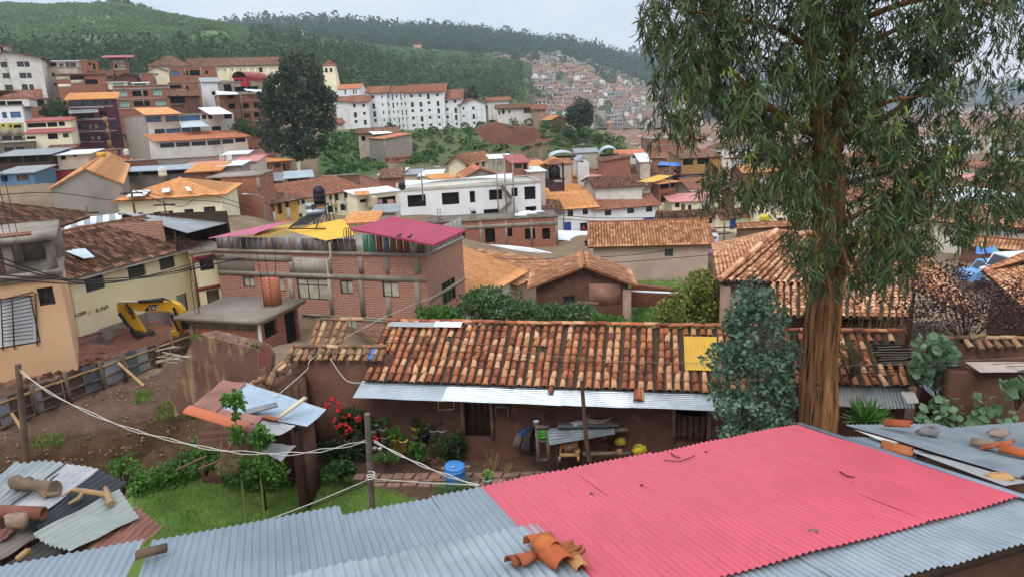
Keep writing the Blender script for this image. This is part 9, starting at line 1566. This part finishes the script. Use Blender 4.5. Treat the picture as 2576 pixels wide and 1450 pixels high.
for x,y,xe,ye in ((2085,560,2105,660),(2095,540,2090,640),(2110,600,2130,690),(2075,690,2085,730)): m.tube([ep(x,y,-.36),ep((x+xe)/2+6,(y+ye)/2,-.5),ep(xe,ye,-.42)],[.05,.04,.02],5)
m.build('peeling_bark',M('peeling_bark','#9a7350','#6d4f38',3,.95,0,.5),eu)
# ---- middle distance trees
def bigtree(label,P,Y,dY,n,sz,mat,name='tree',trunk=.35,base=None,w=.55,cl=120,cr=.07,grp=None):
 return leafmass(P,n,Y,dY,sz,mat,name,label,'tree',stem=14,w=w,clump=cl,base=base,cr=cr,group=grp)
mDK=LEAF('dark_eucalyptus_leaves',['#2b3730','#37453a','#44523e','#303b34','#525e46','#667258'],.12,.6)
bigtree('tall dark eucalyptus group left of the white monastery',[(660,370),(655,250),(672,190),(700,200),(712,130),(735,125),(752,160),(768,140),(795,150),(808,200),(835,225),(852,262),(838,300),(822,385),(750,400)],134,7,17000,.62,mDK,'eucalyptus_group',cl=330,cr=.052,base=at(750,400,134))
bigtree('small dark shrubby tree beside the tall eucalyptus group',[(660,240),(668,205),(690,190),(700,250),(690,300)],132,3,1500,.5,LEAF('grey_eucalyptus_leaves',['#4a5548','#5a6656','#3d483c'],.12,.6),'tree',cl=40)
bigtree('dark rounded tree standing on the mound before the valley',[(1425,300),(1428,275),(1445,255),(1465,252),(1485,262),(1492,290),(1485,312),(1465,320),(1440,318)],205,5,5200,.62,mDK,'round_tree',cl=120,cr=.1,base=at(1455,330,205))
bigtree('pair of narrow cypress trees at the right end of the monastery',[(1173,250),(1178,205),(1184,225),(1192,212),(1198,245),(1196,262)],290,3,1800,.7,mDK,'cypress',cl=40,base=at(1184,262,290))
bigtree('green garden tree behind the blue gate wall',[(1900,520),(1905,490),(1940,480),(1965,500),(1960,525)],118,3,1500,.5,mSHR,'tree',cl=40); bigtree('bush on the hillside between the brick houses',[(105,292),(115,262),(140,250),(168,262),(178,292)],146,3,1500,.5,mSHR,'hillside_bush',cl=44); bigtree('dark tree beside the brick apartment house',[(575,330),(590,300),(640,305),(665,320),(660,345),(600,345)],140,3,1300,.5,mSHR,'tree',cl=40); bigtree('dark green shrub at the corner of the monastery annex',[(965,320),(975,308),(995,312),(1003,325),(985,330)],238,2,400,.6,mSHR,'shrub',cl=16)
# bushes on the slopes, one by one
bs=[(p,s_) for p,s_ in [((830,395),9),((845,360),7),((870,352),7),((872,385),9),((900,400),8),((905,372),7),((925,415),9),((945,395),7),((955,425),7),((860,420),9),((890,432),8),((1030,350),8),((1060,345),8),((1090,338),9),((1130,335),9),((1170,330),10),((1210,328),10),((1245,322),8),((1290,312),8),((1330,318),9),((1370,322),9),((1400,330),11),((1430,340),10),((1470,345),10),((1505,358),10),((1535,362),8),((1560,360),8),((1040,380),9),((1075,398),10),((1050,405),10),((1090,372),8),((1130,360),8),((1180,358),7),((1110,385),7),((1340,352),7),((1400,362),7),((1450,368),7),((1290,338),7)]]
pr=[crown_t(150,.85,np.random.default_rng(90+k),w=.16) for k in range(3)]; pm=[]
for k in range(3): m=MB(); m.arr(*pr[k]); pm.append(meshof(m,'foliage',[mF4,mSHR,mNET][k]))
for i,((x,y),s_) in enumerate(bs):
 p=None
 for Y in np.arange(125,270,2.):
  P_=at(x,y,Y)
  if P_[2]<H(P_[0],P_[1])[0]+.3: p=P_; break
 if p is None: p=at(x,y,185)
 k=i%3; o=thing('slope_bush',p,['pale green bush growing on the grassy slope','dark green bush growing on the grassy slope','bright green bush growing on the grassy slope'][k],'bush',['pale green bushes on the grassy slope','dark green bushes on the grassy slope','bright green bushes on the grassy slope'][k]); sc_=s_*p[1]/FPX*1.25; o.scale=(sc_*1.3,sc_,sc_); o.rotation_euler[2]=rf(0,6); c_=Onew('foliage',pm[k]); Olink(c_); c_.parent=o; WL[c_.name]=p
def slope_pts(poly,n,y0=120,y1=270):
 out=[]; P=asr(poly,float); k=0
 while len(out)<n and k<n*6:
  k+=1; x,y=rf(P[:,0].min(),P[:,0].max()),rf(P[:,1].min(),P[:,1].max())
  if not inpoly(P,Ar([x]),Ar([y]))[0]: continue
  Ys=np.arange(y0,y1,3.); D=ray((x,y)); Q=CC+D[None]*(Ys/D[1])[:,None]; hit=np.nonzero(Q[:,2]<H(Q[:,0],Q[:,1]))[0]
  if len(hit): q_=Q[hit[0]].copy(); q_[2]=H(q_[0],q_[1])[0]; out.append(q_)
 return out
sp_=slope_pts([(810,445),(815,345),(900,330),(975,430)],170)+slope_pts([(1020,420),(1010,330),(1240,312),(1500,330),(1585,365),(1560,400),(1380,392),(1060,420)],280)
scatter_trees('slope_undergrowth','rough green undergrowth covering the slopes below the monastery',sp_,(.6,1.6),mF4,4,16,.6)
m=MB(); pts=[(1192,326),(1215,316),(1250,309),(1300,318),(1345,322),(1362,334),(1355,352),(1310,368),(1262,360),(1240,366),(1210,345)]; P=[at(x,y,186) for x,y in pts]; B_=[p+A_(0,9,0) for p in P]; m.poly(P)
for i in range(len(P)): k=(i+1)%len(P); m.poly([P[i],P[k],B_[k],B_[i]])
o=m.build('earth_cliff',M('red_earth','#8a6250','#6a4a3c',.25,.95,0,.9,1.2,.1,'#9d7a62',.3,.58,1)); tag(o,None,None,None,'structure')
# ---- tree on the mound edge (grey leaning cactus like tree)
leafmass([(1268,345),(1272,310),(1290,300),(1302,315),(1298,340),(1285,352)],700,188,2,.5,LEAF('grey_green_leaves',['#6d7a68','#7d8a76','#5a6654'],.12,.7),'grey_tree','grey green tree leaning over the earth cut','tree',clump=30)
# ---------------------------------------------------------------- air, sky, light, camera
hz=MB(); hz.box((-2600,-260,-420),(5200,0,0),(0,4600,0),(0,0,900)); zmin=-420
hm=bpy.data.materials.new('pale_air'); hm.use_nodes=True; nt=hm.node_tree; nt.nodes.clear(); ou=nt.nodes.new('ShaderNodeOutputMaterial'); pv=nt.nodes.new('ShaderNodeVolumePrincipled'); pv.inputs['Density'].default_value=HAZE; pv.inputs['Color'].default_value=(.86,.92,1,1); pv.inputs['Anisotropy'].default_value=.2; nt.links.new(pv.outputs[0],ou.inputs['Volume'])
if HAZE>0: o=hz.build('haze',hm); tag(o,None,None,None,'stuff')
w=bpy.data.worlds.new('World'); sc.world=w; w.use_nodes=True; nt=w.node_tree; nt.nodes.clear(); N_=lambda ty,**k:(lambda x:([setattr(x,a,v) for a,v in k.items()],x)[1])(nt.nodes.new(ty)); Lk=nt.links.new
SEL,SAZ=rdn(52),rdn(200)
sky=N_('ShaderNodeTexSky',sky_type='NISHITA'); sky.sun_disc=False; sky.sun_elevation=SEL; sky.sun_rotation=SAZ; sky.altitude=3400; sky.air_density=1; sky.dust_density=1.5
tc=N_('ShaderNodeTexCoord'); sp_x=N_('ShaderNodeSeparateXYZ'); Lk(tc.outputs['Generated'],sp_x.inputs[0])
mp=N_('ShaderNodeMapping'); mp.inputs['Scale'].default_value=(1,1,3.2); Lk(tc.outputs['Generated'],mp.inputs[0])
n1=N_('ShaderNodeTexNoise'); n1.inputs['Scale'].default_value=2.6; n1.inputs['Detail'].default_value=7; n1.inputs['Roughness'].default_value=.55; Lk(mp.outputs[0],n1.inputs[0])
r1=N_('ShaderNodeValToRGB'); r1.color_ramp.elements[0].position=.36; r1.color_ramp.elements[0].color=(5.4,6.3,7.3,1); r1.color_ramp.elements[1].position=.64; r1.color_ramp.elements[1].color=(8.3,8.5,9.0,1); mh=N_('ShaderNodeMapRange'); mh.inputs[1].default_value=0; mh.inputs[2].default_value=.13; mh.inputs[3].default_value=.16; mh.inputs[4].default_value=-.03; Lk(sp_x.outputs[2],mh.inputs[0]); ad_=N_('ShaderNodeMath',operation='ADD'); Lk(n1.outputs[0],ad_.inputs[0]); Lk(mh.outputs[0],ad_.inputs[1]); Lk(ad_.outputs[0],r1.inputs[0])
# overcast: the cloud deck brightens towards the zenith
mr=N_('ShaderNodeMapRange'); mr.inputs[1].default_value=0.; mr.inputs[2].default_value=.9; mr.inputs[3].default_value=1.; mr.inputs[4].default_value=ZEN; Lk(sp_x.outputs[2],mr.inputs[0])
mu=N_('ShaderNodeVectorMath',operation='SCALE'); Lk(r1.outputs[0],mu.inputs[0]); Lk(mr.outputs[0],mu.inputs['Scale'])
mx=N_('ShaderNodeMix',data_type='RGBA'); mx.inputs[0].default_value=.88; Lk(sky.outputs[0],mx.inputs[6]); Lk(mu.outputs[0],mx.inputs[7])
bg=N_('ShaderNodeBackground'); bg.inputs[1].default_value=.1; Lk(mx.outputs[2],bg.inputs[0]); wo=N_('ShaderNodeOutputWorld'); Lk(bg.outputs[0],wo.inputs[0])
sl=bpy.data.lights.new('sun','SUN'); sl.energy=1.3; sl.angle=rdn(25); sl.color=(1,.96,.9); so=Onew('sun',sl); Olink(so)
dsun=Vector((sin(SAZ)*cos(SEL),cos(SAZ)*cos(SEL),sin(SEL))); so.rotation_euler=dsun.to_track_quat('Z','Y').to_euler(); so.location=(0,-20,60)
cd=bpy.data.cameras.new('camera'); co=Onew('camera',cd); Olink(co); sc.camera=co
from mathutils import Matrix
Mx=Matrix((tuple(CR)+(0,),tuple(CU)+(0,),tuple(-CF)+(0,),(0,0,0,1))).transposed(); Mx.translation=Vector(CC); co.matrix_world=Mx
cd.sensor_fit='HORIZONTAL'; cd.sensor_width=36; cd.lens=36*FPX/2575.; cd.clip_start=.1; cd.clip_end=20000
vs=sc.view_settings; sc.display_settings.display_device='sRGB'; vs.view_transform='Standard'; vs.look='None'; vs.exposure=EXPO; vs.gamma=1
try: vs.use_curve_mapping=False
except Exception: pass
sc.cycles.max_bounces=6; sc.cycles.diffuse_bounces=3; sc.cycles.glossy_bounces=2; sc.cycles.transmission_bounces=3; sc.cycles.volume_bounces=0; sc.cycles.use_adaptive_sampling=True; sc.cycles.adaptive_threshold=.03; sc.cycles.use_denoising=True
